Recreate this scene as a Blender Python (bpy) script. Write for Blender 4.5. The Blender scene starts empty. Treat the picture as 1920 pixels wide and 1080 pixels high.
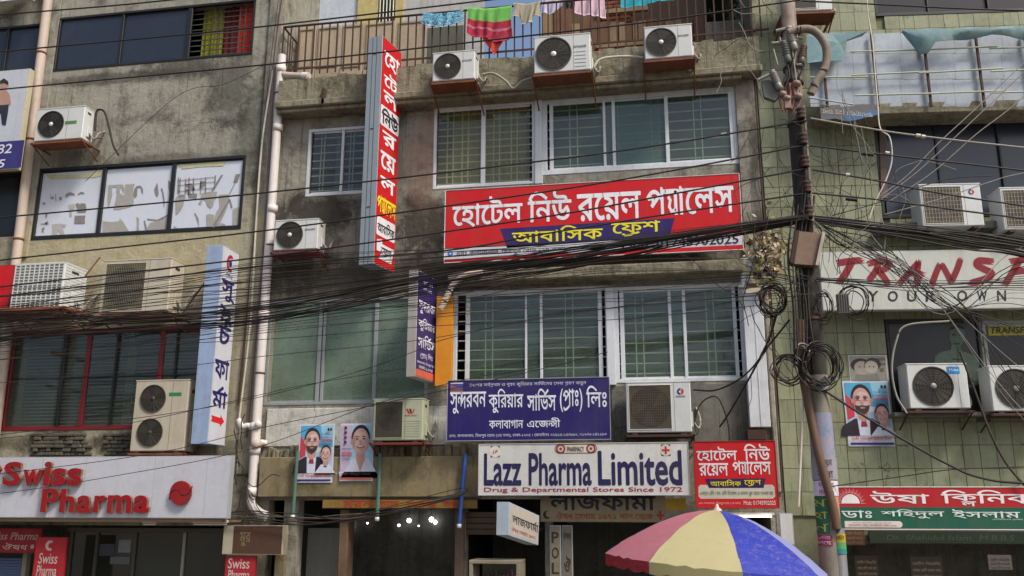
import bpy, math, random
from mathutils import Vector
from mathutils.geometry import delaunay_2d_cdt
from math import sin, cos, pi, radians, hypot, atan2, tan

# ------------------------------------------------------------------ camera, sky, sun, exposure
scn = bpy.context.scene
COL = scn.collection
CAM = Vector((0.0, -14.0, 2.75))
FPX, PITCH, YAW, ROLL = 1700.0, radians(13.76), radians(10.0), radians(0.13)
cf = Vector((-sin(YAW)*cos(PITCH), cos(YAW)*cos(PITCH), sin(PITCH)))
cr = Vector((cos(YAW), sin(YAW), 0)); cu = cr.cross(cf)
cr, cu = cr*cos(ROLL) + cu*sin(ROLL), cu*cos(ROLL) - cr*sin(ROLL)
cam_data = bpy.data.cameras.new('camera'); cam = bpy.data.objects.new('camera', cam_data); COL.objects.link(cam)
cam_data.sensor_width = 36; cam_data.lens = 36*FPX/1920; cam_data.clip_end = 3000
from mathutils import Matrix
cam.matrix_world = Matrix(((cr.x, cu.x, -cf.x, CAM.x), (cr.y, cu.y, -cf.y, CAM.y), (cr.z, cu.z, -cf.z, CAM.z), (0, 0, 0, 1)))
scn.camera = cam
SUN_EL, SUN_AZ = radians(50), radians(56)        # azimuth measured from straight-behind-camera (-y) towards +x
sun_dir = Vector((sin(SUN_AZ)*cos(SUN_EL), -cos(SUN_AZ)*cos(SUN_EL), sin(SUN_EL)))
world = bpy.data.worlds.new('World'); scn.world = world; world.use_nodes = True
wn = world.node_tree.nodes; wl = world.node_tree.links
sky = wn.new('ShaderNodeTexSky'); sky.sky_type = 'NISHITA'; sky.sun_disc = False
sky.sun_elevation = SUN_EL; sky.sun_rotation = atan2(sun_dir.x, sun_dir.y)
sky.dust_density = 4.0; sky.air_density = 1.0; sky.ozone_density = 1.0
wn['Background'].inputs['Strength'].default_value = 0.13
wl.new(sky.outputs[0], wn['Background'].inputs[0])
sun_data = bpy.data.lights.new('sun', 'SUN'); sun_data.energy = 2.6; sun_data.angle = radians(12); sun_data.color = (1, 0.95, 0.87)
sun = bpy.data.objects.new('sun', sun_data); COL.objects.link(sun)
sun.rotation_euler = sun_dir.to_track_quat('Z', 'Y').to_euler(); sun.location = (8, -10, 20)
scn.view_settings.view_transform = 'Standard'; scn.view_settings.look = 'None'
scn.view_settings.gamma = 1; scn.view_settings.use_curve_mapping = False
scn.view_settings.exposure = 0.42
scn.render.engine = 'CYCLES'
scn.cycles.max_bounces = 8; scn.cycles.transparent_max_bounces = 24
scn.cycles.use_denoising = True

# ------------------------------------------------------------------ frames: a wall plane with its own (u, v, z); v < 0 is towards the street
class Frame:
    def __init__(s, o, ang):
        s.o = Vector(o); s.a = ang; s.U = Vector((cos(ang), sin(ang), 0)); s.V = Vector((-sin(ang), cos(ang), 0))
    def w(s, u, v, z): return s.o + s.U*u + s.V*v + Vector((0, 0, z))
    def p(s, x, y, v=0.0):                       # where the sight line of a photo pixel meets the plane at depth v
        d = cf*FPX + cr*(x-960) - cu*(y-540)
        t = (v - (CAM - s.o).dot(s.V)) / d.dot(s.V); q = CAM + d*t - s.o
        return q.dot(s.U), q.z
    def r(s, x0, y0, x1, y1, v=0.0):             # rectangle from left/right x at mid height and top/bottom y at mid width
        xm, ym = (x0+x1)/2, (y0+y1)/2
        return s.p(x0, ym, v)[0], s.p(x1, ym, v)[0], s.p(xm, y1, v)[1], s.p(xm, y0, v)[1]
C = Frame((0, 0, 0), 0.0)
uj, _ = C.p(1443, 540)
R = Frame((uj, 0, 0), radians(5.9))

# ------------------------------------------------------------------ materials
def srgb(h):
    h = h.lstrip('#'); v = [int(h[i:i+2], 16)/255 for i in (0, 2, 4)]
    return tuple(c/12.92 if c <= .04045 else ((c+.055)/1.055)**2.4 for c in v) + (1,)
MATS = {}
def nodes(name):
    m = bpy.data.materials.new(name); m.use_nodes = True; nt = m.node_tree
    return m, nt, nt.nodes['Principled BSDF'], nt.nodes, nt.links
def noise(nt, vec, scale, detail=4, rough=.6, dist=0):
    n = nt.nodes.new('ShaderNodeTexNoise'); n.inputs['Scale'].default_value = scale; n.inputs['Detail'].default_value = detail
    n.inputs['Roughness'].default_value = rough; n.inputs['Distortion'].default_value = dist; nt.links.new(vec, n.inputs['Vector']); return n.outputs['Fac']
def ramp(nt, fac, a, b, va=0., vb=1.):
    n = nt.nodes.new('ShaderNodeMapRange'); n.inputs[1].default_value = a; n.inputs[2].default_value = b
    n.inputs[3].default_value = va; n.inputs[4].default_value = vb; nt.links.new(fac, n.inputs[0]); return n.outputs[0]
def mixc(nt, fac, a, b, mode='MIX'):
    n = nt.nodes.new('ShaderNodeMix'); n.data_type = 'RGBA'; n.blend_type = mode
    for s_, v in ((n.inputs[0], fac), (n.inputs[6], a), (n.inputs[7], b)):
        if isinstance(v, (float, int)): s_.default_value = v
        elif isinstance(v, tuple): s_.default_value = v
        else: nt.links.new(v, s_)
    return n.outputs[2]
def mth(nt, op, a, b=None):
    n = nt.nodes.new('ShaderNodeMath'); n.operation = op
    for s_, v in ((n.inputs[0], a), (n.inputs[1], b)):
        if v is None: continue
        if isinstance(v, (float, int)): s_.default_value = v
        else: nt.links.new(v, s_)
    return n.outputs[0]
def scaled(nt, vec, sc):
    n = nt.nodes.new('ShaderNodeMapping'); n.inputs['Scale'].default_value = sc; nt.links.new(vec, n.inputs['Vector']); return n.outputs[0]
def mat(name, col, rough=.6, metal=0., dirt=.25, dirtcol='#4a4234', scale=3., streak=.15, bump=0., spec=.4, blobs=(), light=0., lightcol='#b8b4a0', grain=.12, seed=0., sharp=False):
    if name in MATS: return MATS[name]
    m, nt, b, N, L = nodes(name)
    tc = N.new('ShaderNodeNewGeometry').outputs['Position']
    if seed:
        ad = N.new('ShaderNodeVectorMath'); ad.inputs[1].default_value = (seed*7.3, seed*3.1, seed*5.7); L.new(tc, ad.inputs[0]); tcs = ad.outputs[0]
    else: tcs = tc
    c = srgb(col) if isinstance(col, str) else col
    out = c
    if grain:
        g = ramp(nt, noise(nt, tcs, scale*6, 5, .7), .3, .7, 1-grain, 1+grain)
        gv = N.new('ShaderNodeVectorMath'); gv.operation = 'SCALE'; gv.inputs[0].default_value = c[:3]; L.new(g, gv.inputs['Scale']); out = gv.outputs[0]
    if light: out = mixc(nt, mth(nt, 'MULTIPLY', ramp(nt, noise(nt, tcs, scale*.55, 7, .7, .6), .5, .66), light), out, srgb(lightcol))
    if dirt: out = mixc(nt, mth(nt, 'MULTIPLY', ramp(nt, noise(nt, tcs, scale, 8, .72, .3), .5 if sharp else .46, .63 if sharp else .72), dirt), out, srgb(dirtcol))
    if streak: out = mixc(nt, mth(nt, 'MULTIPLY', ramp(nt, noise(nt, scaled(nt, tcs, (9, 9, .55)), 1.0, 5, .65), .5, .74), streak), out, srgb(dirtcol))
    if sharp:                                     # thin run marks, mould specks and hairline cracks
        out = mixc(nt, mth(nt, 'MULTIPLY', ramp(nt, noise(nt, scaled(nt, tcs, (26, 26, .9)), 1.0, 4, .6), .58, .70), .55), out, srgb('#2d2a24'))
        out = mixc(nt, mth(nt, 'MULTIPLY', ramp(nt, noise(nt, tcs, 24, 6, .8), .60, .68), .6), out, srgb('#2b2922'))
        wv = N.new('ShaderNodeTexVoronoi'); wv.feature = 'DISTANCE_TO_EDGE'; wv.inputs['Scale'].default_value = .9
        dv = N.new('ShaderNodeVectorMath'); dv.operation = 'ADD'; nz = N.new('ShaderNodeTexNoise'); nz.inputs['Scale'].default_value = 3.; nz.inputs['Detail'].default_value = 6; L.new(tcs, nz.inputs['Vector'])
        sc_ = N.new('ShaderNodeVectorMath'); sc_.operation = 'SCALE'; sc_.inputs['Scale'].default_value = .8; L.new(nz.outputs['Color'], sc_.inputs[0]); L.new(tcs, dv.inputs[0]); L.new(sc_.outputs[0], dv.inputs[1]); L.new(dv.outputs[0], wv.inputs['Vector'])
        ck = mth(nt, 'MULTIPLY', ramp(nt, wv.outputs['Distance'], .0, .012, 1., 0.), ramp(nt, noise(nt, tcs, .8, 3), .5, .6)); out = mixc(nt, mth(nt, 'MULTIPLY', ck, .7), out, srgb('#26231e'))
    for (bx, bz, rx, rz, amt, bc) in blobs:
        sep = N.new('ShaderNodeSeparateXYZ'); L.new(tc, sep.inputs[0])
        dx = mth(nt, 'DIVIDE', mth(nt, 'SUBTRACT', sep.outputs[0], bx), rx); dz = mth(nt, 'DIVIDE', mth(nt, 'SUBTRACT', sep.outputs[2], bz), rz)
        d = mth(nt, 'ADD', mth(nt, 'MULTIPLY', dx, dx), mth(nt, 'MULTIPLY', dz, dz))
        n2 = ramp(nt, noise(nt, tcs, 2.6, 8, .75, .5), .3, .7, -.75, .75)
        f = ramp(nt, mth(nt, 'ADD', d, n2), .35, 1.15, amt, 0.); out = mixc(nt, f, out, srgb(bc))
    if isinstance(out, tuple): b.inputs['Base Color'].default_value = out
    else: L.new(out, b.inputs['Base Color'])
    b.inputs['Roughness'].default_value = rough; b.inputs['Metallic'].default_value = metal; b.inputs['Specular IOR Level'].default_value = spec
    if bump:
        bn = N.new('ShaderNodeBump'); bn.inputs['Strength'].default_value = 1; bn.inputs['Distance'].default_value = bump
        L.new(mth(nt, 'ADD', noise(nt, tcs, 9, 9, .75), mth(nt, 'MULTIPLY', noise(nt, tcs, 1.7, 4, .6), 2.)), bn.inputs['Height']); L.new(bn.outputs[0], b.inputs['Normal'])
    MATS[name] = m; return m
def paint(name, col, rough=.45, **k):
    k.setdefault('dirt', .12); k.setdefault('streak', .12); k.setdefault('grain', .05); return mat(name, col, rough, **k)
def ink(col, rough=.5): return mat('ink_' + col.strip('#'), col, rough, dirt=.2, dirtcol='#5c564c', scale=1.4, streak=.16, grain=.07, spec=.3)
def glass(name, tint, dusty, dust=.3, gloss=.07, rough=.04):
    if name in MATS: return MATS[name]
    m, nt, b, N, L = nodes(name); tc = N.new('ShaderNodeNewGeometry').outputs['Position']
    N.remove(b); out = N['Material Output']
    tr = N.new('ShaderNodeBsdfTransparent'); tr.inputs[0].default_value = srgb(tint)
    df = N.new('ShaderNodeBsdfDiffuse'); L.new(mixc(nt, noise(nt, scaled(nt, tc, (1, 1, .5)), 2., 5), srgb(dusty), srgb('#6f7466')), df.inputs[0])
    gl = N.new('ShaderNodeBsdfGlossy'); gl.inputs['Roughness'].default_value = rough
    a = N.new('ShaderNodeMixShader'); L.new(ramp(nt, noise(nt, tc, 1.3, 6, .7), .3, .7, dust*.6, dust*1.3), a.inputs[0]); L.new(tr.outputs[0], a.inputs[1]); L.new(df.outputs[0], a.inputs[2])
    s2 = N.new('ShaderNodeMixShader'); s2.inputs[0].default_value = gloss; L.new(a.outputs[0], s2.inputs[1]); L.new(gl.outputs[0], s2.inputs[2])
    L.new(s2.outputs[0], out.inputs[0]); MATS[name] = m; return m
def emit(name, col, st):
    if name in MATS: return MATS[name]
    m, nt, b, N, L = nodes(name); b.inputs['Emission Color'].default_value = srgb(col); b.inputs['Emission Strength'].default_value = st; MATS[name] = m; return m

# ------------------------------------------------------------------ mesh builder (frame coordinates)
class MB:
    def __init__(s): s.v = []; s.f = []; s.m = []; s.cur = 0; s.smooth = []; s.sm = False
    def poly(s, pts):
        n = len(s.v); s.v += [tuple(p) for p in pts]; s.f.append(tuple(range(n, n+len(pts)))); s.m.append(s.cur); s.smooth.append(s.sm); return s
    def raw(s, vs, fs):
        n = len(s.v); s.v += [tuple(p) for p in vs]
        for f in fs: s.f.append(tuple(n+i for i in f)); s.m.append(s.cur); s.smooth.append(s.sm)
        return s
    def box(s, u0, u1, v0, v1, z0, z1, bev=0.):
        if u0 > u1: u0, u1 = u1, u0
        if v0 > v1: v0, v1 = v1, v0
        if z0 > z1: z0, z1 = z1, z0
        if bev <= 0:
            V = [(u0,v0,z0),(u1,v0,z0),(u1,v1,z0),(u0,v1,z0),(u0,v0,z1),(u1,v0,z1),(u1,v1,z1),(u0,v1,z1)]
            return s.raw(V, [(0,3,2,1),(4,5,6,7),(0,1,5,4),(1,2,6,5),(2,3,7,6),(3,0,4,7)])
        b = min(bev, (u1-u0)*.45, (v1-v0)*.45, (z1-z0)*.45); V = []; idx = {}
        for i, (u, su) in enumerate(((u0, 1), (u1, -1))):
            for j, (v, sv) in enumerate(((v0, 1), (v1, -1))):
                for k, (z, sz) in enumerate(((z0, 1), (z1, -1))):
                    idx[i,j,k,0] = len(V); V.append((u, v+sv*b, z+sz*b)); idx[i,j,k,1] = len(V); V.append((u+su*b, v, z+sz*b)); idx[i,j,k,2] = len(V); V.append((u+su*b, v+sv*b, z))
        I = idx; F = []
        F.append((I[0,0,0,0],I[0,0,1,0],I[0,1,1,0],I[0,1,0,0])); F.append((I[1,0,0,0],I[1,1,0,0],I[1,1,1,0],I[1,0,1,0]))
        F.append((I[0,0,0,1],I[1,0,0,1],I[1,0,1,1],I[0,0,1,1])); F.append((I[0,1,0,1],I[0,1,1,1],I[1,1,1,1],I[1,1,0,1]))
        F.append((I[0,0,0,2],I[0,1,0,2],I[1,1,0,2],I[1,0,0,2])); F.append((I[0,0,1,2],I[1,0,1,2],I[1,1,1,2],I[0,1,1,2]))
        for a in (0,1):
            for c in (0,1):
                F.append((I[0,a,c,1],I[1,a,c,1],I[1,a,c,2],I[0,a,c,2])); F.append((I[a,0,c,0],I[a,1,c,0],I[a,1,c,2],I[a,0,c,2])); F.append((I[a,c,0,0],I[a,c,1,0],I[a,c,1,1],I[a,c,0,1]))
                for k in (0,1): F.append((I[a,c,k,0],I[a,c,k,1],I[a,c,k,2]))
        return s.raw(V, F)
    def rect(s, u0, u1, z0, z1, v): return s.poly([(u0,v,z0),(u1,v,z0),(u1,v,z1),(u0,v,z1)])
    def tube(s, pts, r, n=6, r2=None, caps=True):
        pts = [Vector(p) for p in pts]; N = len(pts); rings = []
        for i, p in enumerate(pts):
            t = (pts[min(i+1, N-1)] - pts[max(i-1, 0)])
            if t.length < 1e-9: t = Vector((0, 0, 1))
            t.normalize(); a = Vector((0, 0, 1)) if abs(t.z) < .9 else Vector((1, 0, 0)); x = t.cross(a).normalized(); y = t.cross(x)
            rr = r if r2 is None else r + (r2-r)*i/(N-1)
            if callable(r): rr = r(i/(N-1))
            rings.append([p + x*rr*cos(2*pi*k/n) + y*rr*sin(2*pi*k/n) for k in range(n)])
        V = [v for R_ in rings for v in R_]; F = []
        for i in range(N-1):
            for k in range(n): F.append((i*n+k, i*n+(k+1) % n, (i+1)*n+(k+1) % n, (i+1)*n+k))
        o = s.sm; s.sm = n >= 5; s.raw(V, F); s.sm = False
        if caps: s.raw(rings[0], [tuple(range(n))]); s.raw(rings[-1], [tuple(range(n))[::-1]])
        s.sm = o; return s
    def disc(s, u, z, v, r, n=32, rz=None):
        rz = rz or r; return s.poly([(u+r*cos(2*pi*k/n), v, z+rz*sin(2*pi*k/n)) for k in range(n)])
    def ring(s, u, z, v0, v1, r0, r1, n=32):       # flat-front collar: inner r0, outer r1
        V = []; F = []
        for k in range(n):
            c_, s_ = cos(2*pi*k/n), sin(2*pi*k/n)
            V += [(u+r0*c_, v1, z+r0*s_), (u+r0*c_, v0, z+r0*s_), (u+r1*c_, v0, z+r1*s_), (u+r1*c_, v1, z+r1*s_)]
        for k in range(n):
            a, b = k*4, ((k+1) % n)*4
            for i in range(3): F.append((a+i, b+i, b+i+1, a+i+1))
        return s.raw(V, F)
    def cylv(s, u, z, v0, v1, r, n=20): s.tube([(u, v0, z), (u, v1, z)], r, n); return s
    def lathe(s, u, v, prof, n=16, ax=None):       # prof of (r, z) about a vertical axis, or about a tilted axis given base, direction
        rings = []
        if ax: B, D = Vector(ax[0]), Vector(ax[1]).normalized(); a = Vector((0,0,1)) if abs(D.z) < .9 else Vector((1,0,0)); X = D.cross(a).normalized(); Y = D.cross(X)
        else: B, D, X, Y = Vector((u, v, 0)), Vector((0,0,1)), Vector((1,0,0)), Vector((0,1,0))
        V = [B + D*z + X*r*cos(2*pi*k/n) + Y*r*sin(2*pi*k/n) for r, z in prof for k in range(n)]; F = []
        for i in range(len(prof)-1):
            for k in range(n): F.append((i*n+k, i*n+(k+1) % n, (i+1)*n+(k+1) % n, (i+1)*n+k))
        o = s.sm; s.sm = True; s.raw(V, F); s.sm = o; return s
    def prism(s, pts, v0, v1):                     # outline in (u, z) given depth
        n = len(pts); V = [(u, v0, z) for u, z in pts] + [(u, v1, z) for u, z in pts]
        return s.raw(V, [tuple(range(n)), tuple(range(2*n-1, n-1, -1))] + [(i, n+i, n+(i+1) % n, (i+1) % n) for i in range(n)])

def uniq(n): return n
def link_mesh(name, mb, mats, parent=None, off=(0, 0, 0)):
    me = bpy.data.meshes.new(name)
    ox, oy, oz = off
    me.from_pydata([(v[0]-ox, v[1]-oy, v[2]-oz) for v in mb.v], [], mb.f); me.validate()
    if not isinstance(mats, (list, tuple)): mats = [mats]
    for m in mats: me.materials.append(m)
    if len(me.polygons) == len(mb.f):
        if len(mats) > 1: me.polygons.foreach_set('material_index', mb.m)
        if any(mb.smooth): me.polygons.foreach_set('use_smooth', mb.smooth)
    o = bpy.data.objects.new(name, me); COL.objects.link(o)
    if parent: o.parent = parent
    return o
SPLIT = {'print', 'sash', 'cover_strip', 'side_wall', 'emblem', 'edge_seam', 'roof_wall', 'trim_bar'}
def islands(mb):
    par = list(range(len(mb.v)))
    def root(i):
        while par[i] != i: par[i] = par[par[i]]; i = par[i]
        return i
    for f in mb.f:
        for k in f[1:]: par[root(k)] = root(f[0])
    groups = {}
    for i, f in enumerate(mb.f): groups.setdefault(root(f[0]), []).append(i)
    out = []
    for g in groups.values():
        q = MB(); mp = {}
        for i in g:
            nf = []
            for k in mb.f[i]:
                if k not in mp: mp[k] = len(q.v); q.v.append(mb.v[k])
                nf.append(mp[k])
            q.f.append(tuple(nf)); q.m.append(mb.m[i]); q.smooth.append(mb.smooth[i])
        out.append(q)
    return out
class Thing:
    """an Empty at the base of a thing; parts are given in frame coordinates and stored relative to it"""
    def __init__(s, name, label, cat, frame, u, v, z, group=None, kind=None):
        s.f = frame; s.o = (u, v, z); e = bpy.data.objects.new(name, None); COL.objects.link(e); e.empty_display_size = .2
        e.location = frame.w(u, v, z); e.rotation_euler = (0, 0, frame.a); e['label'] = label; e['category'] = cat
        if group: e['group'] = group
        if kind: e['kind'] = kind
        s.e = e
    def part(s, name, mb, m, parent=None, label=None, kind=None):
        if name in SPLIT and not kind:
            pcs = islands(mb)
            if len(pcs) > 1:
                for q in pcs[1:]: s.part(name, q, m, parent, label)
                mb = pcs[0]
        o = link_mesh(name, mb, m, parent or s.e, s.o)
        if label: o['label'] = label
        if kind: o['kind'] = kind
        return o
def single(name, label, cat, frame, mb, m, base, group=None, kind=None):
    o = link_mesh(name, mb, m, None, base); o.location = frame.w(*base); o.rotation_euler = (0, 0, frame.a)
    if label: o['label'] = label
    if cat: o['category'] = cat
    if group: o['group'] = group
    if kind: o['kind'] = kind
    return o
def smoothpts(P, n=8):
    P = [Vector(p) for p in P]; Q = [P[0]*2-P[1]] + P + [P[-1]*2-P[-2]]; out = []
    for i in range(1, len(Q)-2):
        a, b, c, d = Q[i-1:i+3]
        for k in range(n):
            t = k/n; out.append(.5*((2*b) + (c-a)*t + (2*a-5*b+4*c-d)*t*t + (3*b-a-3*c+d)*t**3))
    return out + [P[-1]]
def pp(frame, pts, v): return [(frame.p(x, y, v)[0], v, frame.p(x, y, v)[1]) for x, y in pts]

# ------------------------------------------------------------------ lettering
_tc = bpy.data.curves.new('type', 'FONT'); _tc.resolution_u = 3; _to = bpy.data.objects.new('type', _tc)
_gc = {}; _adv = {}
def _mesh(body, bold):
    _tc.body = body; _tc.offset = bold; _to.to_mesh_clear()
    if bold:
        me = _to.to_mesh(); return [(v.co.x, v.co.y) for v in me.vertices], [tuple(p.vertices) for p in me.polygons]
    _to.to_curve_clear(); cv = _to.to_curve(bpy.context.evaluated_depsgraph_get()); P = []; D = []
    for sp in cv.splines:                          # outlines of the character, kept with their direction
        bp = sp.bezier_points; n = len(bp); base = len(P)
        for k in range(n):
            p0, h0, h1, p1 = bp[k].co, bp[k].handle_right, bp[(k+1) % n].handle_left, bp[(k+1) % n].co
            ch = (p1-p0); bend = (abs((h0-p0).cross(ch).z)+abs((h1-p0).cross(ch).z))/(ch.length+1e-9)
            st = 1 if bend < .003 else (3 if bend > .03 else 2)
            for s_ in range(st):
                t = s_/st; q = p0*(1-t)**3+h0*3*t*(1-t)**2+h1*3*t*t*(1-t)+p1*t**3
                if len(P) > base and (P[-1]-Vector((q.x, q.y))).length < 1e-5: continue
                P.append(Vector((q.x, q.y)))
        m_ = len(P)-base
        if m_ < 3: P = P[:base]; continue
        D += [(base+k, base+(k+1) % m_) for k in range(m_)]
    if not P: return [], []
    E = D
    vs, _, fs, _, _, _ = delaunay_2d_cdt(P, E, [], 0, 1e-6, False)
    def wind(x, y):
        w = 0
        for p, q in D:
            ay, by = P[p].y, P[q].y
            if (ay <= y) != (by <= y):
                t = P[p].x+(y-ay)/(by-ay)*(P[q].x-P[p].x)
                if t > x: w += 1 if by > ay else -1
        return w
    keep = []
    for f in fs:
        cx = sum(vs[k].x for k in f)/len(f); cy = sum(vs[k].y for k in f)/len(f)
        if wind(cx, cy): keep.append(tuple(f))
    return [(v.x, v.y) for v in vs], keep
def glyph(c, bold):
    if (c, bold) not in _gc: _gc[c, bold] = _mesh(c, bold)
    if c not in _adv:
        if c == ' ': _adv[c] = .3
        else:
            K = 'ক' if ord(c) > 0x900 and ord(c) < 0xA00 else 'H'
            a = max(v[0] for v in _mesh(K, 1e-6)[0]); b = max(v[0] for v in _mesh(c+K, 1e-6)[0]); _adv[c] = b-a
    return _gc[c, bold] + (_adv[c],)
def stroke2d(pts, w):
    vs = []; fs = []
    for i, (x, y) in enumerate(pts):
        x0, y0 = pts[max(i-1, 0)]; x1, y1 = pts[min(i+1, len(pts)-1)]; d = hypot(x1-x0, y1-y0) or 1; nx, ny = -(y1-y0)/d*w/2, (x1-x0)/d*w/2
        vs += [(x+nx, y+ny), (x-nx, y-ny)]
    for i in range(len(pts)-1): fs.append((2*i, 2*i+1, 2*i+3, 2*i+2))
    return vs, fs
CONS = set(chr(c) for c in list(range(0x995, 0x9BA)) + [0x9DC, 0x9DD, 0x9DF])
def typeset(text, bold):
    V = []; F = []; pen = [0.]
    text = text.replace('\u09a1\u09bc', '\u09dc').replace('\u09a2\u09bc', '\u09dd').replace('\u09af\u09bc', '\u09df')
    th = .085 + 2*bold
    def add(vs, fs, x, y=0, sx=1, sy=1):
        n = len(V); V.extend((x+a*sx, y+b*sy) for a, b in vs); F.extend(tuple(n+i for i in f) for f in fs)
    def put(c, sx=1, sy=1, y=0, adv=True):
        g = glyph(c, bold); add(g[0], g[1], pen[0], y, sx, sy)
        if adv: pen[0] += g[2]*sx
        return g[2]*sx
    i = 0
    while i < len(text):
        c = text[i]
        if c not in CONS:
            put(c); i += 1; continue
        cons = [c]; i += 1
        while i+1 < len(text) and text[i] == '\u09cd' and text[i+1] in CONS: cons.append(text[i+1]); i += 2
        pre = []; post = []
        while i < len(text) and text[i] in '\u09be\u09bf\u09c0\u09c1\u09c2\u09c3\u09c7\u09c8\u09cb\u09cc':
            s_ = text[i]; i += 1
            if s_ in '\u09bf\u09c7\u09c8': pre.append(s_)
            elif s_ == '\u09cb': pre.append('\u09c7'); post.append('\u09be')
            else: post.append(s_)
        for s_ in pre: put(s_)
        reph = len(cons) > 1 and cons[0] == 'র' and cons[1] != 'য'
        if reph: cons = cons[1:]
        yap = len(cons) > 1 and cons[-1] == 'য'
        if yap: cons = cons[:-1]
        rap = len(cons) > 1 and cons[-1] == 'র'
        if rap: cons = cons[:-1]
        x0 = pen[0]
        if len(cons) == 1: put(cons[0])
        elif cons[1] == 'ল' or cons[1] == 'ম':
            put(cons[0], .95, .72, .622*.28); w_ = pen[0]-x0; g = glyph(cons[1], 0); add(g[0], g[1], x0+w_*.40, -.20, .55, .50)
        else:
            put(cons[0], .66, .94, .036); pen[0] -= .10; put(cons[1], .74, 1.08, -.05)
        w_ = pen[0]-x0
        if rap: add(*stroke2d([(x0+w_*.10, -.05), (x0+w_*.20, -.15), (x0+w_*.45, -.12), (x0+w_*.84, .03)], th), 0)
        if reph: add(*stroke2d([(x0+w_*.45, .60), (x0+w_*.98, .86)], th*1.1), 0)
        if yap:
            x = pen[0]; add(*stroke2d([(x-.02, .582), (x+.40, .582)], th), 0)
            add(*stroke2d([(x+.10, .44), (x+.17, .36), (x+.12, .20), (x+.20, .07), (x+.36, .12)], th*.8), 0); add(*stroke2d([(x+.36, 0), (x+.36, .60)], th), 0); pen[0] += .43
        for s_ in post: put(s_)
    return V, F
def letters(text, rect, place, bold=.012, depth=0., shear=0., fit='both', mb=None):
    """2-D lettering fitted to rect=(a0,a1,b0,b1) and mapped to 3-D with place(a,b,h) (h = height above the face)"""
    V, F = typeset(text, bold if depth else 0)
    if not V: return mb or MB()
    if shear: V = [(x+shear*y, y) for x, y in V]
    x0, x1 = min(v[0] for v in V), max(v[0] for v in V); y0, y1 = min(v[1] for v in V), max(v[1] for v in V)
    a0, a1, b0, b1 = rect; sx, sy = (a1-a0)/(x1-x0), (b1-b0)/(y1-y0)
    if fit == 'keep':
        k = min(sx, sy); a0 += ((a1-a0)-k*(x1-x0))/2; b0 += ((b1-b0)-k*(y1-y0))/2; sx = sy = k
    mb = mb or MB(); h = max(depth, .003)
    P2 = [(a0+(x-x0)*sx, b0+(y-y0)*sy) for x, y in V]
    mb.cur = 0
    if depth or bold <= 0: mb.raw([place(a, b, h) for a, b in P2], F)
    else:                                           # heavier strokes: the same outline struck several times around the centre
        for k in range(9):
            ox, oy = (0, 0) if k == 8 else (bold*.62*cos(k*pi/4)*sx, bold*.62*sin(k*pi/4)*sy)
            mb.raw([place(a+ox, b+oy, h+.00018*k) for a, b in P2], F)
    if depth:
        ed = {}
        for f in F:
            for k in range(len(f)):
                e = (f[k], f[(k+1) % len(f)]); ed[e] = 1
        mb.cur = 1; n = len(mb.v); vs = [place(a, b, h) for a, b in P2] + [place(a, b, 0) for a, b in P2]; m_ = len(P2)
        mb.raw(vs, [(b, a, a+m_, b+m_) for (a, b) in ed if (b, a) not in ed]); mb.cur = 0
    return mb
def onwall(v): return lambda a, b, h: (a, v-h, b)                 # face looking at the street
def onside(u): return lambda a, b, h: (u+h, a, b)                 # face looking along +u, a runs away from the street
random.seed(7)
rnd = random.random
def ru(a, b): return a + (b-a)*random.random()
def zc(x, y, v=0): return C.p(x, y, v)[1]
def uc(x, y, v=0): return C.p(x, y, v)[0]

# ------------------------------------------------------------------ materials of the place
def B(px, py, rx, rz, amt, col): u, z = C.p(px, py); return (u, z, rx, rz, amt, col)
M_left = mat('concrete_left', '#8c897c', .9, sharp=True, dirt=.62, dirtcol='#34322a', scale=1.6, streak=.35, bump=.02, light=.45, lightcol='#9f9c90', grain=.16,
             blobs=[B(330, 130, .9, .25, .7, '#34322b'), B(230, 145, 1.6, .14, .65, '#33312a'), B(150, 300, .5, .25, .5, '#3a352b'), B(488, 300, .14, 3., .5, '#34332a'), B(70, 830, 2.5, .12, .7, '#2e2c26'), B(430, 160, .5, .9, .65, '#2f2f29'), B(470, 250, .35, 1.1, .55, '#35362c'), B(260, 700, 3.6, 2.2, .35, '#b3a67e'),  # dark blobs: grime, with contact shade painted in below the windows and ledges
                    B(260, 460, 3.2, .9, .55, '#b0a47e'), B(110, 832, .8, .28, .85, '#2d2c27'), B(230, 828, .5, .25, .8, '#33312b'), B(330, 300, 1.6, .14, .5, '#33302a')])  # yellowish blobs, here and above, paint warm sunlight onto the lower wall
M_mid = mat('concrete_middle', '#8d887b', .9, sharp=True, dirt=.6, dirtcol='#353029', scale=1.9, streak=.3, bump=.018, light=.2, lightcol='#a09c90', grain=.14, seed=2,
            blobs=[B(590, 400, 1.0, .42, .88, '#2a251f'), B(905, 366, .8, .1, .7, '#332f28'), B(560, 500, .5, .5, .6, '#332c24'), B(1420, 350, .12, 1.5, .55, '#35302a'), B(760, 200, 3., .12, .6, '#2f2b24'), B(790, 420, .55, .6, .85, '#2c261f'), B(700, 520, 3., .45, .75, '#2f2921'), B(1100, 500, 3., .25, .55, '#332e26'), B(800, 300, .35, .9, .35, '#8f6f62')])  # dark blobs: real stains, with contact shade painted in under fascia and sills
M_fascia = mat('concrete_fascia', '#827b66', .92, sharp=True, dirt=.6, dirtcol='#2f2b22', scale=2.2, streak=.55, bump=.03, light=.2, lightcol='#94907e', grain=.18, seed=5)
M_white = mat('lime_plaster', '#b9b8b0', .9, sharp=True, dirt=.45, dirtcol='#6d6558', scale=3., streak=.3, bump=.012, light=.3, lightcol='#d5d5d0', seed=3)
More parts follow.
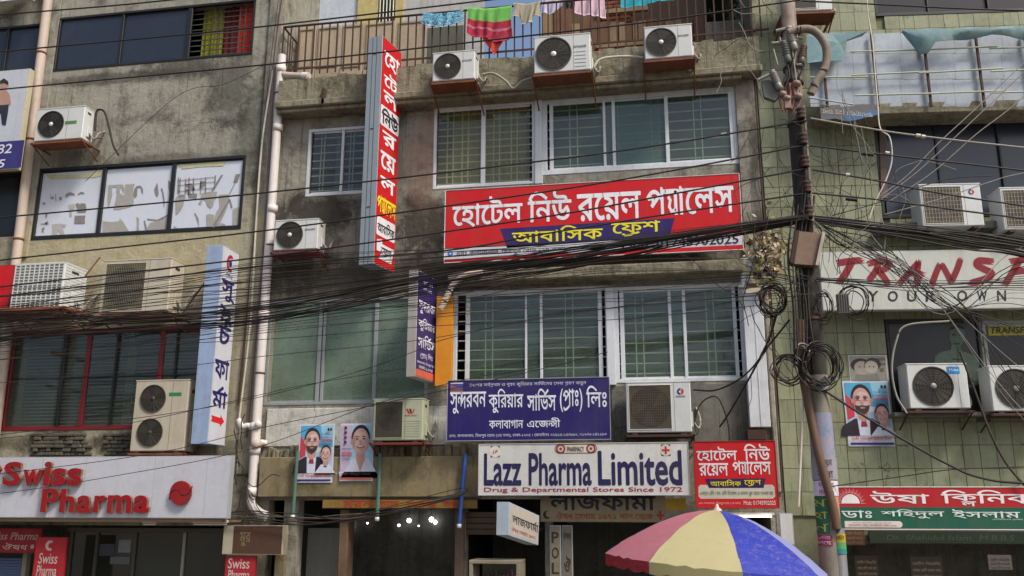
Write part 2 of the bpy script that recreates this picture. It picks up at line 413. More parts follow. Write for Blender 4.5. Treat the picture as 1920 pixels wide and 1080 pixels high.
M_beige = mat('beige_beam', '#7f7356', .85, sharp=True, dirt=.55, dirtcol='#4d4330', scale=1.6, streak=.3, bump=.006, seed=4)
M_grey = mat('cement_grey', '#6c6a62', .9, sharp=True, dirt=.4, dirtcol='#37342d', scale=2.2, streak=.3, bump=.012, seed=6)
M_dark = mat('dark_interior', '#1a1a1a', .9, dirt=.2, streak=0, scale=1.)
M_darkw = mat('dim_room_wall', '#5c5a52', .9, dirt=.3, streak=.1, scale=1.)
M_alu = paint('white_aluminium', '#c9ccd0', .35, metal=.0, dirt=.25, streak=.25, dirtcol='#77736a')
M_alug = paint('grey_aluminium', '#8b9190', .4, dirt=.25, streak=.2)
M_black = paint('black_frame', '#1a1a1c', .45)
M_red = paint('red_frame', '#741820', .45, dirt=.25)
M_bar = paint('grille_paint', '#e2e4d2', .5, dirt=.15)
M_rust = mat('rusty_steel', '#75452f', .8, dirt=.5, dirtcol='#2e1a12', scale=6, streak=.3, bump=.004)
M_rustd = mat('dark_steel', '#3a2a24', .8, dirt=.4, dirtcol='#6a3a22', scale=7, streak=.2)
M_pvc = mat('pvc_pipe', '#cfc7c3', .45, dirt=.35, dirtcol='#8d7f74', scale=1.5, streak=.35, grain=.05)
M_pvc2 = mat('pvc_pipe_cream', '#b9a99a', .5, dirt=.4, dirtcol='#75665a', scale=1.5, streak=.4, grain=.05)
M_cable = mat('cable_black', '#1c1917', .6, dirt=.2, streak=0, grain=.1)
M_cableb = mat('cable_brown', '#352a22', .6, dirt=.2, streak=0)
M_cableg = mat('cable_grey', '#8c877d', .6, dirt=.2, streak=0)
M_cablew = mat('cable_white', '#c7bfae', .6, dirt=.3, streak=0)
G_green = glass('green_glass', '#e6efe9', '#6c8076', .2, .05)
G_teal = glass('teal_glass', '#cfe0dd', '#5a8580', .38, .05)
G_olive = glass('olive_glass', '#eeeedd', '#8a886c', .2, .04)
G_pale = glass('pale_green_glass', '#cfe2d0', '#86a18a', .58, .05)
G_dark = glass('dark_glass', '#e6eae8', '#4a5250', .16, .05)
M_navyg = mat('navy_tinted_glass', '#262c38', .25, dirt=.3, dirtcol='#3c4048', scale=.9, streak=.05, spec=.5, grain=.05)
M_navyg2 = mat('dark_tinted_glass', '#1c1d21', .3, dirt=.3, dirtcol='#2c2a30', scale=.9, streak=.05, spec=.4)
M_curt = mat('curtain_cream', '#9c9878', .9, dirt=.2, streak=.2, scale=2)
M_curtg = mat('curtain_green', '#5f8a6e', .9, dirt=.3, streak=.3, scale=1.2, dirtcol='#3f6a66')
M_tile = mat('green_wall_tile', '#7f8367', .5, dirt=.45, dirtcol='#5f5c46', scale=1.4, streak=.5, bump=.003, light=.35, lightcol='#a3a790', sharp=True, grain=.08, spec=.3, seed=8)
M_tile2 = mat('green_wall_tile_pale', '#878b6e', .5, dirt=.4, dirtcol='#625f48', scale=1.3, streak=.45, bump=.003, light=.3, lightcol='#a8ac96', sharp=True, grain=.08, spec=.3, seed=9)
M_grout = mat('tile_grout', '#6c6e54', .9, dirt=.4, streak=.3)
M_grl = mat('fan_guard', '#48433a', .5, dirt=.3, streak=0)
M_asph = mat('asphalt', '#3d3c3a', .9, dirt=.3, scale=1.2, bump=.01)
M_pave = mat('paving', '#7d786c', .9, dirt=.4, scale=2, bump=.008)
M_brick = mat('red_brick', '#7d4a34', .9, dirt=.45, dirtcol='#3a2a20', scale=6, bump=.006)
M_stone = mat('rough_stone', '#5b574a', .95, dirt=.6, dirtcol='#26241e', scale=7, bump=.02)
M_wood = mat('old_wood', '#6b4a34', .8, dirt=.5, dirtcol='#2e2018', scale=5, streak=.5, bump=.004)
M_wood2 = mat('old_wood_pale', '#8a7356', .8, dirt=.4, dirtcol='#3b2c20', scale=5, streak=.5, bump=.004)

# ------------------------------------------------------------------ ground
g = MB(); g.rect(0, 0, 0, 0, 0); g = MB(); g.poly([(-400, -400, 0), (400, -400, 0), (400, 400, 0), (-400, 400, 0)])
single('ground', None, None, C, g, M_pave, (0, 0, 0), kind='structure')
g = MB(); g.poly([(-120, -20, .004), (120, -20, .004), (120, -5.2, .004), (-120, -5.2, .004)])
single('road', None, None, C, g, M_asph, (0, -12, .004), kind='structure')
g = MB(); g.box(-120, 120, -5.0, .3, .01, .15); g.box(-120, 120, -5.2, -5.003, .01, .16, .02)
single('pavement', None, None, C, g, M_pave, (0, -2.5, .01), kind='structure')
g = MB()
for k in range(-12, 13): g.poly([(k*6, -11.06, .008), (k*6+2.5, -11.06, .008), (k*6+2.5, -10.94, .008), (k*6, -10.94, .008)])
single('road_marking', None, None, C, g, paint('road_paint', '#b8b5aa', .7, dirt=.4), (0, -11, .008), kind='structure')

# ------------------------------------------------------------------ walls with real openings
def wall_mb(u0, u1, z0, z1, holes, v=0., t=.24, mb=None):
    mb = mb or MB()
    us = sorted(set([u0, u1] + [min(max(h[i], u0), u1) for h in holes for i in (0, 1)])); zs = sorted(set([z0, z1] + [min(max(h[i], z0), z1) for h in holes for i in (2, 3)]))
    for i in range(len(us)-1):
        for j in range(len(zs)-1):
            a, b, c, d = us[i], us[i+1], zs[j], zs[j+1]
            if b-a < 1e-5 or d-c < 1e-5: continue
            um, zm = (a+b)/2, (c+d)/2
            if any(h[0] < um < h[1] and h[2] < zm < h[3] for h in holes): continue
            mb.rect(a, b, c, d, v)
    for h in holes:
        a, b, c, d = max(h[0], u0), min(h[1], u1), max(h[2], z0), min(h[3], z1)
        mb.poly([(a, v, c), (a, v, d), (a, v+t, d), (a, v+t, c)]); mb.poly([(b, v, c), (b, v+t, c), (b, v+t, d), (b, v, d)])
        mb.poly([(a, v, c), (a, v+t, c), (b, v+t, c), (b, v, c)]); mb.poly([(a, v, d), (b, v, d), (b, v+t, d), (a, v+t, d)])
    return mb
def room_mb(u0, u1, z0, z1, v0, v1, m=.02):
    a, b, c, d = u0-m, u1+m, z0-m, z1+m; r = MB()
    r.poly([(a, v1, c), (b, v1, c), (b, v1, d), (a, v1, d)])
    r.poly([(a, v0, c), (a, v1, c), (a, v1, d), (a, v0, d)]); r.poly([(b, v0, c), (b, v0, d), (b, v1, d), (b, v1, c)])
    r.poly([(a, v0, c), (b, v0, c), (b, v1, c), (a, v1, c)]); r.poly([(a, v0, d), (a, v1, d), (b, v1, d), (b, v0, d)])
    return r
def frame_mb(u0, u1, z0, z1, v, w=.05, d=.07, mb=None):
    mb = mb or MB()
    mb.box(u0, u1, v-d, v, z0, z0+w, .006); mb.box(u0, u1, v-d, v, z1-w, z1, .006)
    mb.box(u0, u0+w, v-d+.002, v-.002, z0+w, z1-w, .006); mb.box(u1-w, u1, v-d+.002, v-.002, z0+w, z1-w, .006); return mb
def curtain_mb(u0, u1, z0, z1, v, n=40, amp=.03, per=.13):
    mb = MB(); mb.sm = True; V = []
    for i in range(n+1):
        u = u0+(u1-u0)*i/n; w = v + amp*sin(u*2*pi/per) + amp*.5*sin(u*2*pi/per*.37+1)
        V += [(u, w, z0), (u, w, z1)]
    return mb.raw(V, [(2*i, 2*i+2, 2*i+3, 2*i+1) for i in range(n)])
def window(bld, F, rect, mull, name='window', fm=None, fw=.05, vset=.06, panes=(), bars=None, barm=None, label=None, curtain=None, room=True, depth=.07, roomm=None, lat=None):
    """building > window (outer frame) > pane, sash, grille, curtain.  mull: list of (x_px_left, x_px_right) uprights; panes: list of (x0, x1, glass, layer)"""
    u0, u1, z0, z1 = rect; fm = fm or M_alu; ym = lat
    wf = bld.part(name, frame_mb(u0, u1, z0, z1, vset, fw, depth), fm, label=label)
    sx = lambda x: F.p(x, lat, vset)[0]
    for (a, b) in mull:
        mb = MB(); mb.box(sx(a), sx(b), vset-depth+.012, vset-.012, z0+fw, z1-fw, .005); bld.part('sash', mb, fm, wf)
    for i, (a, b, gm, ly) in enumerate(panes):
        a_, b_ = sx(a), sx(b); mb = MB(); v = vset-.03+.014*ly
        mb.box(a_, b_, v, v+.005, z0+fw*.8, z1-fw*.8); bld.part('pane', mb, gm, wf)
        mb = MB(); w = .028
        mb.box(a_, b_, v-.008, v+.012, z0+fw, z0+fw+w, .003); mb.box(a_, b_, v-.008, v+.012, z1-fw-w, z1-fw, .003)
        bld.part('sash', mb, fm, wf)
    if bars:
        mb = MB(); step, pairs = bars; z = z0+fw+step*.6
        while z < z1-fw: mb.box(u0+fw, u1-fw, vset+.045, vset+.057, z-.0095, z+.0095); z += step
        for x in pairs: u = sx(x); mb.box(u-.009, u+.009, vset+.03, vset+.044, z0+fw, z1-fw)
        bld.part('grille', mb, barm or M_bar, wf)
    if curtain:
        for (a, b, cm) in curtain: bld.part('curtain', curtain_mb(sx(a), sx(b), z0, z1, vset+.16, max(8, int((b-a)/3))), cm, wf)
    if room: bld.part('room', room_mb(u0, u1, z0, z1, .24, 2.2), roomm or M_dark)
    return wf

# ================================================================== MIDDLE BUILDING
mid = Thing('apartment_building', 'grimy concrete block in the middle with hotel banner and railed rooftop terrace', 'building', C, uc(970, 900), 0, 0)
UL, UR_ = uc(498, 540), uj
ZROOF = zc(975, 168)
W0 = C.r(576, 239, 706, 365); W1 = C.r(813, 196, 1003, 350); W2 = C.r(1016, 173, 1386, 318)
W3 = C.r(500, 560, 803, 758); W4 = C.r(849, 541, 1144, 728); W5 = C.r(1153, 534, 1396, 716)
S1 = C.r(556, 938, 862, 1080); S1 = (S1[0], S1[1], .18, S1[3]); S2 = C.r(872, 936, 1022, 1080); S2 = (S2[0], S2[1], .18, S2[3])
S3 = C.r(1034, 978, 1300, 1080); S3 = (S3[0], S3[1], .18, S3[3]); S4 = C.r(1310, 966, 1492, 1080); S4 = (S4[0], UR_-.12, .18, S4[3]); S0 = C.r(503, 938, 532, 1000); S0 = (S0[0], S0[1], .18, S0[3])
wall = wall_mb(UL, UR_, 0, ZROOF, [W0, W1, W2, W3, W4, W5, S0, S1, S2, S3, S4])
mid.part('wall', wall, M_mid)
mb = MB(); mb.box(UL+.01, UR_-.01, 2.3, 9, 0, ZROOF); mb.rect(UL, UR_, 0, 0, 0); mid.part('rear_block', mb, M_grey)
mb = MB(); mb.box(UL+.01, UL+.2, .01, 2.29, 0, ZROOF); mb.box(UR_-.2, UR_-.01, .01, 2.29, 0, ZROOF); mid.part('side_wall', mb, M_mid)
lat = 300
window(mid, C, W0, [(641, 646)], panes=[(588, 641, G_dark, 0), (646, 704, G_dark, 1)], bars=(.14, (600, 606, 655, 661)), lat=302, label='small two pane window left of the tall red sign', curtain=[(622, 640, M_curt)])
window(mid, C, W1, [(903, 911)], panes=[(822, 903, G_olive, 0), (911, 994, G_olive, 1)], bars=(.125, (838, 849, 866, 877, 925, 936, 958, 969)), curtain=[(845, 985, M_curt)], lat=272, label='olive tinted sliding window with dense grille')
window(mid, C, W2, [(1031, 1038), (1131, 1136), (1148, 1154), (1247, 1254), (1368, 1375)], panes=[(1038, 1148, G_green, 0), (1133, 1249, G_teal, 1), (1254, 1370, G_green, 0)], fw=.09,
       bars=(.165, (1068, 1082, 1159, 1222, 1236, 1302, 1316)), lat=245, label='wide three pane green glass window over the red banner')
window(mid, C, W3, [(597, 604), (606, 611), (702, 709)], panes=[(506, 597, G_pale, 0), (610, 703, G_pale, 1), (709, 799, G_pale, 0)], fm=M_alug, curtain=[(520, 560, M_curtg), (612, 700, M_curtg), (725, 760, M_curtg)], lat=660, label='large pale green window beside the drain pipe', roomm=M_darkw)
window(mid, C, W4, [(874, 882), (985, 989), (1013, 1018), (1122, 1130)], panes=[(882, 1013, G_green, 0), (987, 1122, G_green, 1)], bars=(.16, (910, 923, 1060, 1074)), lat=620, fw=.07, label='green glass window behind the navy board')
window(mid, C, W5, [(1163, 1171), (1254, 1260), (1281, 1287), (1375, 1382)], panes=[(1171, 1281, G_green, 0), (1257, 1376, G_green, 1)], bars=(.16, (1192, 1206, 1326, 1340)), lat=620, fw=.06, label='green glass window beside the white duct')
# white upright cover between the two lower windows, mullion cover between the upper ones
mb = MB(); r = C.r(1137, 536, 1153, 722, -.04); mb.box(r[0], r[1], -.06, .03, r[2], r[3], .005); r = C.r(1003, 186, 1017, 345, -.03); mb.box(r[0], r[1], -.05, .03, r[2], r[3], .005)
mid.part('cover_strip', mb, M_alu)
mb = MB(); r = C.r(1396, 486, 1434, 802, -.12); mb.box(r[0], r[1], -.22, -.002, r[2], r[3], .008); um = (r[0]*.45+r[1]*.55); mb.box(um-.005, um+.005, -.227, -.222, r[2]+.02, r[3]-.02)
mid.part('cladding_duct', mb, M_alu, label='white metal duct casing on the corner column')
mb = MB(); r2 = C.r(1400, 806, 1436, 826, -.12); mb.box(r2[0], r2[1], -.2, 0, r2[2], r2[3], .01); mid.part('duct_foot', mb, M_rustd)
# beam bands and sun shades
mb = MB(); a, b = uc(840, 520, -.3), uc(1396, 500, -.3); z1, z0 = zc(1110, 497, -.35), zc(1110, 519, -.35); mb.box(a, b, -.35, 0, z0, z1, .02); mid.part('sunshade', mb, M_fascia)
mb = MB(); r = C.r(500, 764, 846, 836); mb.box(r[0], r[1], -.03, 0, r[2], r[3], .01); mid.part('plaster_band', mb, M_white)
mb = MB(); r = C.r(486, 856, 900, 932, -.2); mb.box(r[0], r[1], -.22, 0, r[2], r[3], .012); mid.part('beam', mb, M_beige, label='smooth beige beam above the shop openings')
mb = MB(); n = 40; z = C.r(500, 838, 880, 856, -.1); u = z[0]
while u < z[1]:
    w = ru(.05, .16); mb.box(u, u+w*.97, -ru(.05, .15), 0, z[2]-.01, z[3]+ru(-.04, .05), .015); u += w
mid.part('broken_ledge', mb, M_fascia)
mb = MB(); r = C.r(1148, 722, 1400, 838); mb.box(r[0], r[1], -.02, 0, r[2], r[3]); mid.part('cement_panel', mb, M_grey)
# corner column, cracked joint with the green building
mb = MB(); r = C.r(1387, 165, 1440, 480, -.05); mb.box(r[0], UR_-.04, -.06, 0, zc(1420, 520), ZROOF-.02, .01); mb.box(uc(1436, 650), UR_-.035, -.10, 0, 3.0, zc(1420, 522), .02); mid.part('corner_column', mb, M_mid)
mb = MB(); mb.tube([(UR_-.02+ru(-.012, .012), -.03, 3+k*.25) for k in range(28)], .022, 5); mid.part('joint_crack', mb, M_rustd)  # dark jagged tube added in place of the dark crack at the joint
# roof slab: fascia with lip
def fasc(x0, y0, x1, y1, v): return uc(x0, y0, v), uc(x1, y1, v)
fa, fb = UL+.12, uc(1424, 100, -.28); zt, zb = zc(975, 106, -.28), zc(975, 158, -.28)
mb = MB(); nseg = 46
for i in range(nseg):
    a, b = fa+(fb-fa)*i/nseg, fa+(fb-fa)*(i+1)/nseg; mb.box(a, b+.0005, -.28-ru(0, .006), 0, zb, zt+ru(-.03, .02) if i > 8 else zt-.06+ru(-.03, .02))
mid.part('roof_fascia', mb, M_fascia)
mb = MB(); mb.box(fa-.02, fb+.02, -.36, -.002, zb-.13, zb-.002, .02); mb.box(fa, fb-.3, -.30, -.002, zb-.2, zb-.132, .01); mid.part('fascia_lip', mb, M_fascia)
mb = MB(); mb.box(fb+.002, UR_-.02, -.1, 0, zb-.05, zt+.55, .02); mid.part('roof_corner', mb, M_fascia)
ZB = zt-.05
mb = MB(); mb.box(UL, UR_-.03, .003, 9, ZROOF, ZB-.02); mid.part('roof_slab', mb, M_grey)
# broken brick edge on the slab
bm_ = MB(); u = uc(1000, 120, -.15); k = 0
while u < fb-.2:
    w = ru(.07, .13); m2 = MB(); h = ru(.03, .08); a = ru(-.22, -.12); m2.box(u, u+w, a, a+.11, zt-.03, zt+h, .008); mid.part('brick', m2, M_brick); u += w+ru(.02, .14)
# small concrete stub on the fascia
mb = MB(); r = C.r(603, 166, 610, 196, -.33); mb.box(r[0], r[1], -.36, -.28, r[2], r[3], .01); mid.part('drip_stub', mb, M_rustd)

# ------------------------------------------------------------------ left building
lb = Thing('apartment_building', 'stained olive grey building on the left with a red framed window', 'building', C, uc(250, 900), 0, 0)
LL, LR = uc(-300, 540), UL-.004
LW1 = C.r(107, 16, 476, 118); LW2 = C.r(68, 304, 456, 440); LW3 = C.r(14, 616, 378, 806)
LW0 = C.r(-260, 60, 84, 150); LW5 = C.r(-260, 330, 42, 450)
LWS = C.r(-290, 1000, 424, 1080); LWS = (LWS[0], LWS[1], .18, zc(200, 985))
LW6 = C.r(-260, 630, -20, 800)
ZL = zc(250, -420)
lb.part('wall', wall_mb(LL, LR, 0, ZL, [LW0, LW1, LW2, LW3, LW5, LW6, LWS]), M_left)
mb = MB(); mb.box(LL+.01, LR-.01, 2.3, 9, 0, ZL); lb.part('rear_block', mb, M_grey)
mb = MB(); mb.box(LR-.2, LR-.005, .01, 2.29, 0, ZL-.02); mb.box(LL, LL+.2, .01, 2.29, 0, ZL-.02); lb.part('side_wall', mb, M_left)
mb = MB(); mb.box(LL+.21, LR-.21, .01, 2.29, ZL-.2, ZL-.01); lb.part('roof_slab', mb, M_grey)
window(lb, C, LW1, [(229, 233), (352, 360)], panes=[(116, 229, M_navyg, 0), (233, 352, M_navyg, 1)], fm=M_black, lat=68, barm=M_grl, bars=(.11, (400, 410, 446, 456)), label='dark blue tinted top window with curtains at its right end',
       curtain=[(370, 408, mat('curtain_olive', '#8a8a22', .9, dirt=.5, dirtcol='#333310', scale=9)), (408, 436, mat('curtain_maroon', '#5a1420', .9, dirt=.3, scale=5)), (436, 476, mat('curtain_scarlet', '#d0281c', .8, dirt=.45, dirtcol='#e8794a', scale=14))])
window(lb, C, LW0, [(10, 15)], panes=[(-250, 12, M_navyg, 0), (13, 80, M_navyg, 1)], fm=M_black, lat=105, label='dark tinted window at the far left top')
window(lb, C, LW5, [], panes=[(-250, 40, M_navyg2, 0)], fm=M_black, lat=390, label='black window beside the cream pipe')
window(lb, C, LW6, [], panes=[(-250, -22, M_navyg2, 0)], fm=M_black, lat=700)
# printed white film window
M_film = mat('white_window_film', '#c3c7d2', .35, dirt=.12, dirtcol='#a3a4ae', scale=1.5, streak=.06, grain=.03)
wf = window(lb, C, LW2, [(190, 197), (320, 328)], panes=[(78, 192, M_film, 0), (196, 322, M_film, 1), (327, 453, M_film, 0)], fm=M_black, fw=.06, lat=372, room=False, label='three pane window covered with faded grey people pictures')
INKA = ink('#9d9993'); INKB = ink('#807c77'); INKC = ink('#a9a6a0')
pv = .06-.03-.004
ZX = lambda pts: [(60+x*.2135, 290+y*.2135) for x, y in pts]
def prints(col, v, polys):
    for q in polys: mb = MB(); mb.poly(pp(C, ZX(q), v)); lb.part('print', mb, col, wf)
prints(INKA, pv+.012, [
 [(672,268),(760,262),(800,262),(812,300),(806,350),(790,300),(775,290),(770,330),(740,330),(744,290),(712,284),(700,310),(706,350),(690,420),(668,480),(664,380)],
 [(745,335),(770,335),(800,360),(815,350),(820,262),(905,256),(888,300),(890,360),(895,420),(880,452),(820,470),(760,482),(715,484),(735,400)],
 [(622,585),(700,592),(760,585),(772,560),(800,590),(830,640),(862,690),(620,712)],
 [(1035,600),(1140,570),(1215,545),(1210,650),(1180,665),(1010,688),(1012,640)],
 [(918,545),(940,560),(938,640),(946,685),(916,690),(922,610)]])
prints(INKB, pv+.0105, [
 [(898,300),(920,275),(955,272),(975,300),(974,345),(962,330),(955,290),(925,290),(922,360),(905,380),(892,355)],
 [(1075,300),(1100,245),(1108,300),(1112,345),(1100,372),(1082,345)], [(1196,225),(1215,240),(1240,235),(1236,330),(1210,340),(1198,290)],
 [(1130,300),(1142,290),(1155,330),(1165,400),(1160,470),(1152,400),(1142,330)],
 [(980,580),(992,578),(1008,640),(1014,676),(1000,676)], [(1010,560),(1100,572),(1200,522),(1210,530),(1105,582),(1012,572)]])
prints(INKB, pv-.004, [
 [(292,350),(320,332),(345,330),(375,345),(374,358),(345,352),(318,360),(306,380),(296,368)], [(402,345),(430,325),(452,330),(462,345),(430,340),(410,352)],
 [(380,432),(410,425),(420,440),(432,425),(470,430),(480,490),(470,505),(400,508),(398,470)], [(376,536),(470,534),(462,570),(466,604),(372,606)],
 [(92,425),(110,415),(118,430),(98,440)], [(160,350),(164,350),(170,380),(164,388)], [(168,372),(190,368),(190,388),(172,392)], [(205,345),(209,345),(213,410),(207,412)], [(235,372),(262,370),(258,398),(244,400)],
 [(84,650),(104,635),(112,650),(96,665),(108,685),(90,680)], [(110,600),(135,580),(140,600),(120,620)], [(118,520),(138,505),(132,545),(120,560)]])
prints(INKC, pv-.004, [[(176,612),(240,606),(300,612),(292,640),(268,620),(285,700),(260,720),(235,660),(214,700),(204,728),(180,730)], [(318,440),(370,430),(376,470),(345,480),(350,540),(332,540),(328,480)], [(75,600),(150,600),(150,610),(78,612)]])
prints(INKA, pv-.004, [
 [(1262,380),(1290,352),(1340,350),(1352,375),(1335,400),(1330,440),(1310,480),(1285,512),(1262,528)],
 [(1488,338),(1560,325),(1625,325),(1618,385),(1600,400),(1590,450),(1570,470),(1545,455),(1522,400),(1500,390),(1485,440),(1462,430),(1480,395)],
 [(1640,352),(1728,348),(1735,395),(1712,470),(1690,520),(1640,620),(1590,600),(1620,500),(1650,460)],
 [(1532,528),(1560,520),(1600,530),(1590,600),(1630,640),(1660,600),(1700,612),(1690,644),(1536,660)], [(1765,478),(1800,462),(1845,462),(1836,640),(1762,640)], [(1245,625),(1270,640),(1310,668),(1248,670)]])
prints(INKB, pv-.0052, [[(1660,178),(1678,178),(1600,310),(1572,316),(1590,290)], [(1790,172),(1830,168),(1805,240),(1768,242)], [(1786,235),(1793,236),(1738,345),(1728,350)], [(1728,395),(1740,400),(1600,640),(1580,636)], [(1605,182),(1618,180),(1610,265),(1600,262)],
 [(1282,365),(1310,348),(1348,355),(1330,370),(1290,380)], [(1424,512),(1436,515),(1462,560),(1468,640),(1458,600),(1440,540)], [(1730,390),(1742,392),(1762,465),(1750,468)]]
 + [[(x,198+k%3*12),(x+9,200),(x+7-k%2*6,345+k%2*8),(x-4,345)] for k,x in enumerate((1282,1298,1345,1376,1415,1480,1522))]
 + [[(1275,y),(1605,y-34),(1605,y-29),(1275,y+5)] for y in (228,270,322)] + [[(1340,262),(1400,250),(1432,300),(1420,320),(1380,290)], [(1478,235),(1515,228),(1520,262),(1490,300),(1470,292)], [(1370,345),(1450,340),(1448,378),(1376,376)], [(1352,300),(1380,300),(1400,350),(1370,352)]])
mb = MB()
for q in [[(120,175),(400,175),(640,140),(656,170),(560,200),(400,205),(160,215)], [(1285,85),(1560,50),(1700,60),(1680,100),(1500,105),(1320,125)]]: mb.poly(pp(C, ZX(q), pv-.003))
lb.part('print', mb, mat('film_yellowed', '#b9b58f', .4, dirt=.2), wf)
# red framed window
mb = MB()
wf = window(lb, C, LW3, [(159, 167), (297, 305)], fm=M_red, fw=.055, lat=710, panes=[(22, 118, G_dark, 0), (122, 160, G_dark, 1), (166, 213, G_dark, 0), (216, 298, G_dark, 1), (304, 372, G_dark, 0)], bars=(.06, ()), barm=mat('shutter_slat', '#7d8482', .6, dirt=.3),
            label='wide red framed window with dark blinds', curtain=[(20, 34, M_curt), (228, 242, M_curt)], roomm=M_darkw)
for x in (116, 213, 326): mb = MB(); u = C.p(x, 710, .0)[0]; mb.box(u-.018, u+.018, -.005, .03, LW3[2]+.06, LW3[3]-.06, .004); lb.part('sash', mb, M_black, wf)
mb = MB(); mb.box(LW3[0]+.06, LW3[1]-.06, .002, .02, C.p(200, 706)[1]-.008, C.p(200, 706)[1]+.008); lb.part('sash', mb, M_black, wf)
# pilasters and ledges on the left building
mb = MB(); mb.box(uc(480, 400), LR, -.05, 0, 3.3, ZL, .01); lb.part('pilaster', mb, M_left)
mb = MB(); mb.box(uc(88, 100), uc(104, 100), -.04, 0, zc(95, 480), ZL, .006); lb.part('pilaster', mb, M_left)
# bands of rough stone under the red window
random.seed(3)
for (x0, x1) in ((62, 160), (200, 246)):
    for row in range(6):
        x = x0+ru(-6, 6)
        while x < x1:
            w = ru(8, 20); r = C.r(x, 812+row*7.3, x+w-1, 818.6+row*7.3); m2 = MB(); m2.box(r[0], r[1], -ru(.02, .07), .02, r[2], r[3], .012); lb.part('stone', m2, M_stone); x += w
# soffit below the white pharmacy board
mb = MB(); mb.box(LL, uc(430, 980, -.5), -.75, -.002, zc(200, 978, -.4), zc(200, 978, -.4)+.05); lb.part('soffit', mb, mat('soffit_board', '#8a6f58', .6, dirt=.3, streak=.2))

# ------------------------------------------------------------------ right building (green tiles), turned a few degrees
rb = Thing('apartment_building', 'green tiled building on the right with dark tinted windows and a gym signboard', 'building', R, 2.5, 0, 0)
RL, RRt = .0, R.p(2350, 540)[0]; ZR = R.p(1700, -420)[1]
rr = R.r
RW0 = rr(1630, -180, 2300, 20); RW1 = rr(1645, 212, 2300, 404); RW2 = rr(1667, 598, 1845, 776); RW3 = rr(1850, 598, 2300, 775); RS = rr(1585, 1030, 2300, 1080); RS = (RS[0], RS[1], .18, R.p(1750, 1020)[1])
holes = [RW0, RW1, RW2, RW3, RS]
rb.part('wall', wall_mb(RL, RRt, 0, ZR, holes, v=.03), M_grout)
mb = MB(); mb.box(RL+.05, RRt-.01, 2.3, 9, 0, ZR); mb.box(RL, RL+.2, .04, 2.29, 0, ZR-.01); mb.box(RRt-.2, RRt, .04, 2.29, 0, ZR-.01); rb.part('rear_block', mb, M_grey)
random.seed(11); tw, thh = .235, .335; ntile = 0; rest = MB(); cache = {}
cand = []
z = 2.68; row = 0
while z < ZR-.4:
    u = .02
    while u < RRt-.3:
        a, b, c, d = u, u+tw-.006, z, z+thh-.006; segs = [(a, b, c, d)]
        for h in holes:
            ns = []
            for (a, b, c, d) in segs:
                if a >= h[1] or b <= h[0] or c >= h[3] or d <= h[2]: ns.append((a, b, c, d)); continue
                if a < h[0]-.02: ns.append((a, h[0], c, d))
                elif b > h[1]+.02: ns.append((h[1], b, c, d))
                elif c < h[2]-.02: ns.append((a, b, c, h[2]))
                elif d > h[3]+.02: ns.append((a, b, h[3], d))
            segs = ns
        cand += segs; u += tw
    z += thh
def vis(t):
    w = R.w((t[0]+t[1])/2, 0, (t[2]+t[3])/2)-CAM; x = 960+FPX*w.dot(cr)/w.dot(cf); y = 540-FPX*w.dot(cu)/w.dot(cf); return -20 < x < 1940 and -20 < y < 1100
nt_ = 0
tmesh = {}
for t in cand:
    m_ = M_tile if rnd() < .7 else M_tile2; dv = ru(0, .003)
    if vis(t) and nt_ < 290:
        key = (round(t[1]-t[0], 3), round(t[3]-t[2], 3), m_.name)
        if key not in tmesh:
            q = MB(); q.box(0, t[1]-t[0], 0, .028, 0, t[3]-t[2], .003); o = rb.part('tile', q, m_); o.data.transform(Matrix.Translation(Vector(rb.o))); tmesh[key] = o
        else: o = tmesh[key].copy(); COL.objects.link(o)
        o.location = (t[0]-rb.o[0], -dv, t[2]); nt_ += 1
    else: rest.cur = 0 if m_ is M_tile else 1; rest.box(t[0], t[1], -dv, .028, t[2], t[3])
rb.part('tile', rest, [M_tile, M_tile2], kind='stuff')
window(rb, R, RW0, [(1735, 1739), (1848, 1852)], panes=[(1635, 1737, M_navyg2, 0), (1737, 1850, M_navyg2, 1), (1850, 2290, M_navyg2, 0)], fm=M_black, lat=10, label='dark window at the top right edge')
window(rb, R, RW1, [(1754, 1758), (1872, 1876)], panes=[(1652, 1756, M_navyg, 0), (1756, 1874, M_navyg, 1), (1874, 2290, M_navyg, 0)], fm=M_black, lat=300, label='dark blue tinted window behind the wires')
wg = window(rb, R, RW2, [], panes=[(1672, 1843, M_navyg2, 0)], fm=M_black, fw=.04, lat=690, label='black gym window with a printed muscular figure')
wy = window(rb, R, RW3, [], panes=[(1855, 2290, M_navyg2, 0)], fm=M_alug, fw=.05, lat=690, label='gym window with a yellow lettered strip')
r = rr(1846, 608, 2100, 628, .03); mb = MB(); mb.rect(r[0]+.05, r[1], r[2], r[3], .025); rb.part('window_sticker', mb, ink('#a39a2c'), wy)
r2 = rr(1857, 613, 1960, 625, .03); rb.part('lettering', letters('TRANSFORM', (r2[0], r2[1], r2[2], r2[3]), onwall(.024), .03, shear=.2), ink('#2a2618'), wy)
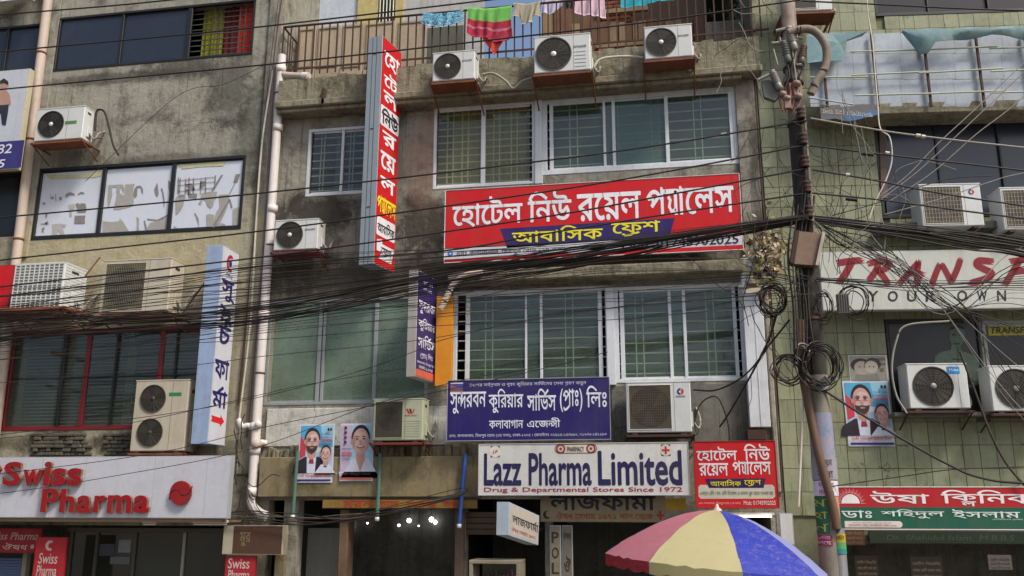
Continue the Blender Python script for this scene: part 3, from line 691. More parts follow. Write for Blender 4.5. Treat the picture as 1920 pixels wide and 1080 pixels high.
# printed athlete: head, neck, shoulders, chest and arm as one flat print on the pane
mb = MB(); F2 = lambda pts, v: [(R.p(x, y, v)[0], v, R.p(x, y, v)[1]) for x, y in pts]
mb.poly(F2([(1784,612),(1795,609),(1806,613),(1809,625),(1807,640),(1801,650),(1803,658),(1822,664),(1836,674),(1838,690),(1832,700),(1838,715),(1830,722),(1816,700),(1812,720),(1818,722),(1838,706),(1840,716),(1820,728),(1814,722),(1780,722),(1765,700),(1752,690),(1753,668),(1764,660),(1782,656),(1784,646),(1780,634),(1780,622)], .022))
rb.part('print', mb, mat('faded_green_print', '#4c5d50', .5, dirt=.5, dirtcol='#22302a', scale=5, streak=.2), wg)
mb = MB(); mb.poly(F2([(1785,626),(1792,626),(1792,629),(1785,629)], .021)); mb.poly(F2([(1797,626),(1805,626),(1805,629),(1797,629)], .021)); mb.poly(F2([(1788,643),(1800,643),(1799,646),(1789,646)], .021))
mb.poly(F2([(1782,614),(1795,608),(1808,614),(1808,618),(1795,614),(1783,619)], .021)); mb.poly(F2([(1786,672),(1806,674),(1806,676),(1786,674)], .021)); mb.poly(F2([(1795,650),(1797,650),(1798,700),(1796,700)], .021)); mb.poly(F2([(1774,690),(1812,690),(1812,692),(1774,692)], .021))
rb.part('print', mb, ink('#1b241f'), wg)
mb = MB(); q = [R.p(x, y, -.02) for x, y in ((1648, 214), (1660, 214), (1664, 372), (1652, 372))]; mb.prism(q, -.03, .02); rb.part('cover_strip', mb, mat('brown_strip', '#5d4a44', .7, dirt=.4))
# ledges
mb = MB(); r = rr(1650, 412, 2300, 426, -.4); mb.box(r[0], r[1], -.42, .0, r[2], r[3], .01); rb.part('ledge', mb, M_grey)
mb = MB(); r = rr(1530, 196, 2300, 216, -.3); mb.box(r[0], r[1], -.5, .0, r[2], r[3], .01); rb.part('ledge', mb, M_fascia)
mb = MB(); r = rr(1668, 774, 2300, 782, -.1); mb.box(r[0], r[1], -.3, .0, r[2], r[3], .01); rb.part('ledge', mb, M_grey)
# shop interior, right
mb = room_mb(RS[0], RS[1], RS[2], RS[3], .24, 3.); rb.part('room', mb, M_dark)
mb = MB(); r = rr(1628, 996, 2300, 1020, 0); mb.box(r[0], r[1], -.04, .0, r[2], r[3], .004); fp = rb.part('fascia_board', mb, mat('dark_green_board', '#2e3a2e', .5, dirt=.3))
r = rr(1660, 1003, 1900, 1013, 0); rb.part('lettering', letters('Dr. Shahidul Islam  M.B.B.S', (r[0], r[1], r[2], r[3]), onwall(-.04), .0, shear=.2), ink('#55604f'), fp)
random.seed(5)
for (x, y, w, h, c) in ((1623, 1062, 44, 40, '#3b302a'), (1735, 1066, 60, 45, '#3c3631'), (1872, 1054, 44, 28, '#8e8478'), (1600, 1006, 38, 32, '#6d4636')):
    r = rr(x-w/2, y-h/2, x+w/2, y+h/2, -.02); t = Thing('paper_notice', {1623: 'brown faded notice hanging at the dark shopfront beside the pole', 1735: 'dark framed notice in the middle of the unlit clinic front', 1872: 'pale paper notice hanging at the right of the clinic front', 1600: 'reddish poster under the left end of the clinic board'}[x], 'notice', R, (r[0]+r[1])/2, -.06, r[2], group=None)
    mb = MB(); mb.box(r[0], r[1], -.075, -.06, r[2], r[3], .002); t.part('sheet', mb, paint('notice_%s' % c[1:], c, .8, dirt=.4))
    mb = MB(); n = 3
    for k in range(n):
        zz = r[3]-(r[3]-r[2])*(.2+.27*k); letters('নোটিশ বিজ্ঞপ্তি' if k == 0 else 'চেম্বার রোগী দেখার সময়', (r[0]+.03, r[1]-.03, zz-.05, zz), onwall(-.075), .0, mb=mb)
    t.part('lettering', mb, ink('#a08c70' if c != '#8e8478' else '#5a4a44'))

# ------------------------------------------------------------------ shop interiors under the middle and left buildings
lamps = []
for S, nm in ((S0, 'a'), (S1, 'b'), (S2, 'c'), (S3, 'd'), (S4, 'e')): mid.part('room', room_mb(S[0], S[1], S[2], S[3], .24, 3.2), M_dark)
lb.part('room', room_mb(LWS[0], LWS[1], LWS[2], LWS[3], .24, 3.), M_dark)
M_lamp = emit('lit_bulb', '#f3f6ff', 5.)
for i, (x, y, s) in enumerate(((767, 976, 5), (809, 974, 5.5), (816, 979, 4.5), (748, 985, 3), (655, 984, 3), (567, 986, 3), (689, 981, 2), (785, 986, 1.8), (659, 985, 2))):
    v = 2.2; u, z = C.p(x, y, v); t = Thing('ceiling_lamp', ['round white lit lamp, largest left of the twin lamps deep in the dark shop', 'brighter lower bulb of the twin lit lamps in the dark shop', 'smaller right bulb of the twin lit lamps in the dark shop', 'small lit lamp just left of the round white lamp', 'narrow lit lamp beside the left brown shop pillar', 'small lit lamp over the pale panel left in the shop', 'tiny faint lamp in the middle of the shop', 'tiny faint lamp between the round lamp and the twin lamps', 'tiny lamp close right of the narrow lit one'][i], 'lamp', C, u, v, z)
    mb = MB(); rr_ = s/118.; mb.lathe(u, v, [(0, z-rr_), (rr_*.7, z-rr_*.7), (rr_, z), (rr_*.7, z+rr_*.7), (0, z+rr_)], 12); t.part('bulb', mb, M_lamp)
    mb = MB(); mb.tube([(u, v, z+rr_*.9), (u, v, S1[3]+.01)], .005, 5); t.part('cord', mb, M_cable)
# shop pillars and pale panel
for x0, x1, c in ((636, 652, '#6a5540'), (853, 870, '#5b4a3e')):
    mb = MB(); r = C.r(x0, 965, x1, 1080, -.05); mb.box(r[0], r[1], -.08, .22, .16, zc(700, 955, -.05), .008); mid.part('shop_pillar', mb, mat('pillar_'+c[1:], c, .7, dirt=.6, dirtcol='#3a2418', scale=5))
mb = MB(); r = C.r(563, 990, 634, 1080, .5); mb.box(r[0], r[1], .5, .56, .2, r[3]); mid.part('shop_panel', mb, mat('shop_panel_grey', '#77756f', .6, dirt=.2))
mb = MB(); r = C.r(520, 985, 536, 1080, -.05); mb.box(r[0], r[1], -.12, .0, .16, r[3]); mid.part('shop_post', mb, M_beige)
# slatted roller box above the second opening
mb = MB(); r = C.r(872, 960, 985, 1003, .02)
for k in range(4): rs = C.r(872, 960+k*11, 1004, 970+k*11, .02); m2 = MB(); m2.box(rs[0], rs[1], .04, .1, rs[2], rs[3], .004); mid.part('slat', m2, mat('roller_box_wood', '#4a3826', .7, dirt=.4))

# stock shelves in the left pharmacy
random.seed(91)
for i, (x0, x1, lb2) in enumerate(((255, 340, 'dim pharmacy shelves with small cartons behind glass, left one'), (348, 424, 'dim pharmacy shelves with small cartons behind glass, beside the brown box'), (134, 176, 'narrow dim pharmacy shelf behind the first glass panel'))):
    t = Thing('stock_shelf', lb2, 'shelf', C, uc((x0+x1)/2, 1040, 1.2), 1.2, .16); a, b_ = uc(x0, 1040, 1.2), uc(x1, 1040, 1.2)
    for k in range(7): mb = MB(); mb.box(a, b_, 1.1, 1.4, .4+.36*k, .42+.36*k); t.part('shelf_board', mb, M_darkw)
    mb = MB(); mb.cur = 0
    for k in range(7):
        u = a+.02
        while u < b_-.12:
            w = ru(.05, .13); h = ru(.1, .26); mb.cur = random.randint(0, 3); mb.box(u, u+w*.92, 1.12, 1.3, .421+.36*k, .421+.36*k+h); u += w
    t.part('carton', mb, [mat('carton_'+c[1:], c, .6, dirt=.2, streak=0) for c in ('#8a8c90', '#4a6078', '#7a4a42', '#6a7466')], kind='stuff')
random.seed(92)
# ================================================================== ROOF TERRACE of the middle building
VR = -.12                                        # plane of the railing
M_pent = mat('penthouse_paint', '#b4bcc8', .8, dirt=.25, streak=.25, dirtcol='#7d7f80')
M_yel = mat('pale_yellow_paint', '#b3a56e', .8, dirt=.3, streak=.25)
M_board = mat('beige_panel_board', '#a4957e', .8, dirt=.35, streak=.3, dirtcol='#6d5d48')
pt = Thing('rooftop_room', 'pale blue rooftop room with yellow column and barred window behind the terrace railing', 'building', C, -3.4, 3, ZB)
def pbox(t, name, x0, y0, x1, y1, v, th, m, label=None, bev=.0):
    r = C.r(x0, y0, x1, y1, v); mb = MB(); mb.box(r[0], r[1], v, v+th, r[2], r[3], bev); return t.part(name, mb, m, label=label)
VB = 1.6
pbox(pt, 'wall', 575, -160, 672, 130, VB, .2, M_pent)
pbox(pt, 'column', 672, -160, 757, 130, VB-.06, .3, M_yel)
pbox(pt, 'wall', 757, -160, 905, 130, VB, .2, mat('grey_white_paint', '#a9a9a8', .8, dirt=.3, streak=.3))
r = C.r(711, -60, 742, 46, VB-.06); mb = MB(); mb.box(r[0], r[1], VB-.068, VB-.061, r[2], r[3]); wv = pt.part('window', mb, M_dark)
mb = MB()
for k in range(5): u = r[0]+(r[1]-r[0])*(k+.5)/5; mb.box(u-.008, u+.008, VB-.085, VB-.07, r[2], r[3])
pt.part('grille', mb, M_bar, wv)
mb = MB(); r = C.r(575, -175, 905, -150, VB); mb.box(r[0]-.1, r[1]+.1, VB-.3, VB+3.2, r[2], r[3]); pt.part('roof', mb, M_grey)
mb = MB(); r = C.r(575, -160, 905, 130, VB+3); mb.box(r[0], r[1], VB+.3, VB+3, ZB, r[3]-.3); pt.part('rear_wall', mb, M_grey)
# board panels leaning inside the railing
bt = Thing('board_partition', 'row of tall beige board panels standing inside the left end of terrace railing', 'partition', C, -4.5, .4, ZB)
for i, (x0, x1, yt) in enumerate(((557, 590, 52), (592, 636, 49), (638, 680, 45), (682, 740, 41), (742, 798, 38))):
    r = C.r(x0, yt, x1, 150, .5); mb = MB(); mb.box(r[0], r[1], .5, .54, ZB, r[3], .006); p_ = bt.part('panel', mb, M_board)
    mb = MB(); frame_mb(r[0]+.03, r[1]-.03, r[2]+.25, r[3]-.04, .5, .03, .015, mb); bt.part('trim', mb, paint('panel_trim', '#7a6c58', .8), p_)
gb = Thing('metal_sheet', 'dark greenish grey sheet behind the railing under the blue cloth', 'metal sheet', C, -2.9, .45, ZB)
pbox(gb, 'sheet', 800, 50, 868, 140, .5, .04, mat('grey_green_sheet', '#54564a', .7, dirt=.4, streak=.4))
# brick hut with planks on the right
bh = Thing('rooftop_shed', 'ragged rooftop shed of bare brick and old planks behind the terrace laundry', 'shed', C, -.6, 2, ZB)
r = C.r(1016, -140, 1320, 120, 1.5); mb = MB(); mb.box(r[0], r[1], 1.5, 3.5, ZB, r[3]); bh.part('core_wall', mb, mat('mortar', '#5e4c3c', .9, dirt=.5))
random.seed(21)
def bricks(x0, y0, x1, y1, v):
    R_ = C.r(x0, y0, x1, y1, v); z = R_[2]; k = 0
    while z < R_[3]-.05:
        u = R_[0]-(k % 2)*.11
        while u < R_[1]-.05:
            a, b = max(u, R_[0]), min(u+.205, R_[1])
            if b-a > .04: mb = MB(); mb.box(a, b, v-.03-ru(0, .014), v, z, z+.068, .006); bh.part('brick', mb, M_brick)
            u += .22
        z += .082; k += 1
bricks(1128, -50, 1186, 45, 1.5); bricks(1016, -50, 1080, -5, 1.5)
random.seed(22)
x = 1018
while x < 1320:
    w = ru(10, 22); yt = (8 if x < 1060 else 40) + ru(-8, 8); r = C.r(x, yt, x+w-1.2, 118, 1.42); m2 = MB(); m2.box(r[0], r[1], 1.40-ru(0, .05), 1.46, max(ZB, r[2]), r[3], .006); bh.part('plank', m2, M_wood if rnd() < .6 else M_wood2); x += w
mb = MB(); r = C.r(1118, 14, 1215, 22, 1.3); mb.box(r[0], r[1], 1.3, 1.38, r[2], r[3]); bh.part('batten', mb, M_wood2)
mb = MB(); r = C.r(1118, 80, 1215, 86, 1.3); mb.box(r[0], r[1], 1.3, 1.38, r[2], r[3]); bh.part('batten', mb, M_wood2)
dr = Thing('rooftop_room', 'dark open rooftop room with a low grey parapet at the right of the terrace', 'building', C, 1.0, 2, ZB)
mb = MB(); r = C.r(1322, 34, 1500, 78, .6); mb.box(r[0], uj-.08, .6, .75, ZB, r[3], .01); dr.part('parapet', mb, M_grey)
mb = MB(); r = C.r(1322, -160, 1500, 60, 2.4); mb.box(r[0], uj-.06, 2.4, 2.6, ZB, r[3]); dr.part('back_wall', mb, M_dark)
mb = MB(); mb.box(r[0], uj-.06, .6, 2.6, r[3]-.2, r[3]); dr.part('roof', mb, M_grey)
# plants in the dark room opening
M_leaf = mat('leaf_green', '#3c4a22', .7, dirt=.4, dirtcol='#6a6a2c', scale=8, streak=0)
pl = Thing('potted_plant', 'leafy green plant growing behind the terrace railing at upper right', 'plant', C, uc(1370, 20, 1.0), 1.0, ZB)
mb = MB(); random.seed(4)
for k in range(260):
    cx, cy, cz = ru(-.45, .45), ru(-.2, .2), ru(.25, 1.5); a, b = ru(0, 6.28), ru(-.8, .8); L_ = ru(.05, .1); bx = Vector((pl.o[0]+cx*(1-abs(cz-.9)*.5), 1.0+cy, ZB+cz)); d = Vector((cos(a)*cos(b), sin(a)*cos(b), sin(b)))*L_; n_ = d.cross(Vector((0, 0, 1))).normalized()*L_*.35
    mb.poly([bx-d, bx+n_, bx+d, bx-n_])
pl.part('foliage', mb, M_leaf, kind='stuff')
mb = MB(); mb.lathe(pl.o[0], 1.0, [(.001, ZB), (.14, ZB), (.18, ZB+.3), (.15, ZB+.3), (.14, ZB+.26), (.001, ZB+.26)], 14); pl.part('pot', mb, M_brick)
mb = MB(); mb.tube([(pl.o[0], 1.0, ZB+.2), (pl.o[0]+.03, 1.02, ZB+.7), (pl.o[0]-.02, .98, ZB+1.2)], .02, 6); pl.part('stem', mb, M_wood)
# the railing
rl = Thing('balcony_railing', 'long rusty steel railing of thin uprights along the terrace edge', 'railing', C, -2.5, VR, ZB)
u0, u1 = uc(530, 90, VR), uc(1440, 30, VR); zt_, zb_ = zc(975, 10, VR), zc(975, 94, VR)
mb = MB(); mb.tube([(u0, VR, zt_), (u1, VR, zt_)], .02, 6); rl.part('top_rail', mb, M_rustd)
mb = MB(); mb.box(u0, u1, VR-.01, VR+.01, zb_-.015, zb_+.015); rl.part('bottom_rail', mb, M_rustd)
u = u0; k = 0; random.seed(8)
bar0 = None
while u < u1:
    if bar0 is None:
        mb = MB(); mb.box(u-.011, u+.011, VR-.011, VR+.011, zb_-.12, zt_); bar0 = rl.part('baluster', mb, M_rustd); u_0 = u
    else: o = bar0.copy(); COL.objects.link(o); o.location.x = u-u_0; o.rotation_euler.y = ru(-.006, .006)*0
    u += .146
mb = MB(); mb.tube([(u0, VR, zt_), (u0, .9, zt_)], .02, 6); mb.tube([(u0, VR, zb_+.3), (u0, .9, zb_+.3)], .012, 6)
for k in range(5): mb.tube([(u0, VR+.2*(k+1), zb_-.1), (u0, VR+.2*(k+1), zt_)], .012, 5)
rl.part('return_rail', mb, M_rustd)

# ------------------------------------------------------------------ laundry
def cloth(label, pts_top, drop, v, m, name='hanging_cloth', cat='cloth', folds=9, amp=.03, shape=None, stripes=None, th=.012, mats=None):
    """cloth hung from a line: pts_top = two pixels, drop = metres at n stations"""
    a, b = C.p(*pts_top[0], v), C.p(*pts_top[1], v); n = 44; rows = 14; V = []; mb = MB(); mb.sm = True
    ph = rnd()*6
    for side in (0, 1):
        for j in range(rows+1):
            for i in range(n+1):
                s_ = i/n; t_ = j/rows; u = a[0]+(b[0]-a[0])*s_; z = a[1]+(b[1]-a[1])*s_
                d = drop(s_); w = amp*.55*(.25+t_)*(sin(s_*folds*4.1+ph+t_*1.7+1.3*sin(s_*7+ph))+.6*sin(s_*folds*2.3+t_*3+ph*2)+.35*sin(s_*31+t_*6))
                V.append((u+amp*.3*sin(t_*5+s_*9)-t_*(shape or 0), v-.02+w+(th if side else 0), z-d*t_-.035*sin(s_*pi)*(1-t_)+.012*t_*sin(s_*9+ph)))
    fs = []
    N = (n+1)*(rows+1)
    for side in (0, 1):
        for j in range(rows):
            for i in range(n):
                k = side*N+j*(n+1)+i; f = (k, k+1, k+n+2, k+n+1); fs.append((f if side else f[::-1], j))
    for f, j in fs:
        pass
    base = len(mb.v); mb.v += V
    for f, j in fs: mb.f.append(f); mb.m.append(0 if not stripes else stripes(j/rows)); mb.smooth.append(True)
    e1 = [j*(n+1) for j in range(rows+1)]; e2 = [j*(n+1)+n for j in range(rows+1)]
    for e in (e1, e2):
        for j in range(rows): mb.f.append((e[j], e[j+1], e[j+1]+N, e[j]+N)); mb.m.append(0); mb.smooth.append(False)
    for j in (0, rows):
        for i in range(n): k = j*(n+1)+i; mb.f.append((k, k+1, k+1+N, k+N)); mb.m.append(0 if not stripes else stripes(j/rows)); mb.smooth.append(False)
    base = ((a[0]+b[0])/2, v, min(p[2] for p in V))
    o = single(name, label, cat, C, mb, mats or m, base, group=None)
    return o
def cm(n, c, d='#333333', amt=.15, sc=5): return mat(n, c, .9, dirt=amt, dirtcol=d, scale=sc, streak=0, grain=.12)
def swirl(name, c1, c2, c3):
    if name in MATS: return MATS[name]
    m, nt, b, N, L = nodes(name); tc = N.new('ShaderNodeNewGeometry').outputs['Position']
    f = noise(nt, scaled(nt, tc, (2.2, 2, 6)), 2.2, 3, .5, 2.5); w = mth(nt, 'PINGPONG', mth(nt, 'MULTIPLY', f, 14.), 1.)
    L.new(mixc(nt, ramp(nt, w, .55, .85), mixc(nt, ramp(nt, f, .45, .55), srgb(c1), srgb(c2)), srgb(c3)), b.inputs['Base Color']); b.inputs['Roughness'].default_value = .85; MATS[name] = m; return m
random.seed(12)
VL = VR-.06
cloth('turquoise and navy swirled cloth bunched over the left of the terrace railing', ((793, 26), (869, 19)), lambda s: .20+.08*sin(s*3.1), VL, swirl('swirl_cloth', '#1b7fa6', '#123a66', '#9fd6e0'), folds=5, amp=.035)
cloth('green and crimson striped cloth draped over the railing beside the small air conditioner', ((876, 15), (959, 11)), lambda s: .50+.08*sin(s*5)+.22*(s > .35)*sin((s-.35)*3.3), VL-.02, None, folds=6, amp=.035, shape=-.02,
      mats=[cm('cloth_green', '#5fa04a', '#c8d88a'), cm('cloth_crimson', '#8f1830', '#c05a70', .4, 9), cm('cloth_yellowgreen', '#a8a23c'), cm('cloth_band', '#a05a68', '#c8a0a0', .5, 14)], stripes=lambda t: 0 if t < .40 else (1 if t < .62 or t > .70 else 3))
cloth('red triangular cloth end hanging below the green and crimson cloth', ((905, 68), (948, 66)), lambda s: .36*(1-abs(s-.5)*1.9)+.02, VL+.01, cm('cloth_redtip', '#b3271f', '#d8846a', .5, 16), folds=3, amp=.02)
cloth('sand coloured shirt hanging on the railing against the sky', ((963, 6), (1013, 3)), lambda s: .28+.12*(.25 < s < .75), VL-.01, cm('cloth_sand', '#9b9480'), folds=4, amp=.025)
cloth('white lilac garment hanging in front of the shed posts', ((1016, -6), (1064, -12)), lambda s: .32+.05*sin(s*6), VL+.5, cm('cloth_lilac', '#b6b1c4'), folds=5, amp=.03)
cloth('pale pink shirt hanging left of the bare brick wall', ((1078, -18), (1134, -20)), lambda s: .46+.10*s, VL+.4, cm('cloth_pink', '#c9a9b4'), folds=4, amp=.03)
cloth('bright turquoise cloth hanging in front of the shed above the right air conditioner', ((1164, -16), (1264, -24)), lambda s: .34-.10*s, VL+.4, mat('cloth_turquoise', '#1f98a8', .85, dirt=.4, dirtcol='#0f6a86', scale=8, streak=0), folds=7, amp=.02)
cloth('dark grey trousers hanging on the terrace line between pale garments', ((1058, -10), (1082, -12)), lambda s: .28, VL+.45, cm('cloth_dark', '#3a3634'), folds=3, amp=.03)

# ================================================================== AIR CONDITIONERS
M_acw = mat('ac_white', '#c2c4c2', .4, dirt=.15, streak=.12, dirtcol='#857a66', grain=.03, scale=2.5)
M_acc = mat('ac_cream', '#b3aa98', .45, dirt=.3, streak=.25, dirtcol='#7d7058', grain=.04, scale=2.5)
M_acg = mat('ac_greenish', '#a3a78e', .45, dirt=.25, streak=.2, dirtcol='#6e6a54', grain=.04, scale=2.5)
M_fan = mat('fan_dark', '#2b2824', .5, dirt=.2, streak=0)
M_fanb = mat('fan_blade', '#3d3831', .5, dirt=.3, streak=0)
M_grl = mat('fan_guard', '#4b463e', .5, dirt=.3, streak=0)
M_hub = paint('fan_hub', '#c9cbc8', .4)
def ac(F, box, vf, dep, label, style='round', m=None, fan=None, logo=None, logom=None, sub=None, bracket=True, bm=None, legs=True, guard=None, hubm=None, bdrop=.10):
    x0, y0, x1, y1 = box; u0, u1, z0, z1 = F.r(x0, y0, x1, y1, vf); m = m or M_acw; bm = bm or M_rust
    t = Thing('air_conditioner', label, 'air conditioner', F, (u0+u1)/2, vf+dep, z0)
    W, H = u1-u0, z1-z0
    mb = MB(); mb.box(u0, u1, vf, vf+dep, z0, z1, .014); cas = t.part('casing', mb, m)
    mb = MB(); mb.box(u0-.006, u1+.006, vf-.006, vf+dep+.006, z1-.012, z1+.008, .005); t.part('lid', mb, m)
    mb = MB(); mb.box(u0+.08, u0+.16, vf+.01, vf+dep-.01, z0-.03, z0); t.part('foot', mb, M_rustd); mb = MB(); mb.box(u1-.16, u1-.08, vf+.01, vf+dep-.01, z0-.03, z0); t.part('foot', mb, M_rustd)
    fans = fan if isinstance(fan, list) else [fan or (.38, .5, .42)]
    guard = guard or M_grl
    if style == 'cage':
        mb = MB(); mb.rect(u0+.03, u1-.03, z0+.03, z1-.03, vf-.003); t.part('coil', mb, mat('coil_dark', '#7c7b76', .6, dirt=.4, streak=0), cas)
        mb = MB(); k = 0
        nx = 10
        for k in range(nx+1): u = u0+.02+(W-.04)*k/nx; mb.box(u-.008, u+.008, vf-.016, vf-.006, z0+.02, z1-.02)
        nz = 15
        for k in range(nz+1): z = z0+.02+(H-.04)*k/nz; mb.box(u0+.02, u1-.02, vf-.012, vf-.004, z-.007, z+.007)
        t.part('fan_grille', mb, M_acw, cas)
        mb = MB()
        for k in range(5): v = vf+.03+(dep-.06)*k/4; mb.box(u1+.001, u1+.008, v-.006, v+.006, z0+.02, z1-.02)
        for k in range(16): z = z0+.02+(H-.04)*k/15; mb.box(u1+.001, u1+.006, vf+.02, vf+dep-.02, z-.006, z+.006)
        t.part('side_louvre', mb, M_acw, cas)
    else:
        for (fx, fz, fr) in fans:
            cu_, cz, r = u0+W*fx, z0+H*fz, H*fr
            if style in ('square', 'grid'):
                a, b, c, d = u0+W*.05, u0+W*(fx*2-.05), z0+H*.07, z1-H*.07
                mb = MB(); frame_mb(a-.012, b+.012, c-.012, d+.012, vf, .012, .01, mb); t.part('grille_frame', mb, m, cas)
                mb = MB(); mb.rect(a, b, c, d, vf-.0015); t.part('grille_back', mb, mat('coil_shade', '#55503f', .7, dirt=.4, streak=0), cas)
                mb = MB(); mb.disc(cu_, cz, vf-.0022, r*.93, 36); t.part('fan_back', mb, M_fan, cas)
                mb = MB()
                for k in range(3):
                    a0 = k*2*pi/3+ru(0, 1); mb.poly([(cu_+r*.14*cos(a0), vf-.003, cz+r*.14*sin(a0))]+[(cu_+r*.86*cos(a0+q*.16), vf-.003-.0008*q/6, cz+r*.86*sin(a0+q*.16)) for q in range(6)])
                t.part('fan_blade', mb, M_fanb, cas)
                mb = MB()
                nn = 12 if style == 'grid' else 22
                for k in range(nn): u = a+(b-a)*(k+.5)/nn; mb.box(u-.003, u+.003, vf-.008, vf-.004, c, d)
                for k in range(int(nn*.8)): z = c+(d-c)*(k+.5)/int(nn*.8); mb.box(a, b, vf-.006, vf-.003, z-.0025, z+.0025)
                t.part('fan_grille', mb, guard, cas)
                mb = MB(); mb.ring(cu_, cz, vf-.003, vf-.001, r*.93, r*.97); t.part('fan_ring', mb, M_fanb, cas)
            else:
                mb = MB(); mb.disc(cu_, cz, vf-.002, r*.97, 36); t.part('fan_back', mb, M_fan, cas)
                mb = MB()
                for k in range(3):
                    a0 = k*2*pi/3+ru(0, 1); P_ = [(cu_+r*.16*cos(a0), vf-.003, cz+r*.16*sin(a0))]
                    for q in range(7): aa = a0+q*.16; P_.append((cu_+r*.88*cos(aa), vf-.003-.002*q/6, cz+r*.88*sin(aa)))
                    P_.append((cu_+r*.16*cos(a0+.9), vf-.003, cz+r*.16*sin(a0+.9))); mb.poly(P_)
                t.part('fan_blade', mb, M_fanb, cas)
                mb = MB(); mb.ring(cu_, cz, vf-.016, vf, r*.96, r*1.02, 36)
                nr = 7
                for k in range(1, nr): mb.ring(cu_, cz, vf-.012, vf-.009, r*.96*k/nr-.0022, r*.96*k/nr+.0022, 30)
                for k in range(16):
                    a0 = 2*pi*k/16; p0 = (cu_+r*.12*cos(a0), vf-.013, cz+r*.12*sin(a0)); p1 = (cu_+r*cos(a0+.25), vf-.011, cz+r*sin(a0+.25)); mb.tube([p0, p1], .0028, 3, caps=False)
                t.part('fan_grille', mb, guard, cas)
                mb = MB(); mb.lathe(0, 0, [(.001, .02), (r*.14, .016), (r*.17, .004), (r*.17, -.004)], 18, ax=((cu_, vf-.004, cz), (0, -1, 0))); t.part('fan_hub', mb, hubm or M_hub, cas)
        mb = MB(); us = u0+W*(max(f[0] for f in fans)*2+.005)
        if us < u1-.05: mb.box(us-.002, us+.002, vf-.002, vf+.002, z0+.02, z1-.02); t.part('panel_seam', mb, M_grl, cas)
    # service side: valve cover and hoses
    mb = MB(); mb.box(u1+.001, u1+.025, vf+dep*.35, vf+dep*.8, z0+H*.12, z0+H*.42, .006); t.part('valve_cover', mb, m, cas)
    mb = MB(); mb.box(u1+.001, u1+.008, vf+dep*.3, vf+dep*.6, z1-H*.18, z1-H*.13); t.part('handle', mb, M_fan, cas)
    mb = MB(); mb.tube(smoothpts([(u1+.02, vf+dep*.6, z0+H*.25), (u1+.10, vf+dep*.7, z0+H*.1), (u1+.13, vf+dep*.9, z0+H*.3), (u1+.08, -.01, z0+H*.55)], 6), .018, 6); t.part('hose', mb, M_cableg)
    mb = MB(); mb.tube(smoothpts([(u1+.015, vf+dep*.5, z0+H*.3), (u1+.07, vf+dep*.6, z0-.02), (u1+.1, vf+dep*.9, z0+.1), (u1+.05, -.01, z0+H*.3)], 6), .007, 5); t.part('power_lead', mb, M_cable)
    if logo:
        for (tx, (a, b, c, d), col, sh) in logo:
            mb = letters(tx, (u0+W*a, u0+W*b, z0+H*c, z0+H*d), onwall(vf-.001), .02, shear=sh) ; t.part('lettering', mb, ink(col), cas)
    if sub: sub(t, cas, u0, u1, z0, z1, vf)
    if bracket:
        zz = z0-.03; e = .04
        br = t.part('bracket', (lambda q: (q.box(u0-e, u1+e, vf-.02, vf+.015, zz-.035, zz, .003), q.box(u0-e, u1+e, vf+dep-.03, vf+dep, zz-.035, zz, .003), q)[-1])(MB()), bm)
        for u in (u0-e+.02, u1+e-.02):
            q = MB(); q.box(u-.018, u+.018, vf-.02, -.01 if vf+dep < 0 else vf+dep, zz-.03, zz-.004, .003); t.part('arm', q, bm, br)
            q = MB(); q.tube([(u, vf+.02, zz-.03), (u, -.02, zz-.03-bdrop*2)], .013, 5); t.part('brace', q, bm, br)
        q = MB(); q.box(u0-e+.04, u1+e-.04, vf+.02, vf+dep-.035, zz-.03, zz-.024); t.part('tray', q, bm, br)
    return t
VA, DP = -.50, .32
def gp(*a): return a
GEN = lambda x: [(x, (.70, .93, .62, .68), '#4a4a4a', .2)]
ac(C, (67, 202, 156, 262), -.52, .3, 'small white air conditioner with black fan, alone under the blue tinted window', fan=(.33, .5, .40), guard=M_fan, sub=lambda t, c, u0, u1, z0, z1, v: t.part('badge', (lambda q: q.rect(u0+(u1-u0)*.62, u0+(u1-u0)*.86, z0+(z1-z0)*.46, z0+(z1-z0)*.56, v-.003))(MB()), ink('#4d7d4c'), c))
ac(C, (811, 97, 890, 150), -.72, .34, 'small white air conditioner beside the striped cloth, leftmost under the terrace railing', fan=(.36, .5, .44), logo=GEN('SINGER'), bdrop=.14)
ac(C, (1001, 66, 1107, 134), -.74, .36, 'largest white air conditioner on the terrace edge, in the middle', fan=(.35, .5, .45), logo=GEN('SINGER'), bdrop=.14,
   sub=lambda t, c, u0, u1, z0, z1, v: [t.part('louvre_line', (lambda q, k=k: q.box(u0+(u1-u0)*.72, u0+(u1-u0)*.92, v-.004, v, z0+(z1-z0)*(.1+.1*k), z0+(z1-z0)*(.108+.1*k)))(MB()), M_grl, c) for k in range(5)])
ac(C, (1208, 48, 1298, 108), -.72, .34, 'white air conditioner rightmost under the terrace railing, above the wide window', fan=(.35, .5, .43), logo=GEN('SINGER'), bdrop=.16)
ac(C, (514, 412, 596, 468), -.5, .32, 'small white air conditioner on red bracket between drain pipe and tall red sign', fan=(.36, .5, .44), logo=GEN('SINGER'), bm=mat('bracket_red', '#6b2a26', .7, dirt=.4))
ac(C, (190, 487, 318, 586), -.7, .42, 'big cream air conditioner with square dark grille behind the cable bundle', style='square', m=M_acc, fan=(.34, .5, .40), guard=mat('guard_cream', '#77705f', .5, dirt=.3, streak=0))
ac(C, (24, 494, 118, 580), -.85, .6, 'white boxy condenser with louvred cage sides at far left', style='cage', m=M_acw)
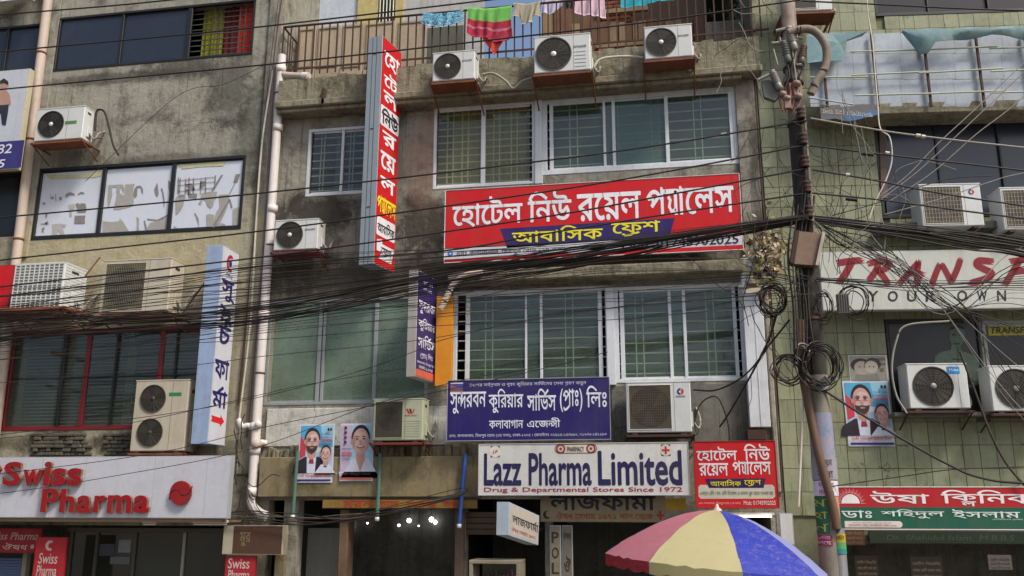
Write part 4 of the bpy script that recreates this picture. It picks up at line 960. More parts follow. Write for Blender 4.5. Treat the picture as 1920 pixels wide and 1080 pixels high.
ac(C, (249, 713, 350, 846), -.6, .34, 'tall cream double fan air conditioner beside the red framed window', m=M_acc, fan=[(.35, .74, .195), (.35, .26, .195)], hubm=M_fanb,
   sub=lambda t, c, u0, u1, z0, z1, v: t.part('badge', (lambda q: q.rect(u0+(u1-u0)*.64, u0+(u1-u0)*.87, z0+(z1-z0)*.77, z0+(z1-z0)*.82, v-.003))(MB()), ink('#1f7d4a'), c))
def wlogo(t, c, u0, u1, z0, z1, v):
    W, H = u1-u0, z1-z0; mb = MB(); X = lambda a, b: (u0+W*a, v-.004, z0+H*b)
    for s in (0, .055): mb.poly([X(.66+s, .76), X(.69+s, .76), X(.735+s, .66), X(.715+s, .63)]); mb.poly([X(.79+s-.03, .76), X(.82+s-.04, .74), X(.75+s, .64), X(.735+s, .66)])
    t.part('emblem', mb, ink('#a5231f'), c)
    for k in range(7): q = MB(); q.box(u0+W*.62, u0+W*.94, v-.004, v, z0+H*(.1+.06*k), z0+H*(.108+.06*k)); t.part('louvre_line', q, M_acg, c)
ac(C, (699, 748, 793, 826), -.5, .34, 'pale greenish air conditioner with square dark grille above the beige beam', style='square', m=M_acg, fan=(.32, .52, .30), sub=wlogo, logo=[('WALTON', (.63, .87, .58, .615), '#a5231f', 0)], bm=mat('bracket_red', '#6b2a26', .7))
def glogo(t, c, u0, u1, z0, z1, v):
    W, H = u1-u0, z1-z0; cu_, cz, r = u0+W*.845, z0+H*.80, H*.065
    mb = MB(); A = [(cu_+r*cos(a), v-.004, cz+r*sin(a)) for a in [radians(80+12*k) for k in range(17)]]; Bk = [(cu_+r*.5*cos(a), v-.004, cz+r*.5*sin(a)) for a in [radians(80+12*k) for k in range(17)]][::-1]; mb.poly(A+Bk); t.part('emblem', mb, ink('#1c2f70'), c)
    mb = MB(); A = [(cu_+r*cos(a), v-.005, cz+r*sin(a)) for a in [radians(-70+12*k) for k in range(12)]]; Bk = [(cu_+r*.4*cos(a), v-.005, cz+r*.4*sin(a)) for a in [radians(-70+12*k) for k in range(12)]][::-1]; mb.poly(A+Bk); t.part('emblem', mb, ink('#c0282c'), c)
ac(C, (1174, 716, 1296, 811), -.5, .36, 'white air conditioner with rusty square grille between navy board and white duct', style='square', fan=(.37, .5, .42), sub=glogo, logo=[('GREE', (.77, .92, .69, .72), '#44506e', 0)], guard=mat('guard_rusty', '#5d5040', .7, dirt=.5, dirtcol='#33251a', streak=0), bm=M_rustd)
ac(R, (1726, 345, 1842, 424), -.62, .4, 'white air conditioner with brown mesh grille standing left on the dark ledge', style='grid', fan=(.36, .5, .42), sub=glogo, guard=mat('guard_beige', '#9c8f7c', .6, dirt=.3, streak=0), bracket=False)
ac(R, (1878, 351, 1996, 430), -.62, .4, 'white mesh grille air conditioner cut by the right picture edge on the ledge', style='grid', fan=(.36, .5, .42), sub=glogo, guard=mat('guard_beige', '#9c8f7c', .6), bracket=False)
def mlogo(t, c, u0, u1, z0, z1, v):
    W, H = u1-u0, z1-z0; b = t.part('badge', (lambda q: q.rect(u0+W*.67, u0+W*.88, z0+H*.77, z0+H*.93, v-.003))(MB()), ink('#2384c6'), c)
MID = [('Midea', (.72, .87, .83, .89), '#dfe8ee', 0)]
ac(R, (1702, 682, 1816, 766), -.45, .36, 'white air conditioner with big black round fan under the printed muscular figure', fan=(.42, .5, .43), guard=M_fan, sub=mlogo, logo=[('Midea', (.71, .86, .83, .89), '#dfe8ee', 0)], hubm=mat('hub_grey', '#7d7f80', .4), bm=M_rustd)
ac(R, (1857, 686, 1972, 771), -.45, .36, 'white air conditioner with black fan at the right picture edge below yellow strip', fan=(.42, .5, .43), guard=M_fan, sub=mlogo, logo=[('Midea', (.71, .86, .83, .89), '#dfe8ee', 0)], hubm=mat('hub_grey', '#7d7f80', .4), bm=M_rustd)
ac(R, (1466, -48, 1558, 20), -.6, .36, 'white air conditioner partly hidden behind the pole top', style='square', fan=(.36, .5, .42), bm=M_rust)

# ================================================================== SIGNS
M_sred = ink('#bd0f18'); M_spur = ink('#2f1a62'); M_white_i = ink('#d9d9dc'); M_yellow_i = ink('#ddd22e'); M_navy_i = ink('#231d5c'); M_blk = ink('#1b1a20')
M_spanel = paint('sign_white', '#c9c8c4', .45, dirt=.15, streak=.12)
M_sback = paint('sign_edge_metal', '#9a9c9e', .45)
def board(name, label, F, box, v, th, face, edge=None, trim=None, cat='sign', tw_=.02):
    u0, u1, z0, z1 = F.r(*box, v); t = Thing(name, label, cat, F, (u0+u1)/2, v+th, z0)
    mb = MB(); mb.box(u0, u1, v, v+th, z0, z1, .004); t.cab = t.part('cabinet', mb, edge or M_sback)
    mb = MB(); mb.box(u0+.012, u1-.012, v-.003, v-.0005, z0+.012, z1-.012); t.part('face_panel', mb, face)
    if trim: mb = MB(); frame_mb(u0-.003, u1+.003, z0-.003, z1+.003, v, tw_, .012, mb); t.part('trim', mb, trim)
    t.R = (u0, u1, z0, z1); t.v = v-.003
    t.px = lambda x0, y0, x1, y1: F.r(x0, y0, x1, y1, v)
    t.fr = lambda a, b, c, d: (u0+(u1-u0)*a, u0+(u1-u0)*b, z0+(z1-z0)*c, z0+(z1-z0)*d)
    return t
def write(t, text, rect, col, bold=.012, h=0, shear=0., lift=.0, name='lettering', label=None):
    mb = letters(text, rect, onwall(t.v-lift), bold, h, shear); return t.part(name, mb, [ink(col), ink(col)] if h else ink(col), label=label)
def patch(t, pts, col, lift=.002, name='print'):
    mb = MB(); mb.poly([(a, t.v-lift, b) for a, b in pts]); return t.part(name, mb, ink(col) if isinstance(col, str) else col)
# 1. big red banner
t = board('hotel_banner', 'wide red banner with big white Bengali hotel name between the window rows', C, (834, 341, 1391, 481), -.38, .06, M_sred, trim=paint('banner_trim', '#cfc9c6', .5), tw_=.012)
f = t.fr
u0, u1, z0, z1 = t.R
write(t, 'হোটেল', f(.028, .272, .48, .875), '#dddde2', .028); write(t, 'নিউ', f(.293, .440, .50, .90), '#dddde2', .028)
write(t, 'রয়েল', f(.462, .674, .48, .83), '#dddde2', .028); write(t, 'প্যালেস', f(.695, .978, .50, .865), '#dddde2', .028)
P_ = lambda *q: [(u0+(u1-u0)*a, z0+(z1-z0)*b) for a, b in q]
patch(t, P_((.195, .43), (.785, .455), (.765, .215), (.22, .165)), '#2a1a5c', .001)
for (tx, r_) in (('আবাসিক', (.238, .545, .225, .425)), ('ফ্রেশ', (.575, .735, .245, .435))): write(t, tx, f(*r_), '#ddd22e', .02, lift=.002)
patch(t, P_((.0, .195), (1., .215), (1., .065), (.0, .05)), '#c4c4cc', .001)
write(t, '৪নং কলাবাগান, মিরপুর রোড (২য় তলা), ঢাকা-১২০৫।', f(.045, .55, .075, .165), '#26242c', .0, lift=.003)
write(t, 'Mob: 01745902025', f(.61, .985, .085, .20), '#26242c', .02, lift=.003)
for a in (.022, .575): mb = MB(); mb.disc(u0+(u1-u0)*a, z0+(z1-z0)*.125, t.v-.003, .045, 16); t.part('print', mb, ink('#1f6fb0'))
for a in (.022, .575): mb = MB(); mb.disc(u0+(u1-u0)*a, z0+(z1-z0)*.125, t.v-.004, .016, 12); t.part('print', mb, ink('#c4d8e8'))
# 2. tall red projecting sign
def flag(name, label, F, xn, xm, ytop, ybot, vn, vf, edge, face, turn=0.):
    """box sign standing out from the wall: street edge between pixels xn..xm, side face towards +u from depth vn back to vf"""
    ym = (ytop+ybot)/2; u0, u1 = F.p(xn, ym, vn)[0], F.p(xm, ym, vn)[0]; z1 = F.p((xn+xm)/2, ytop, vn)[1]; z0 = F.p((xn+xm)/2, ybot, vn)[1]
    t = Thing(name, label, 'sign', F, (u0+u1)/2, vf, z0)
    mb = MB(); mb.box(u0, u1, vn, vf, z0, z1, .004); t.part('cabinet', mb, edge)
    for u, w in ((u1, 1), (u0, -1)): mb = MB(); mb.poly([(u+.003*w, vn+.012, z0+.012), (u+.003*w, vf-.012, z0+.012), (u+.003*w, vf-.012, z1-.012), (u+.003*w, vn+.012, z1-.012)]); t.part('face_panel', mb, face)
    t.u = u1+.003; t.R = (vn, vf, z0, z1); t.ub = (u0, u1)
    if turn:                                         # the sign is hung askew: turned about its street edge
        near = F.w(u1, vn, z0); loc = Vector(t.e.location); rot = Matrix.Rotation(-turn, 3, 'Z'); t.e.rotation_euler.z = F.a-turn; t.e.location = near + rot @ (loc-near)
    for zz in (z0+.3, z1-.3): mb = MB(); mb.tube([((u0+u1)/2, vf-.01, zz), ((u0+u1)/2, 0, zz)], .018, 6); t.part('bracket_arm', mb, M_rustd)
    return t
def swrite(t, text, a, b, c, d, col, bold=.02, lift=0.):
    vn, vf, z0, z1 = t.R; mb = letters(text, (vn+(vf-vn)*a, vn+(vf-vn)*b, z0+(z1-z0)*c, z0+(z1-z0)*d), onside(t.u+lift), bold); t.part('lettering', mb, ink(col))
def spatch(t, a, b, c, d, col, lift=.002, r=.0):
    vn, vf, z0, z1 = t.R; A, B_, C_, D_ = vn+(vf-vn)*a, vn+(vf-vn)*b, z0+(z1-z0)*c, z0+(z1-z0)*d; k = .02
    mb = MB(); mb.poly([(t.u+lift, y, z) for y, z in ((A+k, C_), (B_-k, C_), (B_, C_+k), (B_, D_-k), (B_-k, D_), (A+k, D_), (A, D_-k), (A, C_+k))]); t.part('print', mb, ink(col) if isinstance(col, str) else col)
t = flag('hotel_sign', 'tall red projecting hotel sign with stacked white letters and pale grey edge', C, 679, 709, 68, 494, -.78, -.12, paint('sign_greyblue', '#8e989f', .45), M_sred, turn=radians(12))
vn, vf, z0, z1 = t.R
mb = MB()
for a in (.33, .62): u = t.ub[0]+(t.ub[1]-t.ub[0])*a; mb.box(u-.003, u+.003, vn-.003, vn+.001, z0, z1)
t.part('edge_seam', mb, M_cableb)
for k in (.08, .42, .76): mb = MB(); u = t.ub[0]+(t.ub[1]-t.ub[0])*.5; mb.box(u-.03, u+.03, vn-.006, vn-.002, z0+(z1-z0)*(1-k)-.006, z0+(z1-z0)*(1-k)+.006); t.part('clip', mb, M_fan)
for tx, a, b, c, d in (('হো', .12, .88, .872, .945), ('টে', .14, .84, .785, .85), ('ল', .16, .86, .705, .76), ('র', .18, .84, .525, .58), ('য়ে', .12, .86, .418, .488), ('ল', .16, .86, .325, .38)): swrite(t, tx, a, b, c, d, '#dedee2', .035)
spatch(t, .04, .96, .60, .69, '#d4d4d8'); swrite(t, 'নিউ', .10, .92, .612, .68, '#1b1a20', .03, .004)
swrite(t, 'প্যালেস', .05, .95, .225, .295, '#ddd02c', .03); spatch(t, .06, .95, .125, .205, '#d4d4d8'); swrite(t, 'আবাসিক', .10, .92, .14, .19, '#1b1a20', .01, .004)
mb = MB(); vv = lambda a: vn+(vf-vn)*a; zz = lambda c: z0+(z1-z0)*c
mb.poly([(t.u+.003, vv(a), zz(c)) for a, c in ((.1, .105), (.35, .115), (.35, .095), (.95, .095), (.82, .03), (.2, .03), (.35, .06), (.1, .06))]); t.part('print', mb, ink('#d4d4d8')); swrite(t, 'ফ্রেশ', .30, .80, .045, .085, '#1b1a20', .0, .006)
# 3. pharmacy projecting sign (left)
t = flag('pharmacy_sign', 'tall white projecting pharmacy sign with navy letters, light blue edge, red arrow at foot', C, 373, 403, 461, 832, -.68, -.10, paint('sign_skyblue', '#90a2bf', .45, dirt=.25, streak=.25), paint('sign_face_white', '#c6c8cf', .4))
for tx, a, b, c, d in (('সু', .10, .88, .725, .83), ('ই', .14, .86, .605, .70), ('চ', .12, .82, .505, .59), ('ফা', .08, .88, .33, .425), ('র্মা', .08, .90, .185, .29)): swrite(t, tx, a, b, c, d, '#231f5e', .035)
swrite(t, 'লিঃ', .30, .68, .845, .875, '#3a3a6a', .0)
vn, vf, z0, z1 = t.R
def swirl_logo(t, place, col, cx, cz, r, col2=None):
    """two interlocked comma shapes"""
    for k, cc in ((0, col), (1, col2 or col)):
        P0 = []; off = pi*k
        for i in range(15): a = radians(70-i*20)+off; P0.append((cx+r*cos(a), cz+r*sin(a)))
        for i in range(12): a = radians(-200+i*20)+off; w = r*(.62-.035*i); P0.append((cx+w*cos(a)+.06*r*cos(off), cz+w*sin(a)))
        mb = MB(); mb.poly([place(a, b, .004) for a, b in P0]); t.part('emblem', mb, ink(cc) if isinstance(cc, str) else cc)
vv = lambda a: vn+(vf-vn)*a; zz = lambda c: z0+(z1-z0)*c
P0 = [(vv(.5)+.13*cos(radians(a)), zz(.925)+.15*sin(radians(a))) for a in range(50, 310, 15)] + [(vv(.52)+.075*cos(radians(a)), zz(.925)+.09*sin(radians(a))) for a in range(300, 60, -15)]
mb = MB(); mb.poly([(t.u+.003, a, b) for a, b in P0]); t.part('emblem', mb, ink('#a32338'))
P0 = [(vv(.5)+.05*cos(radians(a)), zz(.925)+.06*sin(radians(a))) for a in range(0, 360, 24)]; mb = MB(); mb.poly([(t.u+.004, a, b) for a, b in P0]); t.part('emblem', mb, ink('#231f5e'))
mb = MB(); mb.poly([(t.u+.003, vv(a), zz(c)) for a, c in ((.1, .11), (.15, .125), (.1, .14), (.62, .135), (.62, .15), (.85, .12), (.62, .09), (.62, .105))]); t.part('print', mb, ink('#c8202a'))
# 4. courier projecting sign + orange board behind
t = flag('courier_sign', 'navy projecting courier sign with white stacked words and pale grey edge', C, 763, 781, 506, 706, -.85, -.12, paint('sign_palegrey', '#a9a39c', .5), ink('#2a1f5e'), turn=radians(9.5))
for tx, a, b, c, d, bo in (('সুন্দরবন', .08, .95, .60, .72, .01), ('কুরিয়ার', .08, .95, .44, .565, .01), ('সার্ভিস', .08, .95, .28, .41, .01), ('(প্রাঃ) লিঃ', .22, .82, .18, .25, .0), ('কলাবাগান, মিরপুর রোড', .06, .95, .125, .16, 0), ('ঢাকা-১২০৫', .15, .85, .085, .115, 0), ('কুরিয়ার', .25, .75, .89, .93, 0), ('এজেন্সী', .28, .72, .83, .87, 0)): swrite(t, tx, a, b, c, d, '#d6d6e0', bo)
spatch(t, .02, .98, .01, .075, '#c2583f')
t = Thing('orange_panel', 'bright orange upright panel between the courier sign and window frame', 'sign', C, uc(838, 640, -.2), -.2, zc(838, 722, -.2))
mb = MB(); r = C.r(818, 556, 849, 724, -.2); mb.box(r[0], r[1], -.24, -.16, r[2], r[3], .004); t.part('panel', mb, paint('orange_paint', '#c9831a', .5, dirt=.2))
# 5. navy courier board
t = board('courier_board', 'wide navy courier signboard with white Bengali lettering below the window', C, (838, 710, 1144, 826), -.42, .05, ink('#241b5e'), trim=paint('navy_trim', '#8a8a96', .4), tw_=.012)
f = t.fr
write(t, 'দেশের সর্বপ্রথম ও বৃহৎ কুরিয়ার সার্ভিসের সেবা গ্রহণ করুন', f(.14, .86, .87, .955), '#c9c9da', 0)
for tx, a, b, c, d in (('সুন্দরবন', .02, .245, .45, .80), ('কুরিয়ার', .262, .475, .45, .84), ('সার্ভিস', .50, .675, .48, .83), ('(প্রাঃ)', .70, .835, .45, .82), ('লিঃ', .86, .98, .52, .86)): write(t, tx, f(a, b, c, d), '#dedeea', .016)
write(t, 'কলাবাগান', f(.265, .475, .20, .335), '#dedeea', .012); write(t, 'এজেন্সী', f(.50, .70, .20, .36), '#dedeea', .012)
write(t, '৪নং, কলাবাগান, মিরপুর রোড (২য় তলা), ঢাকা-১২০৫ । মোবাইলঃ ০১৯১৫-১৫৩৯৯০, ০১৬৭৩-১৪১১৮০', f(.02, .975, .05, .125), '#c9c9da', 0)
patch(t, [(f(.02, .1, .8, .95)[0], f(0, 0, .80, .96)[2]), (f(.02, .1, 0, 0)[1], f(0, 0, .80, 0)[2]), (f(.02, .1, 0, 0)[1], f(0, 0, 0, .96)[3]), (f(.02, .1, 0, 0)[0], f(0, 0, 0, .96)[3])], '#46458a')
a_, b_, c_, d_ = f(.02, .10, .80, .96)
patch(t, [(a_, c_), (b_, c_), (b_, c_+(d_-c_)*.15), (a_, c_+(d_-c_)*.15)], '#b06a3a', .004); patch(t, [(a_, d_-(d_-c_)*.12), (b_, d_-(d_-c_)*.12), (b_, d_), (a_, d_)], '#c8c8d8', .004)
patch(t, [(a_, c_+(d_-c_)*.3), (b_, c_+(d_-c_)*.3), (a_, c_+(d_-c_)*.75)], '#8b5a5a', .004)
# 6. white pharmacy board (centre)
t = board('pharmacy_board', 'white pharmacy signboard with heavy navy English letters and red line beneath', C, (897, 831, 1292, 929), -.5, .07, M_spanel, trim=paint('board_trim', '#b3b0a8', .4), tw_=.014)
f = t.fr
for tx, a, b, c, d in (('Lazz', .03, .208, .20, .80), ('Pharma', .248, .545, .20, .80), ('Limited', .58, .965, .20, .83)): write(t, tx, f(a, b, c, d), '#241f4c', .035)
write(t, 'Drug & Departmental Stores Since 1972', f(.03, .965, .045, .155), '#a3213a', .02)
def disc(t, cx, cz, r, col, lift=.003, n=24, sx=1.): mb = MB(); mb.poly([(cx+r*sx*cos(2*pi*k/n), t.v-lift, cz+r*sin(2*pi*k/n)) for k in range(n)]); return t.part('emblem', mb, ink(col))
def rectp(t, r_, col, lift=.002): mb = MB(); mb.rect(r_[0], r_[1], r_[2], r_[3], t.v-lift); return t.part('print', mb, ink(col))
rectp(t, f(.060, .105, .74, .96), '#26302c'); q = f(.060, .105, .74, .96); disc(t, (q[0]+q[1])/2, (q[2]+q[3])/2, .085, '#d8cfc4'); write(t, 'LP', (q[0]+.035, q[1]-.035, q[2]+.06, q[3]-.06), '#a32338', .02, shear=.2, lift=.005)
rectp(t, f(.875, .918, .74, .96), '#33302c'); q = f(.875, .918, .74, .96); disc(t, (q[0]+q[1])/2, (q[2]+q[3])/2, .082, '#cdc2b4'); cx, cz = (q[0]+q[1])/2, (q[2]+q[3])/2
rectp(t, (cx-.055, cx+.055, cz-.014, cz+.014), '#b0202c', .005); rectp(t, (cx-.014, cx+.014, cz-.055, cz+.055), '#b0202c', .0056)
q = f(.372, .575, .80, .985); k_ = (q[3]-q[2])/2
def pill(t, q, col, lift): h = (q[3]-q[2])/2; cz = (q[2]+q[3])/2; mb = MB(); mb.poly([(q[0]+h+h*cos(a), t.v-lift, cz+h*sin(a)) for a in [radians(90+15*i) for i in range(13)]] + [(q[1]-h+h*cos(a), t.v-lift, cz+h*sin(a)) for a in [radians(-90+15*i) for i in range(13)]]); return t.part('print', mb, ink(col))
pill(t, q, '#7a3a34', .002); pill(t, (q[0]+.012, q[1]-.012, q[2]+.012, q[3]-.012), '#cfc6b8', .003); write(t, 'PHARMACY', (q[0]+.19, q[1]-.19, q[2]+.03, q[2]+.10), '#3a2a2a', .015, lift=.004)
for cx in (q[0]+.09, q[1]-.09): disc(t, cx, (q[2]+q[3])/2, .07, '#7a2f2c', .004); disc(t, cx, (q[2]+q[3])/2, .045, '#cdb9a8', .005); disc(t, cx, (q[2]+q[3])/2, .02, '#7a2f2c', .006)
# 7. small red hotel board
t = board('hotel_board', 'square red hotel board with yellow strip, right of white pharmacy board', C, (1302, 827, 1457, 953), -.55, .1, M_sred, edge=paint('sign_edge_orange', '#a8741f', .5), trim=ink('#8e1a1c'), tw_=.014)
f = t.fr
write(t, 'হোটেল', f(.04, .53, .70, .915), '#dcd2d4', .025); write(t, 'নিউ', f(.62, .93, .71, .95), '#dcd2d4', .025); write(t, 'রয়েল', f(.06, .415, .485, .665), '#dcd2d4', .025); write(t, 'প্যালেস', f(.47, .93, .50, .70), '#dcd2d4', .025)
u0, u1, z0, z1 = t.R; P_ = lambda *q: [(u0+(u1-u0)*a, z0+(z1-z0)*b) for a, b in q]
q = f(.04, .96, .14, .345); patch(t, [(q[0]+.03, q[2]), (q[1]-.03, q[2]), (q[1], q[2]+.03), (q[1], q[3]-.03), (q[1]-.03, q[3]), (q[0]+.03, q[3]), (q[0], q[3]-.03), (q[0], q[2]+.03)], '#bdb6a6', .001)
patch(t, P_((.13, .435), (.86, .44), (.83, .30), (.17, .30)), '#2a1a4c', .003); write(t, 'আবাসিক', f(.19, .56, .325, .42), '#d9c832', .015, lift=.005); write(t, 'ফ্রেশ', f(.60, .80, .325, .42), '#d9c832', .015, lift=.005)
write(t, 'এখানে এসি / নন এসি সিঙ্গেল ও ডাবল রুম ভাড়া দেওয়া হয়', f(.06, .94, .175, .265), '#3f5a48', 0, lift=.003)
write(t, '৪নং কলাবাগান, মিরপুর রোড (২য় তলা)', f(.04, .54, .05, .095), '#d8b0a8', 0); write(t, 'Mob: 01745902025', f(.58, .96, .05, .11), '#d8c0b8', .03)
# 8. Swiss pharmacy board, built-up letters
t = board('pharmacy_board', 'long white pharmacy fascia with raised red English letters at lower left', C, (-300, 857, 430, 971), -.8, .12, paint('fascia_white', '#b9bac2', .4, dirt=.2, streak=.15, dirtcol='#8a8474'), edge=paint('sign_edge_metal', '#9a9c9e', .45))
M_red3 = ink('#8c0f18', .35); M_gold = mat('letter_side_bronze', '#9a6e50', .35, metal=.5, dirt=.2)
def built(t, ch, rect, lift=.03, dep=.05, bold=.03):
    mb = letters(ch, rect, lambda a, b, h: (a, t.v-lift-h+0, b), bold, dep); t.part('raised_letter', mb, [M_red3, M_gold])
px = t.px
for ch, q in (('S', (13, 866, 46, 911)), ('w', (49, 881, 85, 911)), ('i', (88, 866, 101, 911)), ('s', (102, 878, 129, 911)), ('s', (131, 878, 159, 911)),
              ('P', (84, 916, 116, 960)), ('h', (119, 917, 147, 961)), ('a', (150, 929, 177, 962)), ('r', (182, 929, 204, 961)), ('m', (207, 928, 252, 962)), ('a', (256, 929, 285, 962))): built(t, ch, px(*q))
q = px(-14, 866, 8, 896); mb = MB(); cx, cz = (q[0]+q[1])/2, (q[2]+q[3])/2; mb.prism([(q[0], cz), (cx, q[2]), (q[1], cz), (cx, q[3])], t.v-.08, t.v-.03); t.part('raised_letter', mb, M_red3)
q = px(319, 903, 366, 946); cx, cz, r_ = (q[0]+q[1])/2, (q[2]+q[3])/2, (q[3]-q[2])/2
for k in (0, 1):
    off = pi*k+.35; P0 = []; g_ = r_*.06
    for i in range(15): a = -pi*i/14+pi; P0.append((r_*cos(a), r_*sin(a)+g_))
    for i in range(1, 9): a = -pi*i/8; P0.append((r_/2+r_/2*cos(a), r_/2*sin(a)*.8+g_))
    for i in range(1, 8): a = pi*i/8; P0.append((-r_/2+r_/2*cos(a), r_/2*sin(a)*.8+g_))
    P0.append((-r_*1.18, -r_*.22)); P0 = [(cx+x*cos(off)-y*sin(off), cz+x*sin(off)+y*cos(off)) for x, y in P0]
    mb = MB(); mb.prism(P0, t.v-.07, t.v-.03); t.part('emblem', mb, M_red3)
mb = MB(); mb.sm = False
for x in (75, 157, 287, 385, -60, -160): rr2 = px(x, 857, x+1, 971); m3 = MB(); m3.box(rr2[0], rr2[0]+.006, t.v-.001, t.v+.001, t.R[2]+.012, t.R[3]-.012); t.part('panel_joint', m3, M_sback)
# 9. lower pharmacy banner under the white board, small flag sign
M_cream = paint('banner_cream', '#8d7d62', .7, dirt=.4)
t = board('pharmacy_banner', 'dirty cream cloth banner with navy and red Bengali text under white board', C, (1013, 925, 1248, 979), -.2, .03, M_cream, edge=M_cream)
f = t.fr
write(t, 'লাজফার্মা', f(.08, .92, .42, 1.10), '#1f1c30', .03, lift=.002); write(t, 'ঔষধ সেবায় ১৯৭২ সাল থেকে', f(.13, .90, .10, .36), '#8c3a24', .015)
q = f(.93, .985, .08, .4); cx, cz = (q[0]+q[1])/2, (q[2]+q[3])/2; rectp(t, (q[0], q[1], cz-.018, cz+.018), '#9c2424'); rectp(t, (cx-.018, cx+.018, q[2], q[3]), '#9c2424', .0026)
q = f(.02, .09, .08, .42); cx, cz, r_ = (q[0]+q[1])/2, (q[2]+q[3])/2, .06
mb = MB(); mb.poly([(cx+r_*cos(a), t.v-.002, cz+r_*sin(a)) for a in [radians(60+15*i) for i in range(17)]] + [(cx+.03+r_*.8*cos(a), t.v-.002, cz+.01+r_*.8*sin(a)) for a in [radians(290-15*i) for i in range(15)]]); t.part('emblem', mb, ink('#2c2620'))
t = Thing('pharmacy_sign', 'small white projecting pharmacy lightbox with black Bengali name above the showcase', 'sign', C, uc(980, 1000, -.7), -.6, zc(980, 1005, -.7))
Q3 = lambda x, y, v: (C.p(x, y, v)[0], v, C.p(x, y, v)[1])
n0, n1, f1, f0 = [Vector(p) for p in (Q3(953, 1003, -1.05), Q3(954, 941, -1.05), Q3(1011, 967, -.62), Q3(1009, 1022, -.62))]; th_ = Vector((-.17, .0, 0)); MI = paint('sign_bluewhite', '#a3afbb', .4)
mb = MB(); A_ = [n0, f0, f1, n1]; B2 = [p+th_ for p in A_]; mb.raw(A_+B2, [(0,1,2,3), (7,6,5,4), (0,4,5,1), (1,5,6,2), (2,6,7,3), (3,7,4,0)]); t.part('cabinet', mb, MI)
nf_ = (f0-n0).cross(n1-n0).normalized(); nf_ = nf_ if nf_.x > 0 else -nf_
bil = lambda a, b, h: (n0*(1-a)*(1-b)+f0*a*(1-b)+f1*a*b+n1*(1-a)*b)+nf_*h
bil2 = lambda a, b, h: (lambda p, q: bil(a, b, h))(0, 0)
mb = MB(); mb.poly([bil2(.03, .05, .003), bil2(.97, .05, .003), bil2(.97, .95, .003), bil2(.03, .95, .003)]); t.part('face_panel', mb, paint('sign_offwhite', '#b0a89b', .5))
t.part('lettering', letters('লাজফার্মা', (.12, .97, .40, .74), lambda a, b, h: bil2(a, b, h+.004), .01), ink('#1b1a20')); t.part('lettering', letters('ঔষধ সেবায় ১৯৭২', (.10, .90, .14, .30), lambda a, b, h: bil2(a, b, h+.004), 0), ink('#9c3030'))
mb = MB(); mb.tube([tuple((f1+f0)/2+th_*.5), tuple((f1+f0)/2+th_*.5+Vector((.05, .6, 0)))], .02, 6); t.part('bracket_arm', mb, M_rustd)
# 10. yellow box and dark beam behind
t = Thing('yellow_box', 'small yellow sign box tucked between pharmacy banner and red hotel board', 'sign', C, uc(1268, 948, -.15), -.1, zc(1268, 962, -.15)); mb = MB(); r = C.r(1247, 935, 1286, 957, -.15); mb.box(r[0], r[1], -.2, -.1, r[2], r[3], .004); t.part('box', mb, paint('dirty_yellow', '#a98a1c', .6, dirt=.4))
t = Thing('tube_light', 'lit white fluorescent tube under the red hotel board', 'lamp', C, uc(1410, 966, -.3), -.2, zc(1410, 968, -.3)); mb = MB(); r = C.r(1372, 965, 1447, 968, -.3); mb.tube([(r[0], -.3, r[2]), (r[1], -.3, r[2])], .014, 8); t.part('tube', mb, emit('tube_glow', '#fff6e6', 2.5))
mb = MB(); mb.box(r[0]-.04, r[1]+.04, -.28, -.2, r[2]+.016, r[2]+.05); t.part('batten', mb, M_spanel)
# 11. brown shop name strip
t = board('shop_nameboard', 'dim brown nameboard with red Bengali letters above the dark shop opening', C, (604, 936, 896, 954), -.215, .03, mat('nameboard_brown', '#86672c', .7, dirt=.5, dirtcol='#2e2210', scale=3), edge=M_cableb)
write(t, 'মরন', t.fr(.14, .33, .15, .85), '#a0361c', .025); write(t, 'চাল', t.fr(.38, .50, .15, .85), '#a0361c', .025); write(t, 'আন্ডি', t.fr(.55, .74, .15, .95), '#a0361c', .025); write(t, 'সয়া', t.fr(.78, .90, .15, .85), '#a0361c', .025)
# vertical shop uprights beside the pharmacy door
t = board('upright_sign', 'cream vertical lettered board left of the pharmacy doorway', C, (1031, 985, 1052, 1130), -.22, .05, mat('upright_cream', '#7f7663', .6, dirt=.3)); 
for k, ch in enumerate('POLO'): write(t, ch, t.fr(.2, .8, .86-.2*k-.09, .86-.2*k+.05), '#3a2c22', .02)
t = board('upright_sign', 'second vertical board with red mark, just right of the cream one', C, (1054, 985, 1074, 1130), -.16, .05, mat('upright_grey', '#6e685c', .6, dirt=.3)); write(t, 'ঔষধ', t.fr(.15, .85, .82, .92), '#4a2a24', .02); write(t, 'ঔ', t.fr(.2, .8, .4, .6), '#4a2a24', .03)
t = Thing('display_case', 'glass display case with coloured goods in the dim pharmacy front', 'display case', C, uc(940, 1080, -.4), -.4, .16)
r = C.r(893, 1047, 985, 1120, -.45); mb = MB(); frame_mb(r[0], r[1], .16, r[3], -.45, .05, .5, mb); t.part('frame', mb, mat('case_frame', '#8d8570', .5)); mb = MB(); mb.rect(r[0]+.05, r[1]-.05, .2, r[3]-.05, -.25); t.part('backing', mb, M_fan)
random.seed(31)
for k in range(9):
    u = r[0]+.1+(r[1]-r[0]-.2)*k/9; h = ru(.1, .24); mb = MB(); rad = .022; mb.lathe(u, -.35, [(rad, r[3]-.36), (rad, r[3]-.36+h*.7), (rad*.4, r[3]-.36+h*.85), (rad*.4, r[3]-.36+h), (.001, r[3]-.36+h)], 8); t.part('bottle', mb, ink(['#6a3020', '#8a8a84', '#5a2a20', '#48603a', '#6e8a4a', '#c8c090', '#b8402a', '#703a6a', '#9a2a24'][k]))
mb = MB(); mb.box(r[0]+.05, r[1]-.05, -.45, -.26, r[3]-.40, r[3]-.38); t.part('shelf', mb, M_sback)

